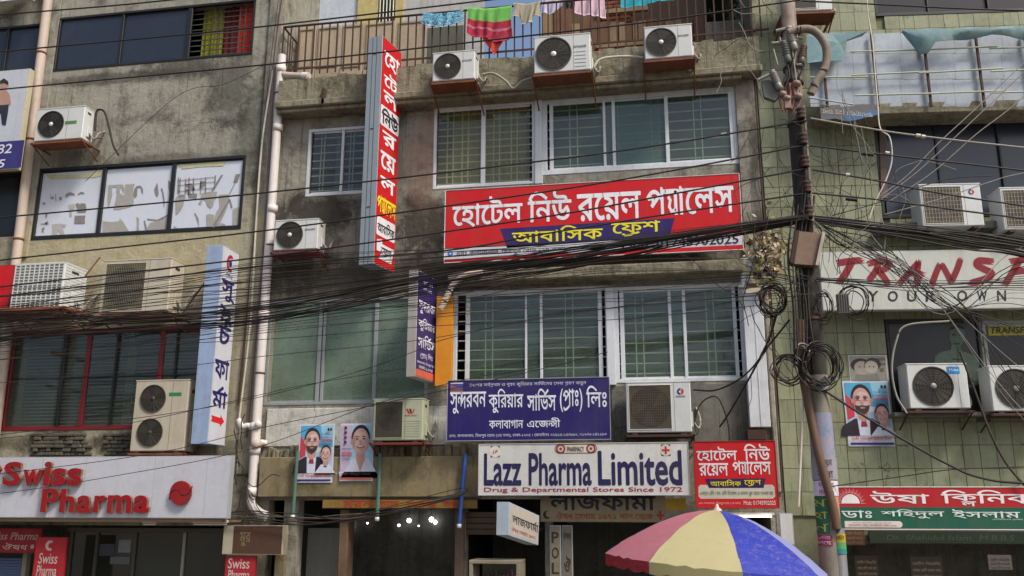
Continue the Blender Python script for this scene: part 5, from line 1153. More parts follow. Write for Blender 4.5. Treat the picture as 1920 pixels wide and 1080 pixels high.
# ------------------------------------------------------------------ lower left shop front
M_dred = mat('dim_red_board', '#8c1a20', .6, dirt=.25, dirtcol='#3d0c10')
t = board('pharmacy_board', 'dim red pharmacy board with English name above the blue shutter', C, (-150, 990, 76, 1036), -.3, .05, M_dred, edge=M_dred)
write(t, 'Swiss Pharma', t.px(-22, 998, 72, 1012), '#a89890', .01, shear=.2); write(t, 'ঔষধ', t.px(5, 1018, 52, 1031), '#b5a89c', .01); disc(t, t.px(58, 1020, 68, 1030)[0]+.03, t.px(58, 1020, 68, 1030)[2]+.04, .035, '#b59a94')
t = board('pharmacy_board', 'narrow upright red pharmacy board with ring emblem near the blue shutter', C, (63, 1007, 121, 1100), -.55, .05, mat('dim_red_board2', '#a02026', .6, dirt=.2, dirtcol='#3d0c10'), edge=M_dred)
write(t, 'Swiss', t.px(73, 1037, 108, 1057), '#b8a4a0', .02, shear=.1); write(t, 'Pharma', t.px(69, 1060, 106, 1080), '#b8a4a0', .02, shear=.1)
q = t.px(84, 1014, 104, 1032); mb = MB(); cx, cz = (q[0]+q[1])/2, (q[2]+q[3])/2; r_ = .08; mb.poly([(cx+r_*cos(a), t.v-.002, cz+r_*sin(a)) for a in [radians(50+15*i) for i in range(18)]] + [(cx+.01+r_*.5*cos(a), t.v-.002, cz+r_*.5*sin(a)) for a in [radians(290-15*i) for i in range(15)]]); t.part('emblem', mb, ink('#b59a94'))
t = Thing('roller_shutter', 'blue ribbed roller shutter at the bottom left corner', 'shutter', C, uc(-60, 1080, .1), .1, .16)
for k in range(40):
    z = .16+k*.045
    if z > zc(0, 1040, .1): break
    mb = MB(); mb.box(uc(-150, 1060, .1), uc(42, 1060, .1), .08, .1, z, z+.04, .006); t.part('slat', mb, mat('shutter_blue', '#55688c', .5, dirt=.2))
mb = MB(); r = C.r(42, 1036, 50, 1100, .05); mb.box(r[0], r[1], .02, .12, .16, r[3]); t.part('guide', mb, mat('case_frame', '#8d8570', .5))
# glass shop front: mullions, posters, shelves
for x in (130, 178, 250, 342):
    mb = MB(); r = C.r(x, 990, x+5, 1080, .1); mb.box(r[0], r[1], .08, .14, .16, zc(200, 996, .1)); lb.part('shop_mullion', mb, M_cableg if x == 342 else M_grl)
mb = MB(); r = C.r(130, 990, 424, 998, .1); mb.box(r[0], r[1], .07, .15, r[2], r[3]); lb.part('shop_transom', mb, M_grl)
mb = MB(); mb.box(uc(130, 1040, .12), uc(424, 1040, .12), .11, .115, .16, zc(200, 998, .1)); lb.part('shop_glass', mb, glass('shop_glass', '#4a5250', '#2b3030', .25, .05))
for (x0, y0, x1, y1, c, l) in ((222, 1012, 245, 1036, '#77777c', 'grey'), (206, 1044, 243, 1058, '#5a5e60', 'l'), (186, 1020, 214, 1042, '#3c4048', 'd')):
    mb = MB(); r = C.r(x0, y0, x1, y1, .1); mb.rect(r[0], r[1], r[2], r[3], .104); lb.part('window_notice', mb, ink(c))
t = Thing('balloon_cluster', 'bunch of purple and orange balloons behind the shop glass at lower left', 'balloons', C, uc(196, 1070, .6), .6, zc(196, 1080, .6))
for (x, y, c, rr3) in ((190, 1058, '#6a3a86', .07), (201, 1060, '#c8421e', .075), (184, 1068, '#5a2a70', .06), (207, 1070, '#b83a20', .06), (196, 1048, '#7a3aa0', .045)):
    u, z = C.p(x, y, .6); mb = MB(); mb.lathe(u, .6+ru(-.05, .05), [(.001, z-rr3*1.2), (rr3*.5, z-rr3*.9), (rr3*.95, z-rr3*.1), (rr3*.9, z+rr3*.5), (rr3*.5, z+rr3*.9), (.001, z+rr3)], 14); t.part('balloon', mb, mat('balloon_'+c[1:], c, .3, dirt=0, streak=0))
t = board('shop_signbox', 'cream and brown sign box beside the shop entrance under the drain pipe', C, (418, 985, 530, 1040), -.45, .2, mat('signbox_brown', '#4d3326', .5, dirt=.4), edge=paint('signbox_cream', '#a09682', .5))
q = t.px(418, 985, 437, 1040); rectp(t, (q[0]+.004, q[1], q[2]+.01, q[3]-.01), '#a39b88'); write(t, 'মুর', t.px(450, 998, 470, 1024), '#7d6a4c', .02)
t = board('pharmacy_board', 'small red pharmacy board with English name below the brown sign box', C, (421, 1042, 478, 1100), -.4, .05, mat('dim_red_board2', '#a02026', .6), edge=M_dred)
write(t, 'Swiss', t.px(428, 1047, 468, 1066), '#c0aaa4', .02, shear=.05); write(t, 'Pharma', t.px(428, 1069, 468, 1086), '#c0aaa4', .02, shear=.05)
for i, (x0, x1) in enumerate(((268, 295), (362, 428))):
    t = Thing('tube_light', ['unlit white fluorescent fitting under the left board, nearer its middle', 'unlit white fluorescent fitting under the right end of left board'][i], 'lamp', C, uc(x0, 980, -.6), -.55, zc(x0, 980, -.6)); r = C.r(x0, 975, x1, 981, -.6); mb = MB(); mb.box(r[0], r[1], -.64, -.58, r[2], r[3], .01); t.part('fitting', mb, M_spanel)
    mb = MB(); mb.tube([(r[0]+.02, -.61, r[2]-.016), (r[1]-.02, -.61, r[2]-.016)], .013, 8); t.part('tube', mb, paint('tube_white', '#d8d6d0', .3))
    mb = MB(); mb.box((r[0]+r[1])/2-.02, (r[0]+r[1])/2+.02, -.63, -.59, r[3], zc(200, 978, -.4)); t.part('mount', mb, M_sback)
# far left: model billboard and red corner sign, pink corner sign
t = board('clinic_sign', 'white sign box with a printed standing figure and blue foot at left edge', C, (-150, 138, 43, 322), -.6, .12, paint('sign_face_pale', '#b4b8bf', .4), edge=paint('sign_edge_cream', '#b0a888', .5))
q = t.px(-150, 270, 43, 322); rectp(t, (q[0]+.013, q[1]-.013, q[2]+.012, q[3]), '#2f2a6e'); write(t, '01712-4682', t.px(-115, 275, 22, 292), '#cfcfe0', .02, lift=.004, shear=.1); write(t, '8125', t.px(-45, 301, 9, 316), '#cfcfe0', .02, lift=.004, shear=.1)
def tp(t, pts, col, F=C, lift=.004):
    mb = MB(); mb.poly([(F.p(x, y, t.v)[0], t.v-lift, F.p(x, y, t.v)[1]) for x, y in pts]); return t.part('print', mb, ink(col))
tp(t, [(1,152),(8,148),(14,152),(17,162),(12,165),(14,172),(18,176),(21,196),(14,200),(2,200),(-6,190),(-8,176),(-2,172),(-3,160)], '#a88474'); tp(t, [(0,152),(8,147),(16,153),(16,160),(8,156),(1,158)], '#2c2a28', lift=.006)
tp(t, [(-4,198),(17,196),(15,214),(11,236),(4,234),(2,214),(-4,212)], '#2a2c38', lift=.006)
t = board('red_sign', 'bright red board cut by the left edge beside the white condenser', C, (-120, 500, 20, 585), -.5, .06, M_sred, edge=M_dred)
t = board('pink_sign', 'pink and white sign corner at the top left edge', C, (-150, -60, 62, 8), -.4, .1, ink('#b3405c'), edge=M_spanel, trim=M_spanel, tw_=.05)

# ------------------------------------------------------------------ right building signs
M_tw = mat('board_transf', '#b3b6ae', .5, dirt=.2, dirtcol='#8a7a5c', scale=1.6, streak=.35, grain=.03)
t = board('gym_board', 'wide white gym signboard with red brush lettering behind the cable tangle', R, (1538, 466, 2300, 578), -.45, .12, M_tw, edge=paint('sign_edge_metal', '#9a9c9e', .45))
t.F = R
def brush(t, pts, w, col, seed=0, jag=.25):
    """one brush stroke: a broad band whose ends fray into streaks"""
    random.seed(seed); n = 7; P = [R.p(x, y, t.v) for x, y in pts]; P = [Vector((a, b, 0)) for a, b in P]; Q = smoothpts(P, 5) if len(P) > 2 else [P[0].lerp(P[1], k/6) for k in range(7)]
    mb = MB(); L = len(Q)
    for s in range(n):
        o0, o1 = -w/2+w*s/n-.003, -w/2+w*(s+1)/n+.003; e0, e1 = ru(0, jag)*w*2, ru(0, jag)*w*2.4; row = []
        for i, q in enumerate(Q):
            d = (Q[min(i+1, L-1)]-Q[max(i-1, 0)]).normalized(); nn = Vector((-d.y, d.x, 0)); ex = -d*e0 if i == 0 else (d*e1 if i == L-1 else Vector((0, 0, 0))); pin = .35 if i in (0, L-1) else 1
            m_ = (o0+o1)/2; row.append((q+nn*(m_+(o0-m_)*pin)+ex, q+nn*(m_+(o1-m_)*pin)+ex))
        for i in range(L-1):
            a, b = row[i]; c, d_ = row[i+1]; mb.poly([(a.x, t.v-.003, a.y), (b.x, t.v-.003, b.y), (d_.x, t.v-.003, d_.y), (c.x, t.v-.003, c.y)])
    return mb
def bl(t, strokes, w=.10, col='#8e2430', seed=0):
    for k, s in enumerate(strokes): t.part('lettering', brush(t, s, w, col, seed+k), ink(col))
dx = 0
bl(t, [[(1573,493),(1592,490),(1615,488)], [(1597,492),(1586,512),(1574,530)]], seed=1)
bl(t, [[(1648,492),(1642,508),(1629,526)], [(1630,494),(1655,488),(1668,494),(1660,504),(1644,508)], [(1647,508),(1656,518),(1664,530)]], w=.09, seed=4)
bl(t, [[(1722,492),(1704,512),(1686,532)], [(1722,490),(1720,510),(1720,534)], [(1700,513),(1714,512),(1730,514)]], w=.085, seed=8)
bl(t, [[(1762,496),(1755,512),(1747,534)], [(1766,496),(1775,512),(1783,528)], [(1801,486),(1794,506),(1784,528)]], w=.085, seed=12)
bl(t, [[(1858,490),(1836,489),(1832,497),(1846,505),(1859,512),(1850,522),(1820,531)]], w=.10, seed=15)
bl(t, [[(1912,488),(1900,508),(1884,534)], [(1896,490),(1920,487),(1940,486)], [(1899,510),(1912,508),(1926,508)]], w=.09, seed=17)
bl(t, [[(1975,490),(1950,500),(1955,525),(1980,520),(1985,498),(1970,490)], ], w=.09, seed=21); bl(t, [[(2018,492),(2005,532)], [(2010,490),(2040,496),(2015,508)], [(2018,510),(2036,532)]], w=.09, seed=22); bl(t, [[(2075,492),(2060,532)], [(2080,492),(2090,520)], [(2090,520),(2115,490)], [(2118,488),(2112,532)]], w=.09, seed=25)
for ch, x in zip('YOURWORKOUT'[:4], (1638, 1674, 1710, 1744)): write(t, ch, R.r(x-9, 546, x+9, 565, t.v), '#26262a', .03, shear=.12)
for ch, x in zip('OWN', (1804, 1842, 1878)): write(t, ch, R.r(x-9, 545, x+9, 564, t.v), '#26262a', .03, shear=.12)
write(t, 'BODY', R.r(1940, 544, 2060, 563, t.v), '#26262a', .03, shear=.12)
# clinic sign
t = board('clinic_board', 'red over green clinic signboard with rising sun emblem at lower right', R, (1567, 913, 2300, 994), -.55, .1, ink('#a3141e'), edge=paint('sign_edge_metal', '#9a9c9e', .45), trim=paint('banner_trim', '#cfc9c6', .5), tw_=.012)
q = t.R; mb = MB(); zmid = R.p(1800, 951, -.55)[1]; mb.rect(q[0]+.015, q[1]-.015, q[2]+.015, zmid, t.v-.001); t.part('print', mb, ink('#0f5140'))
for tx, b_ in (('উষা', (1632, 921, 1741, 944)), ('ক্লিনিক', (1765, 919, 1940, 949))): write(t, tx, R.r(*b_, t.v), '#d9d3d4', .02)
for tx, b_ in (('ডাঃ', (1578, 957, 1634, 971)), ('শহিদুল', (1652, 955, 1770, 972)), ('ইসলাম', (1786, 955, 1912, 972))): write(t, tx, R.r(*b_, t.v), '#ccd8d2', .015, lift=.003)
write(t, 'এমবিবিএস (ঢাকা) এফসিপিএস', R.r(1860, 972, 1960, 976, t.v), '#b8c8c0', 0, lift=.003)
q = R.r(1584, 977, 1692, 989, t.v); mb = MB(); h = (q[3]-q[2])/2; mb.poly([(q[0], t.v-.003, q[2]), (q[1]-h, t.v-.003, q[2])]+[(q[1]-h+h*cos(a), t.v-.003, q[2]+h+h*sin(a)) for a in [radians(-90+20*i) for i in range(10)]]+[(q[0], t.v-.003, q[3])]); t.part('print', mb, ink('#cfc4bc'))
write(t, 'সাক্ষাতের সময়ঃ সকাল ১০টা থেকে রাত ৯টা', (q[0]+.1, q[1]-.15, q[2]+.055, q[3]-.012), '#7d3a34', 0, lift=.005); write(t, 'সোনারগাঁও রোড, কলাবাগান, ঢাকা-১২০৫', (q[0]+.05, q[1]-.08, q[2]+.01, q[2]+.05), '#7d3a34', 0, lift=.005)
cx, cz = R.p(1595, 944, t.v); r_ = .125
mb = MB(); mb.poly([(cx+r_*cos(a), t.v-.003, cz+r_*sin(a)) for a in [radians(15*i) for i in range(13)]]); t.part('emblem', mb, ink('#d9d3d4'))
mb = MB()
for k in range(25):
    a = pi*k/24; l = .19 if k % 2 else .225; ca, sa = cos(a), sin(a); w = .004; mb.poly([(cx+.14*ca-w*sa, t.v-.003, cz+.14*sa+w*ca), (cx+.14*ca+w*sa, t.v-.003, cz+.14*sa-w*ca), (cx+l*ca, t.v-.003, cz+l*sa)])
t.part('emblem', mb, ink('#d9a8a8'), kind='stuff')

# billboard skeleton: silver sheets on a rusty frame with torn print
M_silver = mat('silver_sheet', '#929aa4', .5, metal=.1, dirt=.3, dirtcol='#666c72', scale=2.2, streak=.25, light=.3, lightcol='#a9b1bb', grain=.1)
t = Thing('billboard_frame', 'torn out billboard with bare silver sheets behind a steel bar grid', 'billboard', R, R.p(1760, 195, -.5)[0], -.5, R.p(1760, 200, -.5)[1])
xs = [1518, 1545, 1600, 1640, 1690, 1738, 1790, 1837, 1880, 1925, 1990, 2060, 2130, 2200, 2290]
for i in range(len(xs)-1):
    for (ya, yb) in ((62, 100), (101, 148), (149, 200)):
        r = R.r(xs[i], ya, xs[i+1]-.6, yb, -.5); mb = MB(); tl = ru(-.004, .004); mb.raw([(r[0], -.5+tl, r[2]), (r[1], -.5-tl, r[2]), (r[1], -.5+tl*.5, r[3]), (r[0], -.5-tl, r[3]), (r[0], -.494+tl, r[2]), (r[1], -.494-tl, r[2]), (r[1], -.494+tl*.5, r[3]), (r[0], -.494-tl, r[3])], [(0,1,2,3),(7,6,5,4),(0,4,5,1),(3,2,6,7),(0,3,7,4),(1,5,6,2)]); t.part('sheet', mb, M_silver)
for x in (1545, 1640, 1738, 1837, 1930, 2050, 2180): u = R.p(x, 130, -.56)[0]; mb = MB(); mb.box(u-.016, u+.016, -.58, -.545, R.p(x, 200, -.56)[1], R.p(x, 62, -.56)[1]); t.part('upright_bar', mb, M_rustd)
random.seed(6)
for (xa, ya, xb, yb) in ((1595, 97, 1740, 93), (1720, 94, 1870, 87), (1855, 91, 1990, 86), (1518, 145, 1628, 144), (1597, 141, 1745, 134), (1722, 137, 1880, 128), (1858, 134, 2000, 127), (1603, 179, 1760, 175), (1722, 176, 1885, 170), (1857, 174, 2000, 170)):
    a, b = R.p(xa, ya, -.60), R.p(xb, yb, -.60); mb = MB(); mb.tube([(a[0], -.60, a[1]), (b[0], -.60, b[1])], .013, 6); t.part('cross_bar', mb, M_acg)
mb = MB(); mb.tube([(R.p(1515, 183, -.6)[0], -.6, R.p(1515, 183, -.6)[1]), (R.p(1600, 196, -.6)[0], -.6, R.p(1600, 196, -.6)[1])], .012, 6); t.part('cross_bar', mb, M_silver)
def rag(name, label, F, pts, v, m, th=.01, sag=.05, cat='banner'):
    mb = MB(); V = [(F.p(x, y, v)[0], v+sag*sin(i*1.9), F.p(x, y, v)[1]) for i, (x, y) in enumerate(pts)]
    cx = sum(p[0] for p in V)/len(V); cz = sum(p[2] for p in V)/len(V); n = len(V); V2 = V + [(cx, v-sag*.5, cz)] + [(a, b+th, c) for a, b, c in V] + [(cx, v-sag*.5+th, cz)]
    mb.raw(V2, [(i, (i+1) % n, n) for i in range(n)] + [(n+1+(i+1) % n, n+1+i, 2*n+1) for i in range(n)] + [(i, n+1+i, n+1+(i+1) % n, (i+1) % n) for i in range(n)])
    return single(name, label, cat, F, mb, m, (cx, v, min(p[2] for p in V)))
M_tornt = mat('torn_print_teal', '#62848a', .7, dirt=.4, dirtcol='#96977f', scale=3, streak=.3, light=.3, lightcol='#a5b3ad'); M_tornw = mat('torn_vinyl', '#9fa4a0', .6, dirt=.3)
rag('torn_banner', 'torn teal billboard print hanging beside the pole pipe loop', R, [(1512,66),(1560,62),(1592,62),(1625,59),(1618,66),(1600,70),(1588,74),(1585,98),(1580,113),(1540,116),(1514,118)], -.68, M_tornt, sag=.02)
mb = MB(); mb.sm = True; n = 40; V = []
for i in range(n+1):
    s = i/n; x = 1692+(2300-1692)*s; u = R.p(x, 60, -.7)[0]; zt0 = R.p(x, 57-11*s*1.5, -.7)[1]; d = .10+.10*abs(sin(s*9+.7))+(.18 if i in (2, 3) else 0); d *= (1 if i > 0 else .1)
    V += [(u, -.72+.03*sin(i*1.3), zt0), (u, -.74+.04*sin(i*1.3+1), zt0-d*.5), (u, -.68+.04*sin(i*.9), zt0-d)]
mb.raw(V, [(3*i, 3*i+3, 3*i+4, 3*i+1) for i in range(n)]+[(3*i+1, 3*i+4, 3*i+5, 3*i+2) for i in range(n)]); V3 = [(a, b+.012, c) for a, b, c in V]; mb.raw(V3, [(3*i, 3*i+1, 3*i+4, 3*i+3) for i in range(n)]+[(3*i+1, 3*i+2, 3*i+5, 3*i+4) for i in range(n)])
single('torn_banner', 'long strip of torn teal print drooping along the billboard top', 'banner', R, mb, M_tornt, (R.p(1900, 60, -.7)[0], -.7, R.p(1900, 70, -.7)[1]))
tb = Thing('torn_banner', 'upside down strip of blue banner dangling under the silver billboard', 'banner', R, R.p(1590, 210, -.8)[0], -.8, R.p(1590, 225, -.8)[1])
tb.v = -.8
mb = MB(); Q = [R.p(x, y, -.8) for x, y in ((1538,203),(1570,202),(1610,197),(1640,194),(1646,214),(1620,216),(1590,228),(1566,222),(1540,226))]; mb.prism(Q, -.8, -.79); tb.part('sheet', mb, mat('rag_brownblue', '#4e5058', .6, dirt=.5, dirtcol='#70604e', scale=4))
mb = MB(); Q = [R.p(x, y, -.802) for x, y in ((1580,216),(1645,206),(1646,215),(1600,226),(1588,226))]; mb.poly([(a, -.803, b) for a, b in Q]); tb.part('print', mb, ink('#2f6090'))
q = R.r(1542, 204, 1636, 216, -.8); mb = letters('কলাবাগান (২য় তলা', (q[0], q[1], q[2], q[3]), lambda a, b, h: (q[0]+q[1]-a, -.8-h-.003, q[2]+q[3]-b+(q[0]-a)*-.12-.05), .0); tb.part('lettering', mb, ink('#b0ac98'))
# ================================================================== PIPES on the walls
def vtube(t, name, F, pts, v, r, m, n=10, sm=True, parent=None, label=None):
    P = [F.p(p[0], p[1], p[2] if len(p) > 2 else v) + ((p[2] if len(p) > 2 else v),) for p in pts]; P = [(a, c, b) for a, b, c in P]
    if sm: P = smoothpts(P, 6)
    mb = MB(); mb.tube(P, r, n); return t.part(name, mb, m, parent, label=label)
t = Thing('drain_pipe', 'white plastic drain pipe down the joint left of the middle building', 'pipe', C, uc(500, 900, -.16), -.16, 2.0)
vtube(t, 'pipe', C, [(529, 104), (472, 928)], -.16, .075, M_pvc, 14, False)
vtube(t, 'bend', C, [(472, 926), (471, 940), (476, 952), (487, 962), (500, 968)], -.16, .075, M_pvc, 14)
for (x, y) in ((527, 130), (521, 240), (511, 392), (495, 590), (479, 800), (478, 845), (473, 922)):
    u, z = C.p(x, y, -.16); mb = MB(); mb.lathe(u, -.16, [(.075, z-.06), (.088, z-.06), (.088, z+.06), (.075, z+.06)], 14); t.part('collar', mb, M_pvc)
for (x, y) in ((523, 176), (506, 460), (488, 700)): u, z = C.p(x, y, -.16); mb = MB(); mb.lathe(u, -.16, [(.08, z-.012), (.082, z-.012), (.082, z+.012), (.08, z+.012)], 14); t.part('clamp', mb, M_rustd)
vtube(t, 'branch_pipe', C, [(528, 140, -.16), (545, 142, -.2), (572, 143, -.24)], -.2, .062, M_pvc2, 12); vtube(t, 'branch_collar', C, [(568, 143, -.235), (579, 143.5, -.25)], -.2, .074, M_pvc, 12, False)
vtube(t, 'branch_pipe', C, [(480, 808, -.16), (466, 798, -.18), (454, 800, -.2), (447, 786, -.2)], -.2, .045, M_pvc, 12); vtube(t, 'branch_pipe', C, [(478, 838, -.14), (490, 830, -.1), (500, 832, -.06)], -.1, .05, M_pvc, 12)
mb = MB(); u, z = C.p(478, 832, -.26); mb.lathe(0, 0, [(.001, .03), (.07, .03), (.075, 0), (.075, -.1)], 14, ax=((u, -.24, z), (0, -1, 0))); t.part('inspection_cap', mb, M_pvc2)
mb = MB(); u, z = C.p(483, 795, -.26); mb.lathe(0, 0, [(.001, .03), (.05, .03), (.055, 0), (.055, -.1)], 14, ax=((u, -.24, z), (.4, -1, 0))); t.part('inspection_cap', mb, M_pvc)
t = Thing('drain_pipe', 'cream plastic drain pipe down the far left of the stained building', 'pipe', C, uc(10, 800, -.12), -.12, .2)
vtube(t, 'pipe', C, [(101, -90), (-20, 900)], -.12, .085, M_pvc2, 14, False)
for (x, y) in ((75, 100), (36, 449), (58, 262)): 
    u, z = C.p(x, y, -.12); uu = t_ = None
    k = C.p(101, -90, -.12); k2 = C.p(-20, 900, -.12); uu = k[0]+(k2[0]-k[0])*(z-k[1])/(k2[1]-k[1]); mb = MB(); mb.lathe(uu, -.12, [(.086, z-.02), (.092, z-.02), (.092, z+.02), (.086, z+.02)], 14); t.part('clamp', mb, M_rust)
t = Thing('conduit', 'thin pale conduit running beside the white drain pipe', 'pipe', C, uc(450, 700, -.06), -.06, 3.2)
vtube(t, 'pipe', C, [(512, 132), (492, 262), (480, 420), (470, 600), (448, 790)], -.06, .018, M_cablew, 6)
t = Thing('conduit', 'brown steel conduit running close behind the white drain pipe', 'pipe', C, uc(500, 400, -.05), -.05, 3.2)
vtube(t, 'pipe', C, [(538, -60), (514, 130), (505, 300), (494, 470), (478, 640), (462, 820)], -.05, .028, mat('conduit_brown', '#7a6a60', .7, dirt=.5), 7)
t = Thing('conduit', 'dark slim riser pipe left of the white drain pipe on the olive wall', 'pipe', C, uc(470, 400, -.04), -.04, 3.2)
vtube(t, 'pipe', C, [(530, -60), (505, 140), (490, 300), (474, 470), (458, 640), (446, 760)], -.04, .014, M_rustd, 6)
t = Thing('conduit', 'white bent hose arching from the slab beside the navy projecting sign', 'hose', C, uc(840, 560, -.4), -.4, zc(840, 600, -.4))
vtube(t, 'hose', C, [(905, 512), (878, 515), (860, 524), (845, 540), (836, 560), (826, 580)], -.42, .05, M_pvc2, 10)
for (x, lab) in ((250, 0), (826, 1), (867, 2)): pass
for (x0, y0, x1, y1, m, lab) in ((558, 845, 549, 968, mat('post_green', '#4a6a60', .7, dirt=.4), 'slim green post crossing the beige beam beside first poster'), (713, 850, 707, 972, mat('post_green', '#4a6a60', .7), 'slim green post crossing the beige beam right of the second poster'), (873, 850, 861, 985, paint('post_blue', '#2c4f9a', .6), 'blue wrapped post hanging across the beam by the white board')):
    u, z = C.p(x0, y0, -.3); t = Thing('hanging_post', lab, 'post', C, u, -.3, C.p(x1, y1, -.3)[1]); vtube(t, 'post', C, [(x0, y0), (x1, y1)], -.3, .03, m, 8, False)
    mb = MB(); uu, zz_ = C.p(x1, y1, -.3); mb.lathe(uu, -.3, [(.001, zz_-.04), (.035, zz_-.04), (.035, zz_+.02), (.03, zz_+.02)], 8); t.part('end_cap', mb, M_alu)

# ================================================================== POSTERS
def poster(label, F, box, v, kind, tilt=0.):
    u0, u1, z0, z1 = F.r(*box, v); W, H = u1-u0, z1-z0; t = Thing('poster', label, 'poster', F, (u0+u1)/2, v, z0)
    X = lambda a, b: (u0+W*a+tilt*H*(b-.5), z0+H*b)
    mb = MB(); V = []; n = 8
    for i in range(n+1):
        for j in range(n+1): a, b = i/n, j/n; x, z = X(a, b); V.append((x, v-.002-.004*abs(sin(i*2.1+j*1.3))*(1 if 0 < i < n and 0 < j < n else .2), z))
    V2 = [(p[0], v, p[2]) for p in V]; mb.raw(V, [(i*(n+1)+j, (i+1)*(n+1)+j, (i+1)*(n+1)+j+1, i*(n+1)+j+1) for i in range(n) for j in range(n)]); mb.rect(u0+.004, u1-.004, z0+.004, z1-.004, v-.0005)
    t.part('sheet', mb, paint('poster_white', '#c6c8d2', .7, dirt=.1)); k = [0]
    def po(pts, col, lift=None):
        k[0] += 1; mb = MB(); mb.poly([(X(a, b)[0], v-.008-.0006*k[0], X(a, b)[1]) for a, b in pts]); t.part('print', mb, ink(col, .7))
    def el(cx, cy, rx, ry, col, n=18, a0=0, a1=360): po([(cx+rx*cos(radians(a0+(a1-a0)*i/n)), cy+ry*sin(radians(a0+(a1-a0)*i/n))) for i in range(n + (0 if a1-a0 == 360 else 1))], col)
    def wr(tx, a, b, c, d, col, bo=0): k[0] += 1; p, q = X(a, c), X(b, d); mb = letters(tx, (p[0], q[0], p[1], q[1]), onwall(v-.008-.0006*k[0]), bo); t.part('lettering', mb, ink(col, .7))
    def man(cx, cy, s, suit, tie, beard, glasses, lift=0):
        po0, el0 = P0_[0], P0_[1]; ky = W/H*1.12
        fy = lambda y: cy+(y-cy)*ky if y > .165 else y
        def po(pts, col): po0([(a, fy(b)) for a, b in pts], col)
        def el(cx_, cy_, rx, ry, col, n=18): el0(cx_, fy(cy_), rx, ry*ky, col, n)
        po([(cx-s*1.9, .16), (cx-s*1.75, cy-s*1.9), (cx-s*.7, cy-s*1.35), (cx+s*.7, cy-s*1.35), (cx+s*1.75, cy-s*1.9), (cx+s*1.9, .16)], suit)
        po([(cx-s*.5, cy-s*1.3), (cx+s*.5, cy-s*1.3), (cx+s*.42, .16), (cx-s*.42, .16)], '#c8ccda')
        if tie: po([(cx-s*.17, cy-s*1.45), (cx+s*.17, cy-s*1.45), (cx+s*.28, .17), (cx-s*.28, .17)], tie)
        po([(cx-s*.35, cy-s*.6), (cx+s*.35, cy-s*.6), (cx+s*.4, cy-s*1.4), (cx, cy-s*1.6), (cx-s*.4, cy-s*1.4)], '#b98d80')
        el(cx, cy+s*.22, s*.84, s*.98, '#2a2428'); el(cx, cy-s*.05, s*.74, s*.98, '#c59c94'); el(cx+s*.1, cy+s*.3, s*.45, s*.35, '#d6b3ab'); el(cx-s*.28, cy-s*.25, s*.24, s*.2, '#d2a8a0'); el(cx+s*.3, cy-s*.25, s*.24, s*.2, '#cfa49c'); el(cx-s*.6, cy-s*.1, s*.1, s*.5, '#a97f76')
        for q in (-1, 1): el(cx+q*s*.78, cy-s*.05, s*.1, s*.2, '#b5897c', 8)
        if beard: po([(cx-s*.62, cy-s*.35), (cx-s*.3, cy-s*.42), (cx, cy-s*.36), (cx+s*.3, cy-s*.42), (cx+s*.62, cy-s*.35), (cx+s*.45, cy-s*.85), (cx, cy-s*1.12), (cx-s*.45, cy-s*.85)], '#3c3030'); el(cx, cy-s*.56, s*.22, s*.08, '#a87468', 10)
        else: el(cx, cy-s*.46, s*.36, s*.13, '#9a5a56', 12); el(cx, cy-s*.43, s*.26, s*.06, '#d8cfcc', 10); 
        po([(cx-s*.09, cy+s*.05), (cx+s*.09, cy+s*.05), (cx+s*.14, cy-s*.22), (cx-s*.14, cy-s*.22)], '#bb9188')
        for q in (-1, 1): el(cx+q*s*.3, cy+s*.12, s*.13, s*.055, '#4a3836', 8); po([(cx+q*s*.3-s*.17, cy+s*.27), (cx+q*s*.3+s*.17, cy+s*.27), (cx+q*s*.3+s*.15, cy+s*.33), (cx+q*s*.3-s*.15, cy+s*.33)], '#4c3a38')
        if glasses:
            for q in (-1, 1): po([(cx+q*s*.31-s*.22, cy+s*.22), (cx+q*s*.31+s*.22, cy+s*.22), (cx+q*s*.31+s*.22, cy+s*.18), (cx+q*s*.31-s*.22, cy+s*.18)], '#1c1a1e'); po([(cx+q*s*.31-s*.2, cy+s*.0), (cx+q*s*.31+s*.2, cy+s*.0), (cx+q*s*.31+s*.2, cy-s*.03), (cx+q*s*.31-s*.2, cy-s*.03)], '#3c3436')
    P0_ = (po, el)
    if kind == 'two':
        po([(.04, .97), (.96, .97), (.96, .60), (.04, .60)], '#4fa0c8'); po([(.04, .60), (.04, .80), (.14, .72), (.2, .62), (.2, .45), (.04, .40)], '#c03a4c'); po([(.04, .40), (.20, .45), (.96, .60), (.96, .16), (.04, .16)], '#a8b4d0'); po([(.60, .97), (.96, .97), (.96, .72), (.66, .72)], '#8fc0d8')
        man(.38, .70, .27, '#231d2a', '#8e2440', True, True); man(.79, .48, .18, '#c6cad6', '#1f2238', False, False)
        for i, (a, b) in enumerate(((.84, .90), (.91, .90))): el(a, b, .03, .03, '#24242c', 8)
        for i in range(2): wr('নির্বাচন', .64, .95, .80-.05*i, .835-.05*i, '#3a3a66'); 
        wr('সালাম', .66, .95, .68, .74, '#c0283a', .02); wr('দোয়া প্রার্থী', .66, .95, .62, .655, '#3a3a66')
        wr('হাজী শফিকুল আলম মিলন', .06, .94, .075, .145, '#b5283a', .02); po([(.03, .055), (.97, .055), (.97, .02), (.03, .02)], '#2a2a6a')
    elif kind == 'one':
        po([(.03, .97), (.97, .97), (.97, .16), (.03, .16)], '#9cc0d8'); po([(.03, .97), (.35, .97), (.28, .16), (.03, .16)], '#b8a8c4'); man(.62, .70, .34, '#c6ccd8', None, False, False)
        for i in range(4): el(.16, .92-.085*i, .045, .03, '#8a4a4a', 10); el(.16, .93-.085*i, .045, .02, '#2a2628', 10)
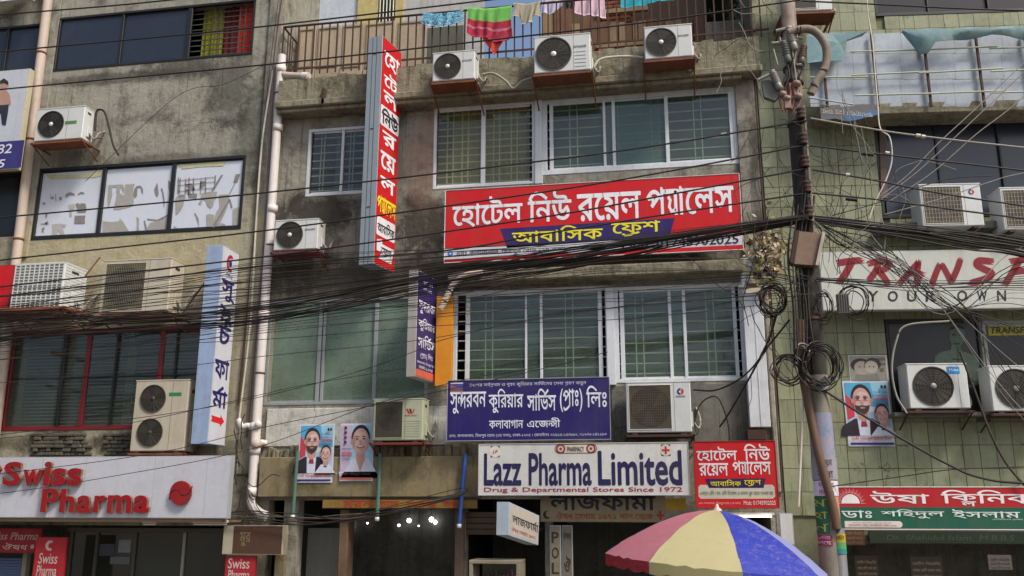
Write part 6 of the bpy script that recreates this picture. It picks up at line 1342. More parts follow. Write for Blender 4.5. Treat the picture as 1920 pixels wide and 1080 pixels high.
        wr('সালাম', .05, .38, .42, .50, '#c0283a', .02); wr('মহানগর', .06, .36, .53, .57, '#3a3a66'); wr('ঢাকা', .06, .30, .35, .39, '#3a3a66')
        wr('হাজী শফিকুল আলম', .04, .96, .09, .145, '#5a3440', .02); po([(.02, .06), (.98, .06), (.98, .02), (.02, .02)], '#a8584a')
    else:
        po([(.03, .97), (.97, .97), (.97, .04), (.03, .04)], '#8f8c80'); el(.30, .62, .26, .26, '#3a3634'); el(.33, .52, .20, .26, '#a39c90'); el(.62, .66, .22, .24, '#4a4542'); el(.58, .55, .17, .24, '#b0a89a'); po([(.10, .04), (.16, .28), (.45, .25), (.72, .30), (.78, .04)], '#7d7a72')
        for q in (.27, .40, .53, .64): el(q, .56, .025, .02, '#2a2624', 8)
        wr('মহান', .74, .96, .78, .88, '#4a443e'); wr('বিজয়', .74, .96, .62, .72, '#4a443e'); el(.85, .45, .05, .07, '#6e6556', 8)
    return t
poster('poster of bearded man in suit with smaller man, left one on the plaster band', C, (560, 795, 626, 905), -.235, 'two')
poster('poster of a smiling man in white shirt below the greenish air conditioner', C, (638, 794, 700, 902), -.235, 'one', tilt=-.02)
poster('poster of a bearded man in suit with a smaller man, on the green tiled wall', R, (1585, 714, 1671, 837), -.01, 'two', tilt=-.02)
poster('torn grey poster with two faded faces above the suited man poster', R, (1592, 666, 1664, 716), -.006, 'old')

# ================================================================== UTILITY POLES
XL_ = -420
VP = -3.2
pu = uc(1520, 560, VP)
M_pole = mat('pole_paint', '#85766a', .75, dirt=.5, dirtcol='#3c3026', scale=3, streak=.5, bump=.004)
M_poled = mat('pole_dark', '#2e2b27', .8, dirt=.5, dirtcol='#4a4034', scale=5, streak=.3, bump=.004)
M_conc = mat('pole_concrete', '#7d776b', .9, dirt=.4, scale=6, streak=.4, bump=.004)
pole = Thing('utility_pole', 'tall brown steel utility pole carrying tangled cables in front of the buildings', 'utility pole', C, pu, VP, 0)
zP = lambda x, y: C.p(x, y, VP)[1]; uP = lambda x, y: C.p(x, y, VP)[0]
mb = MB(); mb.lathe(pu, VP, [(.13, .0), (.125, zP(1530, 705)), ], 20); pole.part('lower_shaft', mb, M_conc)
mb = MB(); mb.lathe(pu, VP, [(.118, zP(1530, 710)), (.11, zP(1520, 430)), (.105, zP(1505, 235))], 20); pole.part('middle_shaft', mb, M_poled)
mb = MB(); mb.lathe(pu, VP, [(.1, zP(1505, 250)), (.088, zP(1497, -100)), (.001, zP(1497, -100)+.01)], 20); pole.part('upper_shaft', mb, M_pole)
# spool insulators on a strip on the pole's right front
zs_ = [zP(1517, 222), zP(1517, 270), zP(1519, 312), zP(1520, 359), zP(1521, 405)]
mb = MB(); mb.box(pu+.06, pu+.085, VP-.17, VP-.13, zs_[-1]-.35, zs_[0]+.1, .004); pole.part('bracket_strip', mb, M_pole)
for z in zs_: mb = MB(); mb.lathe(pu+.03, VP-.16, [(.02, z-.07), (.05, z-.07), (.055, z-.045), (.035, z-.03), (.055, z-.01), (.055, z+.01), (.035, z+.03), (.055, z+.045), (.05, z+.07), (.02, z+.07)], 14); pole.part('spool_insulator', mb, M_rustd)
for z in (zP(1500, 60), zP(1510, 128), zP(1512, 155), zP(1515, 232), zP(1525, 440), zP(1530, 600)): mb = MB(); mb.lathe(pu, VP, [(.112, z-.02), (.12, z-.02), (.12, z+.02), (.112, z+.02)], 18); pole.part('band', mb, M_rustd)
# pipe loop
lp = Thing('cable_duct_loop', 'thick brown pipe looping out beside the upper pole', 'pipe', C, pu, VP-.05, zP(1520, 175))
vtube(lp, 'pipe', C, [(1478, 62), (1496, 56), (1518, 55), (1536, 66), (1548, 86), (1550, 110), (1543, 136), (1530, 154), (1520, 176)], VP-.14, .05, M_pole, 12)
for x, y in ((1494, 57), (1500, 56)): u, z = C.p(x, y, VP-.14); mb = MB(); mb.tube([(u-.01, VP-.14, z-.07), (u+.005, VP-.2, z), (u-.005, VP-.14, z+.065)], .008, 5); lp.part('lashing', mb, M_cable)
# fuse cut-outs and insulators at the upper left
M_porc = mat('porcelain_grey', '#8f8a85', .4, dirt=.4, dirtcol='#4a4038', streak=.2); M_porcb = mat('porcelain_brown', '#6b5a4c', .45, dirt=.3, streak=.1); M_porcp = mat('porcelain_pink', '#94776c', .4, dirt=.4, streak=.2); M_gpl = mat('fuse_grey', '#5c605a', .6, dirt=.4)
def ribbed(t, a, b, r, m, n=5, m2=None):
    A, Bv = Vector(a), Vector(b); L = (Bv-A).length; prof = [(.001, 0), (r*.8, 0), (r*.8, L*.08)]
    for k in range(n): s = L*(.1+.55*k/n); prof += [(r*.62, s), (r, s+L*.03), (r, s+L*.06), (r*.62, s+L*.09)]
    prof += [(r*.85, L*.7), (r*.85, L*.92), (r*.5, L), (.001, L)]; mb = MB(); mb.lathe(0, 0, prof, 14, ax=(A, Bv-A)); return t.part('insulator', mb, m)
fs = Thing('fuse_cutout_cluster', 'cluster of ribbed ceramic insulators and fuse holders left of the pole top', 'insulators', C, pu-.2, VP-.15, zP(1470, 215))
V0 = VP-.12; q = lambda x, y, v=V0: (C.p(x, y, v)[0], v, C.p(x, y, v)[1])
ribbed(fs, q(1478, 51), q(1491, 95), .052, M_porc, 6); ribbed(fs, q(1468, 78), q(1479, 118), .05, M_gpl, 5); ribbed(fs, q(1447, 133, V0-.05), q(1463, 168, V0-.05), .048, M_porc, 6); ribbed(fs, q(1508, 84, V0+.02), q(1502, 120, V0+.02), .045, M_porcb, 6)
for a, b, r in ((q(1455, 58), q(1478, 53), .022), (q(1447, 81), q(1461, 80), .018), (q(1421, 150, V0-.05), q(1444, 139, V0-.05), .02), (q(1462, 70), q(1467, 100), .012), (q(1450, 92), q(1458, 122), .012), (q(1486, 96), q(1493, 152), .011), (q(1496, 70), q(1506, 72), .02), (q(1494, 122), q(1503, 121), .018)): mb = MB(); mb.tube([a, b], r, 7); fs.part('rod', mb, M_porc if r > .015 else M_cableg)
for x, y in ((1494, 154), (1497, 178), (1468, 174), (1476, 182)): mb = MB(); a = q(x, y); mb.lathe(0, 0, [(.001, 0), (.05, .01), (.055, .035), (.04, .06), (.001, .065)], 12, ax=(a, (-.25, -.3, -1))); fs.part('cup', mb, M_porcp)
for pts in ([(1480, 156), (1482, 176), (1478, 200), (1474, 210)], [(1486, 158), (1490, 180), (1484, 205)], [(1461, 180), (1464, 196), (1468, 208)]): mb = MB(); mb.tube(smoothpts([q(*p) for p in pts], 5), .016, 6); fs.part('tail_wire', mb, mat('cable_orange', '#84503f', .5, dirt=.3))
mb = MB(); a = q(1475, 195); mb.box(a[0]-.03, a[0]+.05, V0-.03, V0+.03, a[2]-.07, a[2]+.06, .008); fs.part('holder', mb, M_porcp)
mb = MB(); a = q(1448, 170, V0); mb.prism([(a[0]-.12, a[2]+.13), (a[0]-.1, a[2]-.08), (a[0]+.02, a[2]-.14), (a[0]+.12, a[2]-.04), (a[0]+.1, a[2]+.02), (a[0]-.03, a[2]+.14)], V0-.02, V0+.06); fs.part('holder', mb, M_gpl)
for pts in ([(1476, 120), (1480, 140), (1474, 160), (1470, 176)], [(1490, 100), (1484, 130), (1488, 156)], [(1466, 168), (1470, 150), (1480, 128)], [(1508, 120), (1500, 140), (1494, 158)]): mb = MB(); mb.tube(smoothpts([q(*p) for p in pts], 5), .013, 6); fs.part('lead', mb, M_cable)
# the next pole along the street, where the long wires arrive
pl2 = uc(XL_ , 500, VP-.1); t = Thing('utility_pole', 'plain grey utility pole further left along the street', 'utility pole', C, pl2, VP-.1, .01)
mb = MB(); mb.lathe(pl2, VP-.1, [(.15, .01), (.10, 11.5), (.001, 11.52)], 18); t.part('shaft', mb, M_conc)
for z in (5.2, 5.9, 6.6, 7.3, 8.4, 9.6): mb = MB(); mb.box(pl2-.05, pl2+.05, VP-.6, VP+.4, z, z+.07, .006); t.part('cross_arm', mb, M_rustd)
# brown box on the pole
bx = Thing('junction_box', 'tilted brown metal junction box strapped high on the pole', 'box', C, uP(1505, 500), VP-.16, zP(1505, 500))
a = [q(x, y, VP-.2) for x, y in ((1497, 436), (1540, 441), (1529, 500), (1487, 497))]; mb = MB(); mb.prism([(p[0], p[2]) for p in a][::-1], VP-.26, VP-.12); bx.part('body', mb, mat('box_brown', '#7d6452', .6, dirt=.3))
a = [q(x, y, VP-.2) for x, y in ((1540, 438), (1545, 442), (1532, 502), (1527, 500))]; mb = MB(); mb.prism([(p[0], p[2]) for p in a][::-1], VP-.30, VP-.12); bx.part('side_flange', mb, M_pvc2)
a = [q(x, y, VP-.2) for x, y in ((1490, 436), (1498, 434), (1488, 498), (1480, 494))]; mb = MB(); mb.prism([(p[0], p[2]) for p in a][::-1], VP-.27, VP-.12); bx.part('side_flange', mb, M_rustd)
# brown pipe running down beside the pole, second grey stub pole
p2 = Thing('cable_riser', 'brown steel pipe bending down from the pole into the grey post', 'pipe', C, uP(1574, 1000), VP-.05, .15)
vtube(p2, 'pipe', C, [(1500, 600), (1504, 690), (1514, 750), (1530, 830), (1548, 900), (1562, 950), (1570, 992)], VP-.14, .048, mat('riser_brown', '#624a38', .6, dirt=.4, dirtcol='#38281c', scale=4), 12)
st = Thing('grey_post', 'short grey post with yellow sticker standing right of the pole', 'post', C, uP(1573, 1040), VP-.05, .15)
us_ = uP(1573, 1040); mb = MB(); mb.lathe(us_, VP-.05, [(.075, .15), (.072, zP(1572, 990)), (.001, zP(1572, 990))], 16); st.part('shaft', mb, mat('post_grey', '#5f6064', .6, dirt=.3))
mb = MB(); z1_, z0_ = zP(1572, 1000), zP(1572, 1038); 
for (c_, za, zb2, nm) in (('#a88f22', 0, .42, 'a'), ('#4d8f5a', .42, .75, 'b'), ('#2a7d74', .75, 1., 'c')):
    mb = MB(); mb.lathe(us_, VP-.05, [(.077, z1_+(z0_-z1_)*zb2), (.077, z1_+(z0_-z1_)*za)], 16); st.part('sticker', mb, ink(c_))
mb = letters('মনি', (us_-.045, us_+.05, z1_-.06, z1_-.015), onwall(VP-.05-.079), .02); st.part('lettering', mb, ink('#4a3a14'))
# papers wrapped round the pole
def wrap(label, ya, yb, rr_, m, a0=200, a1=340, txt=None, tcol='#6a2430'):
    z1, z0 = zP(1530, ya), zP(1530, yb); n = 10; V = [(pu+rr_*cos(radians(a0+(a1-a0)*i/n)), VP+rr_*sin(radians(a0+(a1-a0)*i/n)), z) for z in (z0, z1) for i in range(n+1)]
    mb = MB(); mb.sm = True; mb.raw(V, [(i, i+1, n+2+i, n+1+i) for i in range(n)]); mb.raw([(pu+(v[0]-pu)*.985, VP+(v[1]-VP)*.985, v[2]) for v in V], [(i+1, i, n+1+i, n+2+i) for i in range(n)])
    t = Thing('pole_poster', label, 'poster', C, pu, VP, z0); t.part('sheet', mb, m)
    if txt:
        H = z1-z0; mb = MB(); am = radians((a0+a1)/2-4)
        for k, tx in enumerate(txt): letters(tx, (-.085, .085, z0+H*(1-(k+.85)/len(txt)), z0+H*(1-(k+.2)/len(txt))), lambda a, b, h: (pu+(rr_+h+.001)*cos(am+a/rr_), VP+(rr_+h+.001)*sin(am+a/rr_), b), .0, mb=mb)
        t.part('lettering', mb, ink(tcol))
    return t
wrap('pink and blue portrait poster wrapped high around the pole', 775, 860, .132, mat('pole_poster_pinkblue', '#8b8494', .75, dirt=.9, dirtcol='#54788f', scale=7), 185, 355)
wrap('pale notice with dark print wrapped around the pole beside the red hotel board', 858, 900, .14, paint('pole_paper_lilac', '#8f8a92', .7, dirt=.4), 190, 350, ('ভাড়া', 'বাসা'), '#4a2a3c')
wrap('white sheet with red and blue print low on the pole', 902, 930, .134, paint('pole_paper_white', '#c4c2cc', .7), 190, 350, ('মহানগর', 'টিউটর'), '#a03040')
wrap('dark green strip poster with yellow print on the pole', 931, 1000, .133, paint('pole_paper_green', '#1e5a40', .7), 190, 268, ('ম', 'হা', 'ন'), '#9aa03a')
wrap('salmon poster strip on the right side of the pole', 931, 985, .131, paint('pole_paper_salmon', '#b0806c', .7, dirt=.3), 272, 345)
wrap('small red and blue sticker at the foot of the green strip poster', 1002, 1022, .133, paint('pole_paper_red', '#8a2a44', .7), 195, 275, ('ভর্তি', 'চলছে'), '#c0b0c0')

# ================================================================== CABLES
random.seed(99)
ncab = [0]
def cable(label, pts, r=.009, m=None, v=VP-.16, vs=None, F=C, name='cable', cat='cable', group=None, n=8, wob=0., sides=5):
    P = []
    for i, (x, y) in enumerate(pts):
        vv_ = vs[i] if vs else v; u, z = F.p(x, y, vv_); P.append((u, vv_, z))
    P = smoothpts(P, n) if len(P) > 2 else [Vector(P[0]).lerp(Vector(P[1]), k/8) for k in range(9)]
    if wob: P = [p+Vector((ru(-wob, wob), ru(-wob, wob), ru(-wob, wob))) for p in P]
    mb = MB(); mb.tube(P, r, sides); base = tuple(P[0]); ncab[0] += 1
    return single(name, label, cat, F, mb, m or M_cable, base, group)
XL = -420; VW = VP-.18
def L_(y0, y500, y1000, yend, xe=1516): s = (y500-y0)/500; return [(XL, y0+s*XL), (0, y0), (500, y500), (1000, y1000), (xe, yend)]
main = [
 ('uppermost black wire crossing the top left corner window', [(XL, 66), (0, 28), (240, 8), (500, -20)]),
 ('black wire passing just above the terrace railing at upper left', [(XL, 138), (0, 97), (250, 74), (500, 49), (883, 4), (1100, -22)]),
 ('black wire crossing the terrace air conditioners up to the pole top', [(XL, 212), (0, 168), (520, 119), (1000, 66), (1240, 38), (1500, 0)]),
 ('black wire crossing the middle of the upper wide window', [(XL, 446), (0, 408), (500, 361), (1000, 304), (1250, 270), (1512, 226)]),
 ('black wire crossing the top edge of the red banner lettering', [(XL, 537), (0, 488), (500, 432), (1000, 363), (1250, 322), (1512, 272)]),
 ('black wire crossing the red banner through the big letters', [(XL, 590), (0, 538), (500, 481), (1000, 410), (1250, 366), (1514, 316)]),
 ('black wire crossing the red banner just below the big letters', [(XL, 606), (0, 556), (500, 498), (835, 470), (1000, 442), (1250, 402), (1516, 362)])]
for lb_, P in main: cable(lb_, P, .0115, v=VW)
# the heavy bundle sagging from the pole to the left
def bundle(n, f, rmin, rmax, lab, grp, mats, v=VW, dv=.1):
    for i in range(n):
        P = f(i/(n-1 if n > 1 else 1), i); cable(lab, P, ru(rmin, rmax), random.choice(mats), v=v+ru(-dv, dv), group=grp)
J = lambda a: ru(-a, a)
bundle(20, lambda s, i: [(XL, 655+60*s+J(12)), (0, 594+50*s+J(8)), (250, 590+34*s+J(8)), (500, 568+36*s+J(8)), (835, 506+32*s+J(8)), (1080, 470+32*s+J(6)), (1300, 436+22*s+J(4)), (1516, 404+12*s)], .004, .0095,
       'dark strand in the heavy sagging cable bundle crossing below the red banner', 'strands of the heavy sagging cable bundle', [M_cable, M_cable, M_cableb], dv=.05)
bundle(26, lambda s, i: [(XL, 560+120*s+J(8)), (0, 545+95*s+J(10)), (250, 520+80*s+J(10)), (500, 486+92*s+J(8)), (835, 470+50*s+J(8)), (1150, 448+22*s+J(8)), (1516, 402+10*s+J(4))], .003, .006,
       'thin black wire in the loose fan of wires above the sagging bundle on the left', 'thin wires fanned above the sagging bundle', [M_cable, M_cable, M_cableb])
bundle(12, lambda s, i: [(XL, 640+90*s+J(12)), (0, 610+75*s+J(14)), (250, 606+50*s+J(14)), (500, 580+48*s+J(10)), (835, 540+40*s+J(16)), (1100, 510+60*s+J(18)), (1400, 500+60*s+J(14)), (1520, 520+36*s+J(6))], .003, .005,
       'thin dark wire drooping below the sagging bundle across the lower windows', 'thin wires drooping below the bundle', [M_cable, M_cableb])
for i, (lb_, P) in enumerate([
 ('thin wire rising from the red framed window past the courier sign', [(XL, 760), (0, 718), (366, 684), (494, 668), (783, 638), (1000, 600), (1400, 540), (1520, 532)]),
 ('thin wire rising steeply across the pale green window to the courier sign', [(XL, 860), (0, 815), (300, 778), (480, 746), (660, 700), (783, 657), (850, 632), (1080, 585), (1516, 545)]),
 ('thin wire slanting across the red pharmacy board letters', [(XL, 975), (0, 925), (200, 895), (470, 842), (690, 762), (870, 712), (1000, 690)]),
 ('thin wire crossing the posters and the greenish air conditioner', [(XL, 930), (0, 888), (300, 848), (500, 800), (700, 760), (980, 700), (1140, 660)]),
 ('thin wire crossing the double fan unit and navy lettered sign', [(XL, 860), (0, 822), (250, 792), (480, 742), (560, 724), (760, 690)]),
 ('long thin wire nearly level through the upper part of lower windows', [(XL, 690), (0, 660), (500, 636), (835, 610), (1140, 600), (1400, 575), (1520, 560)]),
 ('fine grey wire across the stained upper wall on the left', [(160, 340), (330, 182), (420, 158), (500, 120)])]): cable(lb_, P, .0045 if i < 6 else .004, M_cable if i % 2 else M_cableb, v=VW)
# right of the pole
XR = 2180
for lb_, P, r, m in [
 ('dark wire leaving the pole top towards the top right window', [(1504, 2), (1640, 8), (1800, 16), (1920, 20), (XR, 28)], .011, M_cable),
 ('topmost wire from the pole spool across the blue tinted window', [(1520, 222), (1600, 236), (1680, 249), (1800, 264), (1920, 277), (XR, 306)], .0115, M_cableg),
 ('second wire from the pole spools with a splice, over blue window', [(1520, 273), (1650, 289), (1800, 306), (1920, 320), (XR, 352)], .0115, M_cable),
 ('third wire from the pole spools, over the left ledge air conditioner', [(1522, 318), (1640, 338), (1760, 362), (1920, 386), (XR, 424)], .0115, M_cable),
 ('fourth wire from the pole spools, along the ledge air conditioners', [(1522, 362), (1660, 376), (1780, 392), (1920, 410), (XR, 444)], .0115, M_cable),
 ('left one of the three pale service wires slanting up right of the pole', [(1646, 370), (1700, 330), (1760, 268), (1841, 193), (2000, 40)], .006, M_cableg),
 ('middle one of the three pale service wires slanting up right', [(1652, 374), (1720, 322), (1790, 258), (1858, 194), (2010, 50)], .006, M_cableg),
 ('right one of the three pale service wires slanting up right', [(1664, 380), (1750, 322), (1830, 252), (1906, 193), (2040, 70)], .006, M_cableg),
 ('pale wire rising to the right across the ledge air conditioner', [(1660, 402), (1760, 374), (1860, 340), (1920, 324), (XR, 270)], .006, M_cableg),
 ('dark wire rising from the junction to the blue window', [(1560, 404), (1640, 382), (1720, 352), (1790, 334), (1860, 330)], .006, M_cable),
 ('heavy dark wire slanting down over the suited man poster to the clinic board', [(1545, 732), (1620, 780), (1700, 828), (1780, 872), (1836, 895), (1920, 906), (XR, 912)], .014, M_cable),
 ('thick dark hose sloping down across the lower green tiles', [(1800, 660), (1830, 740), (1856, 810), (1886, 868), (1925, 915)], .018, M_cableb),
 ('thin wire along the top edge of the clinic board', [(1560, 912), (1700, 892), (1790, 880), (1920, 875), (XR, 860)], .006, M_cable),
 ('white cord dangling down beside the billboard and blue window', [(1622, -40), (1628, 30), (1636, 80), (1640, 130), (1645, 190), (1650, 240), (1668, 258), (1672, 300), (1660, 340), (1640, 380), (1630, 410)], .009, M_cablew),
 ('pale hose arching down the left edge of the gym window', [(1780, 602), (1700, 610), (1680, 640), (1672, 690), (1680, 740), (1700, 775)], .016, M_cableg),
 ('white bent pipe hanging beside the pole above the clinic board', [(1506, 745), (1502, 840), (1497, 950)], .014, M_cablew)]:
    cable(lb_, P, r, m, v=VP-.12 if 'gym window' not in lb_ and 'lower green' not in lb_ else -.3)
bundle(16, lambda s, i: [(1518, 404+10*s+J(2)), (1600, 414+14*s+J(3)), (1720, 424+24*s+J(4)), (1820, 434+34*s+J(4)), (1920, 444+42*s+J(5)), (XR, 490+60*s)], .006, .012, 'dark strand in the thick bundle right of the pole above the gym board', 'strands of the bundle right of the pole', [M_cable, M_cable, M_cableb], v=VP-.1, dv=.05)
bundle(20, lambda s, i: [(1522, 412+J(4)), (1560+60*s, 440+30*s+J(14)), (1640+80*s+J(20), 470+50*s+J(20)), (1780+J(30), 520+70*(1-s)+60*s*s), (1920, 470+330*s+J(10)), (XR, 500+560*s)], .0028, .0055, 'thin wire fanning from the pole down across the gym board and gym window', 'thin wires fanning right over the gym board', [M_cable, M_cable, M_cableg], v=VP-.1)
bundle(7, lambda s, i: [(1530, 520+8*s), (1600, 524+10*s+J(3)), (1720, 528+16*s+J(3)), (1850, 522+20*s+J(4)), (1920, 518+26*s), (XR, 506+40*s)], .004, .007, 'level dark wire across the gym board lettering', 'level wires across the gym board', [M_cable], v=VP-.1)
# wild loops around the pole
random.seed(40)
def squiggle(n, cx, cy, sx, sy, L, rmin, rmax, lab, grp, mats, v=VP-.1, dv=.22):
    for i in range(n):
        x, y = cx+ru(-sx, sx), cy+ru(-sy, sy); a = ru(-2.4, -.6)+ (pi if rnd() < .5 else 0); P = [(x, y)]
        for k in range(random.randint(3, 6)): a += ru(-.7, .7); l = ru(.4, 1)*L; x += cos(a)*l*.8; y += -sin(a)*l; P.append((x, y))
        cable(lab, P, ru(rmin, rmax), random.choice(mats), v=v+ru(-dv, dv), group=grp, n=5)
squiggle(34, 1620, 330, 70, 90, 42, .0025, .0045, 'stray thin wire tangled in the air right of the pole spools', 'stray wires right of the pole', [M_cable, M_cableb, M_cable, M_cableg])
squiggle(22, 1445, 330, 40, 120, 46, .0025, .0045, 'stray thin wire hanging left of the pole beside the banner end', 'stray wires left of the pole', [M_cable, M_cableb])
squiggle(20, 1440, 560, 50, 110, 42, .003, .006, 'loose wire tangled around the white duct and coils left of the pole', 'loose wires around the coils', [M_cable, M_cableb, M_cable])
squiggle(12, 1570, 470, 50, 50, 40, .0025, .0045, 'loose wire tangled before the left end of the gym board', 'loose wires before the gym board', [M_cable, M_cableb])
squiggle(10, 1400, 60, 50, 50, 30, .003, .005, 'pale loose wire dangling at the terrace corner left of the pole top', 'pale wires at the terrace corner', [M_cableg, M_cable])
for i in range(9):
    x = 1466+i*5+J(3); cable('dark cable hanging close along the pole shaft between spools and coils', [(x+20, 380+J(40)), (x+10, 480), (x+14+J(8), 580), (x+22, 680+J(30))], ru(.006, .014), M_cable if i % 2 else M_cableb, v=VP-.2+J(.06), group='cables hanging along the pole')
# conductor splices and clips
for (x, y, l, m) in ((1614, 287, 24, M_cable), (1586, 372, 22, M_cable), (1718, 253, 8, M_cablew), (1728, 255, 7, M_cablew), (1586, 327, 8, M_cablew), (1352, 252, 10, M_cableg), (1660, 286, 8, M_cablew)):
    u, z = C.p(x, y, VP-.14); u2, z2 = C.p(x+l, y+l*.12*(1 if x > 1500 else -1), VP-.14); mb = MB(); mb.tube([(u, VP-.13, z), (u2, VP-.13, z2)], .022, 7)
    single('wire_splice', {1614: 'black splice sleeve on the second wire right of the pole', 1586: 'black splice sleeve low on the fourth wire right of the pole', 1718: 'left small white clip on the topmost wire over blue window', 1728: 'right small white clip on the topmost wire over blue window', 1352: 'grey splice on the wire before the wide window', 1660: 'white clip on the second wire beside the blue window'}[x] if (x, y) != (1586, 327) else 'small white clip on the third wire right of the pole', 'splice', C, mb, m, (u, VP-.13, z))
# coils of spare cable
def coil(label, cx, cy, rx, ry, n, v, m=None, lab2=None):
    u, z = C.p(cx, cy, v); sc = abs(C.p(cx+10, cy, v)[0]-u)/10; t = Thing('cable_coil', label, 'cable coil', C, u, v, z-ry*sc)
    for i in range(n):
        a0 = ru(0, 6.28); rr_ = ru(.72, 1.14); ph = ru(0, 6.28); ox_, oz_, ex = ru(-.03, .03), ru(-.04, .03), ru(.85, 1.12); P = []
        for k in range(25): a = a0+2*pi*k/24; P.append((ox_+u+rx*sc*rr_*ex*cos(a)+.012*sin(3*a+ph), v+.05*sin(a*2+ph)-.01*i*.6, oz_+z+ry*sc*rr_*sin(a)*(1+.06*sin(2*a+ph))))
        mb = MB(); mb.tube(P, ru(.004, .009), 5, caps=False); t.part('loop', mb, random.choice(m or [M_cable, M_cableb]))
    return t
random.seed(50)
coil('dense coil of black cable hung left of the pole on the white duct', 1447, 562, 25, 30, 13, VP-.12)
coil('small coil of cable hanging just right of the pole below the junction box', 1542, 574, 17, 30, 6, VP-.1)
coil('round coil of black cable hanging over the gym board corner', 1604, 562, 27, 32, 6, VP-.1)
coil('coil of cable left of the pole level with the air conditioner', 1478, 692, 26, 27, 9, VP-.2)
coil('big messy coil of black and grey cable wrapped on the pole front', 1535, 686, 36, 42, 15, VP-.24, [M_cable, M_cableb, M_cableg, M_cable])
coil('small pale coil tucked between the two messy coils on the pole', 1503, 662, 15, 16, 5, VP-.27, [M_cableg, M_cableb])
for (x0, y0, x1, y1, rot, lab) in ((1569, 552, 1591, 588, 0, 'small grey connection box hanging in the coil over the gym board'), (1526, 712, 1556, 728, -.7, 'tilted ribbed grey box hanging in front of the messy coil')):
    u0, u1, z0, z1 = C.r(x0, y0, x1, y1, VP-.3); t = Thing('connection_box', lab, 'box', C, (u0+u1)/2, VP-.3, z0); cx, cz = (u0+u1)/2, (z0+z1)/2
    w, h = (u1-u0)/2, (z1-z0)/2; mb = MB(); pr = [(cx+x*cos(rot)+y*sin(rot)*1, cz+x*-sin(rot)+y*cos(rot)) for x, y in ((-w, -h), (w, -h), (w, h), (-w, h))]; mb.prism(pr, VP-.34, VP-.27); t.part('body', mb, mat('box_grey', '#565350', .6, dirt=.3))
    for k in range(5): s = -w+2*w*(k+.5)/5; mb = MB(); mb.tube([(cx+s*cos(rot)-h*.9*sin(rot), VP-.343, cz-s*sin(rot)-h*.9*cos(rot)), (cx+s*cos(rot)+h*.9*sin(rot), VP-.343, cz-s*sin(rot)+h*.9*cos(rot))], .004, 4); t.part('rib', mb, M_cableb)
# cable ledge with rubbish: dry leaves, paper, cardboard
random.seed(77)
tr = Thing('rubbish_heap', 'heap of dry leaves, paper and sacking caught beside the red banner end', 'rubbish', C, uc(1438, 540, -.4), -.3, zc(1438, 545, -.3))
mb = MB(); MR = [mat('trash_tan', '#8d7656', .9, dirt=.4, scale=6), mat('trash_pale', '#b5aa92', .9, dirt=.3, scale=6), mat('trash_brown', '#4e3a2a', .9, dirt=.5, scale=6), mat('trash_olive', '#7d7a42', .9, dirt=.3, scale=6)]
def lump(cx, cy, rx, ry, v, m, seed):
    random.seed(seed); u, z = C.p(cx, cy, v); n, k = 9, 6; V = []; s = .0072
    for j in range(k+1):
        for i in range(n): a = 2*pi*i/n; b = pi*j/k-pi/2; r = 1+ru(-.28, .28); V.append((u+rx*s*cos(a)*cos(b)*r, v+.09*sin(a)*cos(b)*r, z+ry*s*sin(b)*r))
    q = MB(); q.raw(V, [(j*n+i, j*n+(i+1) % n, (j+1)*n+(i+1) % n, (j+1)*n+i) for j in range(k) for i in range(n)]); tr.part('sack', q, m)
lump(1440, 490, 26, 22, -.28, MR[2], 1); lump(1447, 480, 20, 14, -.34, MR[0], 2); lump(1436, 515, 24, 14, -.25, MR[2], 3); lump(1432, 462, 16, 12, -.28, MR[2], 5); lump(1452, 505, 14, 10, -.36, MR[0], 6)
sheet = [MB() for _ in MR]
for i in range(340):
    x, y = 1438+random.gauss(0, 17), 478+random.gauss(0, 30); v = -.36+ru(-.1, .08); u, z = C.p(x, y, v); a, b, c = ru(0, 6.28), ru(-1, 1), ru(.025, .08); d = Vector((cos(a)*cos(b), sin(b)*.4, sin(a)*cos(b)))*c; e = Vector((-sin(a), ru(-.4, .4), cos(a)))*c*ru(.3, .7); p = Vector((u, v, z))
    sheet[random.choice((0, 1, 1, 2, 3))].poly([p-d, p-d*.2+e, p+d, p+d*.1-e])
for s_, m in zip(sheet, MR): tr.part('litter', s_, m, kind='stuff')
mb = MB(); a = [C.p(x, y, -.5) for x, y in ((1396, 545), (1432, 535), (1448, 538), (1420, 548), (1400, 552))]; mb.prism(a, -.55, -.49); single('cardboard', 'flat torn cardboard strip lying on the cables over the white duct', 'cardboard', C, mb, MR[1], (a[0][0], -.5, a[0][1]))
mb = MB(); mb.box(uc(1398, 545, -.1), UR_-.05, -.4, -.06, zc(1430, 537, -.2), zc(1430, 530, -.2), .01); mid.part('ledge', mb, M_fascia)
# small leads by the air conditioners and hanging rods
cable('thick black insulated lead curling from the lone left air conditioner', [(178, 245), (180, 215), (184, 206), (196, 210), (205, 240), (212, 270), (222, 290)], .02, M_cable, v=-.25)
cable('pipe lead looping between the small and large terrace air conditioners', [(905, 140), (925, 138), (948, 152), (962, 166), (980, 152), (1000, 146)], .024, M_cableg, v=-.45)
cable('pale hose running from large terrace unit to the right terrace unit', [(1112, 128), (1125, 112), (1150, 107), (1180, 106), (1206, 108)], .022, M_cablew, v=-.42)
cable('black cable loop beside the rusty grille air conditioner', [(1300, 795), (1312, 760), (1330, 745), (1346, 746), (1358, 770), (1366, 800), (1368, 830)], .012, M_cable, v=-.3)
cable('black cable drooping from the white duct to the rusty grille air conditioner', [(1300, 731), (1340, 732), (1380, 715), (1410, 690), (1440, 650), (1480, 600)], .013, M_cable, vs=[-.4, -.6, -1.0, -1.6, -2.3, -3.0])
cable('black cable sweeping down left of the coils to the cement wall', [(1456, 590), (1440, 640), (1410, 700), (1370, 770), (1350, 800)], .015, M_cable, vs=[-3., -2.4, -1.6, -.8, -.3])
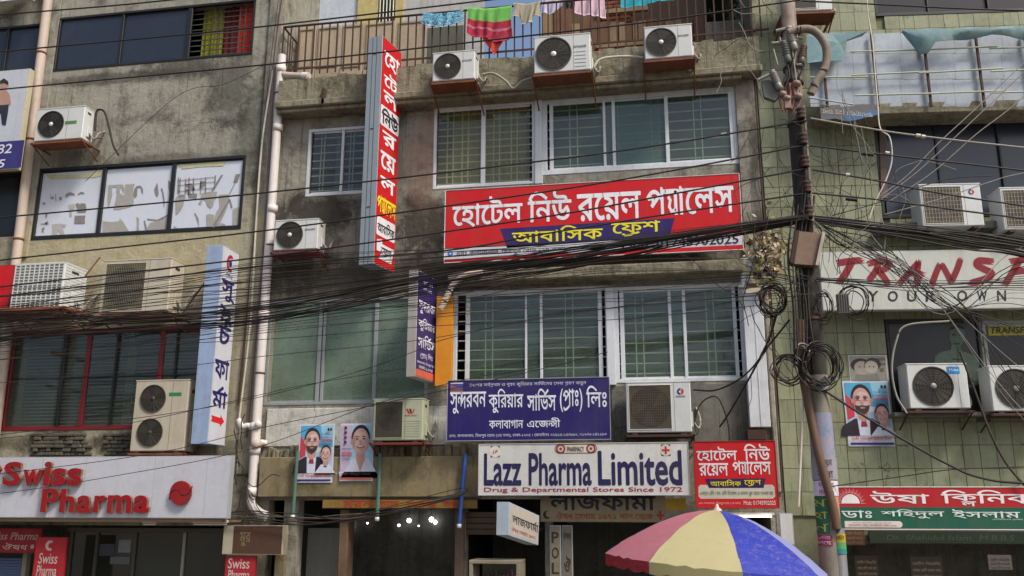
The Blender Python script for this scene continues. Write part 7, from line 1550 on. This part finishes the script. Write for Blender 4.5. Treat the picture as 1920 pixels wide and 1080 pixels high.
bundle(8, lambda s, i: [(380, 966+6*s+J(3)), (470, 960+14*s+J(5)), (560, 968+18*s+J(6)), (650, 966+14*s+J(6)), (740, 950+14*s+J(5)), (850, 922+12*s+J(4)), (880, 915+4*s)], .005, .010, 'dusty cable in the low bundle crossing the dark shop front from the drain pipe foot', 'low cables across the shop front', [M_cableb, M_cable, mat('cable_dusty', '#5a5148', .8, dirt=.4)], v=-.5, dv=.08)
squiggle(12, 450, 900, 14, 60, 24, .005, .01, 'dark cable end tangled between white board end and drain pipe', 'cable ends by the drain pipe foot', [M_cable, M_cableb], v=-.35, dv=.12)
for (x0, y0, x1, y1, lab) in ((114, 575, 188, 482, 'rusty stay rod slanting between the two left condensers'), (340, 590, 384, 530, 'dark stay rod slanting behind the left end of navy lettered sign')):
    a, b = C.p(x0, y0, -.5), C.p(x1, y1, -.2); mb = MB(); mb.tube([(a[0], -.5, a[1]), (b[0], -.2, b[1])], .014, 6); single('stay_rod', lab, 'rod', C, mb, M_rust if x0 < 200 else M_rustd, (a[0], -.5, a[1]))
mb = MB(); mb.box(uc(-20, 590, -.5), uc(150, 590, -.5), -.9, -.1, zc(60, 592, -.5), zc(60, 586, -.5), .008); single('metal_tray', 'rusty tray of scrap under the white boxy condenser', 'tray', C, mb, M_rust, (uc(60, 590), -.5, zc(60, 592, -.5)))
random.seed(13)
for k in range(9): x = 100+k*7+J(3); cable('orange brown frayed wire end poking from the tray under the boxy condenser', [(x, 592+J(3)), (x+8, 580+J(6)), (x+18, 586+J(8))], .007, mat('cable_orange', '#84503f', .5, dirt=.3), v=-.8+J(.1), group='frayed wire ends on the tray', n=4)

# ================================================================== UMBRELLA
uw, vw_, zt0 = uc(1345, 960, -3.9), -3.9, zc(1345, 957, -3.9)
um = Thing('street_umbrella', 'big street umbrella with red, cream and blue panels in front of the pharmacy', 'umbrella', C, uw, vw_, .01)
UC = ['#bd7480', '#bdb486', '#2b3aa6', '#8e96c8', '#bd7480', '#bdb486', '#2b3aa6', '#8e96c8']; VC = ['#a8222e', '#a89f70', '#2b3aa6', '#8e96c8']*2
RU = 1.15; drop = .54; TL = radians(5)
def upt(a, s, ph=0):
    r = RU*s; x, z = r*cos(a), -drop*(s**1.75); return (uw+x*cos(TL)+z*sin(TL), vw_+r*sin(a), zt0-x*sin(TL)+z*cos(TL))
M_umb = {}
def umat(c, i):
    n = 'umbrella_'+c[1:]
    if n in MATS: return MATS[n]
    m, nt, b, N, L = nodes(n); tc = N.new('ShaderNodeNewGeometry').outputs['Position']; g = noise(nt, scaled(nt, tc, (1, 1, 2.5)), 9, 7, .75, 1.)
    L.new(mixc(nt, ramp(nt, g, .5, .75, 0, .35), srgb(c), srgb('#c8b4b0') if i != 1 else srgb('#8d8a76')), b.inputs['Base Color']); b.inputs['Roughness'].default_value = .5
    tl = N.new('ShaderNodeBsdfTranslucent'); tl.inputs[0].default_value = srgb(c); mx = N.new('ShaderNodeMixShader'); mx.inputs[0].default_value = .3; L.new(b.outputs[0], mx.inputs[1]); L.new(tl.outputs[0], mx.inputs[2]); L.new(mx.outputs[0], N['Material Output'].inputs[0]); MATS[n] = m; return m
A0 = radians(-90-35)       # first rib angle: the cream panel faces the street
order = [(1, 0), (2, 1), (3, 2), (4, 3), (5, 4), (6, 5), (7, 6), (0, 7)]
for k in range(8):
    ci = (k+1) % 8; c = UC[ci]; a0 = A0+k*pi/4; a1 = a0+pi/4; V = []; nr, na = 14, 10
    for i in range(nr+1):
        s = i/nr
        for j in range(na+1):
            f = j/na; a = a0+(a1-a0)*f; pinch = 1-.045*sin(pi*f)*s; p = upt(a, s*pinch if i else 0); V.append((p[0], p[1], p[2]-.045*sin(pi*f)*s+.006*sin(i*1.7+j*2.3+k)*s+.005*sin(j*3.1+i*.6)*s))
    mb = MB(); mb.sm = True; mb.raw(V, [(i*(na+1)+j, i*(na+1)+j+1, (i+1)*(na+1)+j+1, (i+1)*(na+1)+j) for i in range(nr) for j in range(na)])
    pan = um.part('canopy_panel', mb, umat(c, ci), label=None)
    E_ = V[nr*(na+1):]; mb = MB(); mb.sm = True; n = len(E_); Q = list(E_)+[(uw+(p[0]-uw)*1.0, vw_+(p[1]-vw_)*1.0, p[2]-.11-.012*sin(i*1.9)) for i, p in enumerate(E_)]; mb.raw(Q, [(i, i+1, n+i+1, n+i) for i in range(n-1)]); um.part('valance', mb, umat(VC[ci], ci), pan)
    rb_ = [upt(a0, i/10) for i in range(11)]; mb = MB(); mb.tube([(x, y, z-.012) for x, y, z in rb_], .006, 5); um.part('rib', mb, M_alug)
mb = MB(); mb.tube([(uw, vw_, .01), (uw, vw_, zt0-.03)], .022, 10); um.part('pole', mb, M_alug)
mb = MB(); mb.lathe(uw, vw_, [(.05, zt0-.01), (.045, zt0+.012), (.02, zt0+.03), (.014, zt0+.06), (.001, zt0+.07)], 12); um.part('finial', mb, M_pvc2)
mb = MB(); mb.lathe(uw, vw_, [(.22, .01), (.22, .08), (.04, .10), (.03, .25)], 16); um.part('base', mb, M_conc)
# small plain white board beyond the umbrella
t = board('blank_board', 'blank off white panel standing between umbrella and pole', C, (1462, 962, 1488, 1022), -1.2, .03, M_spanel)
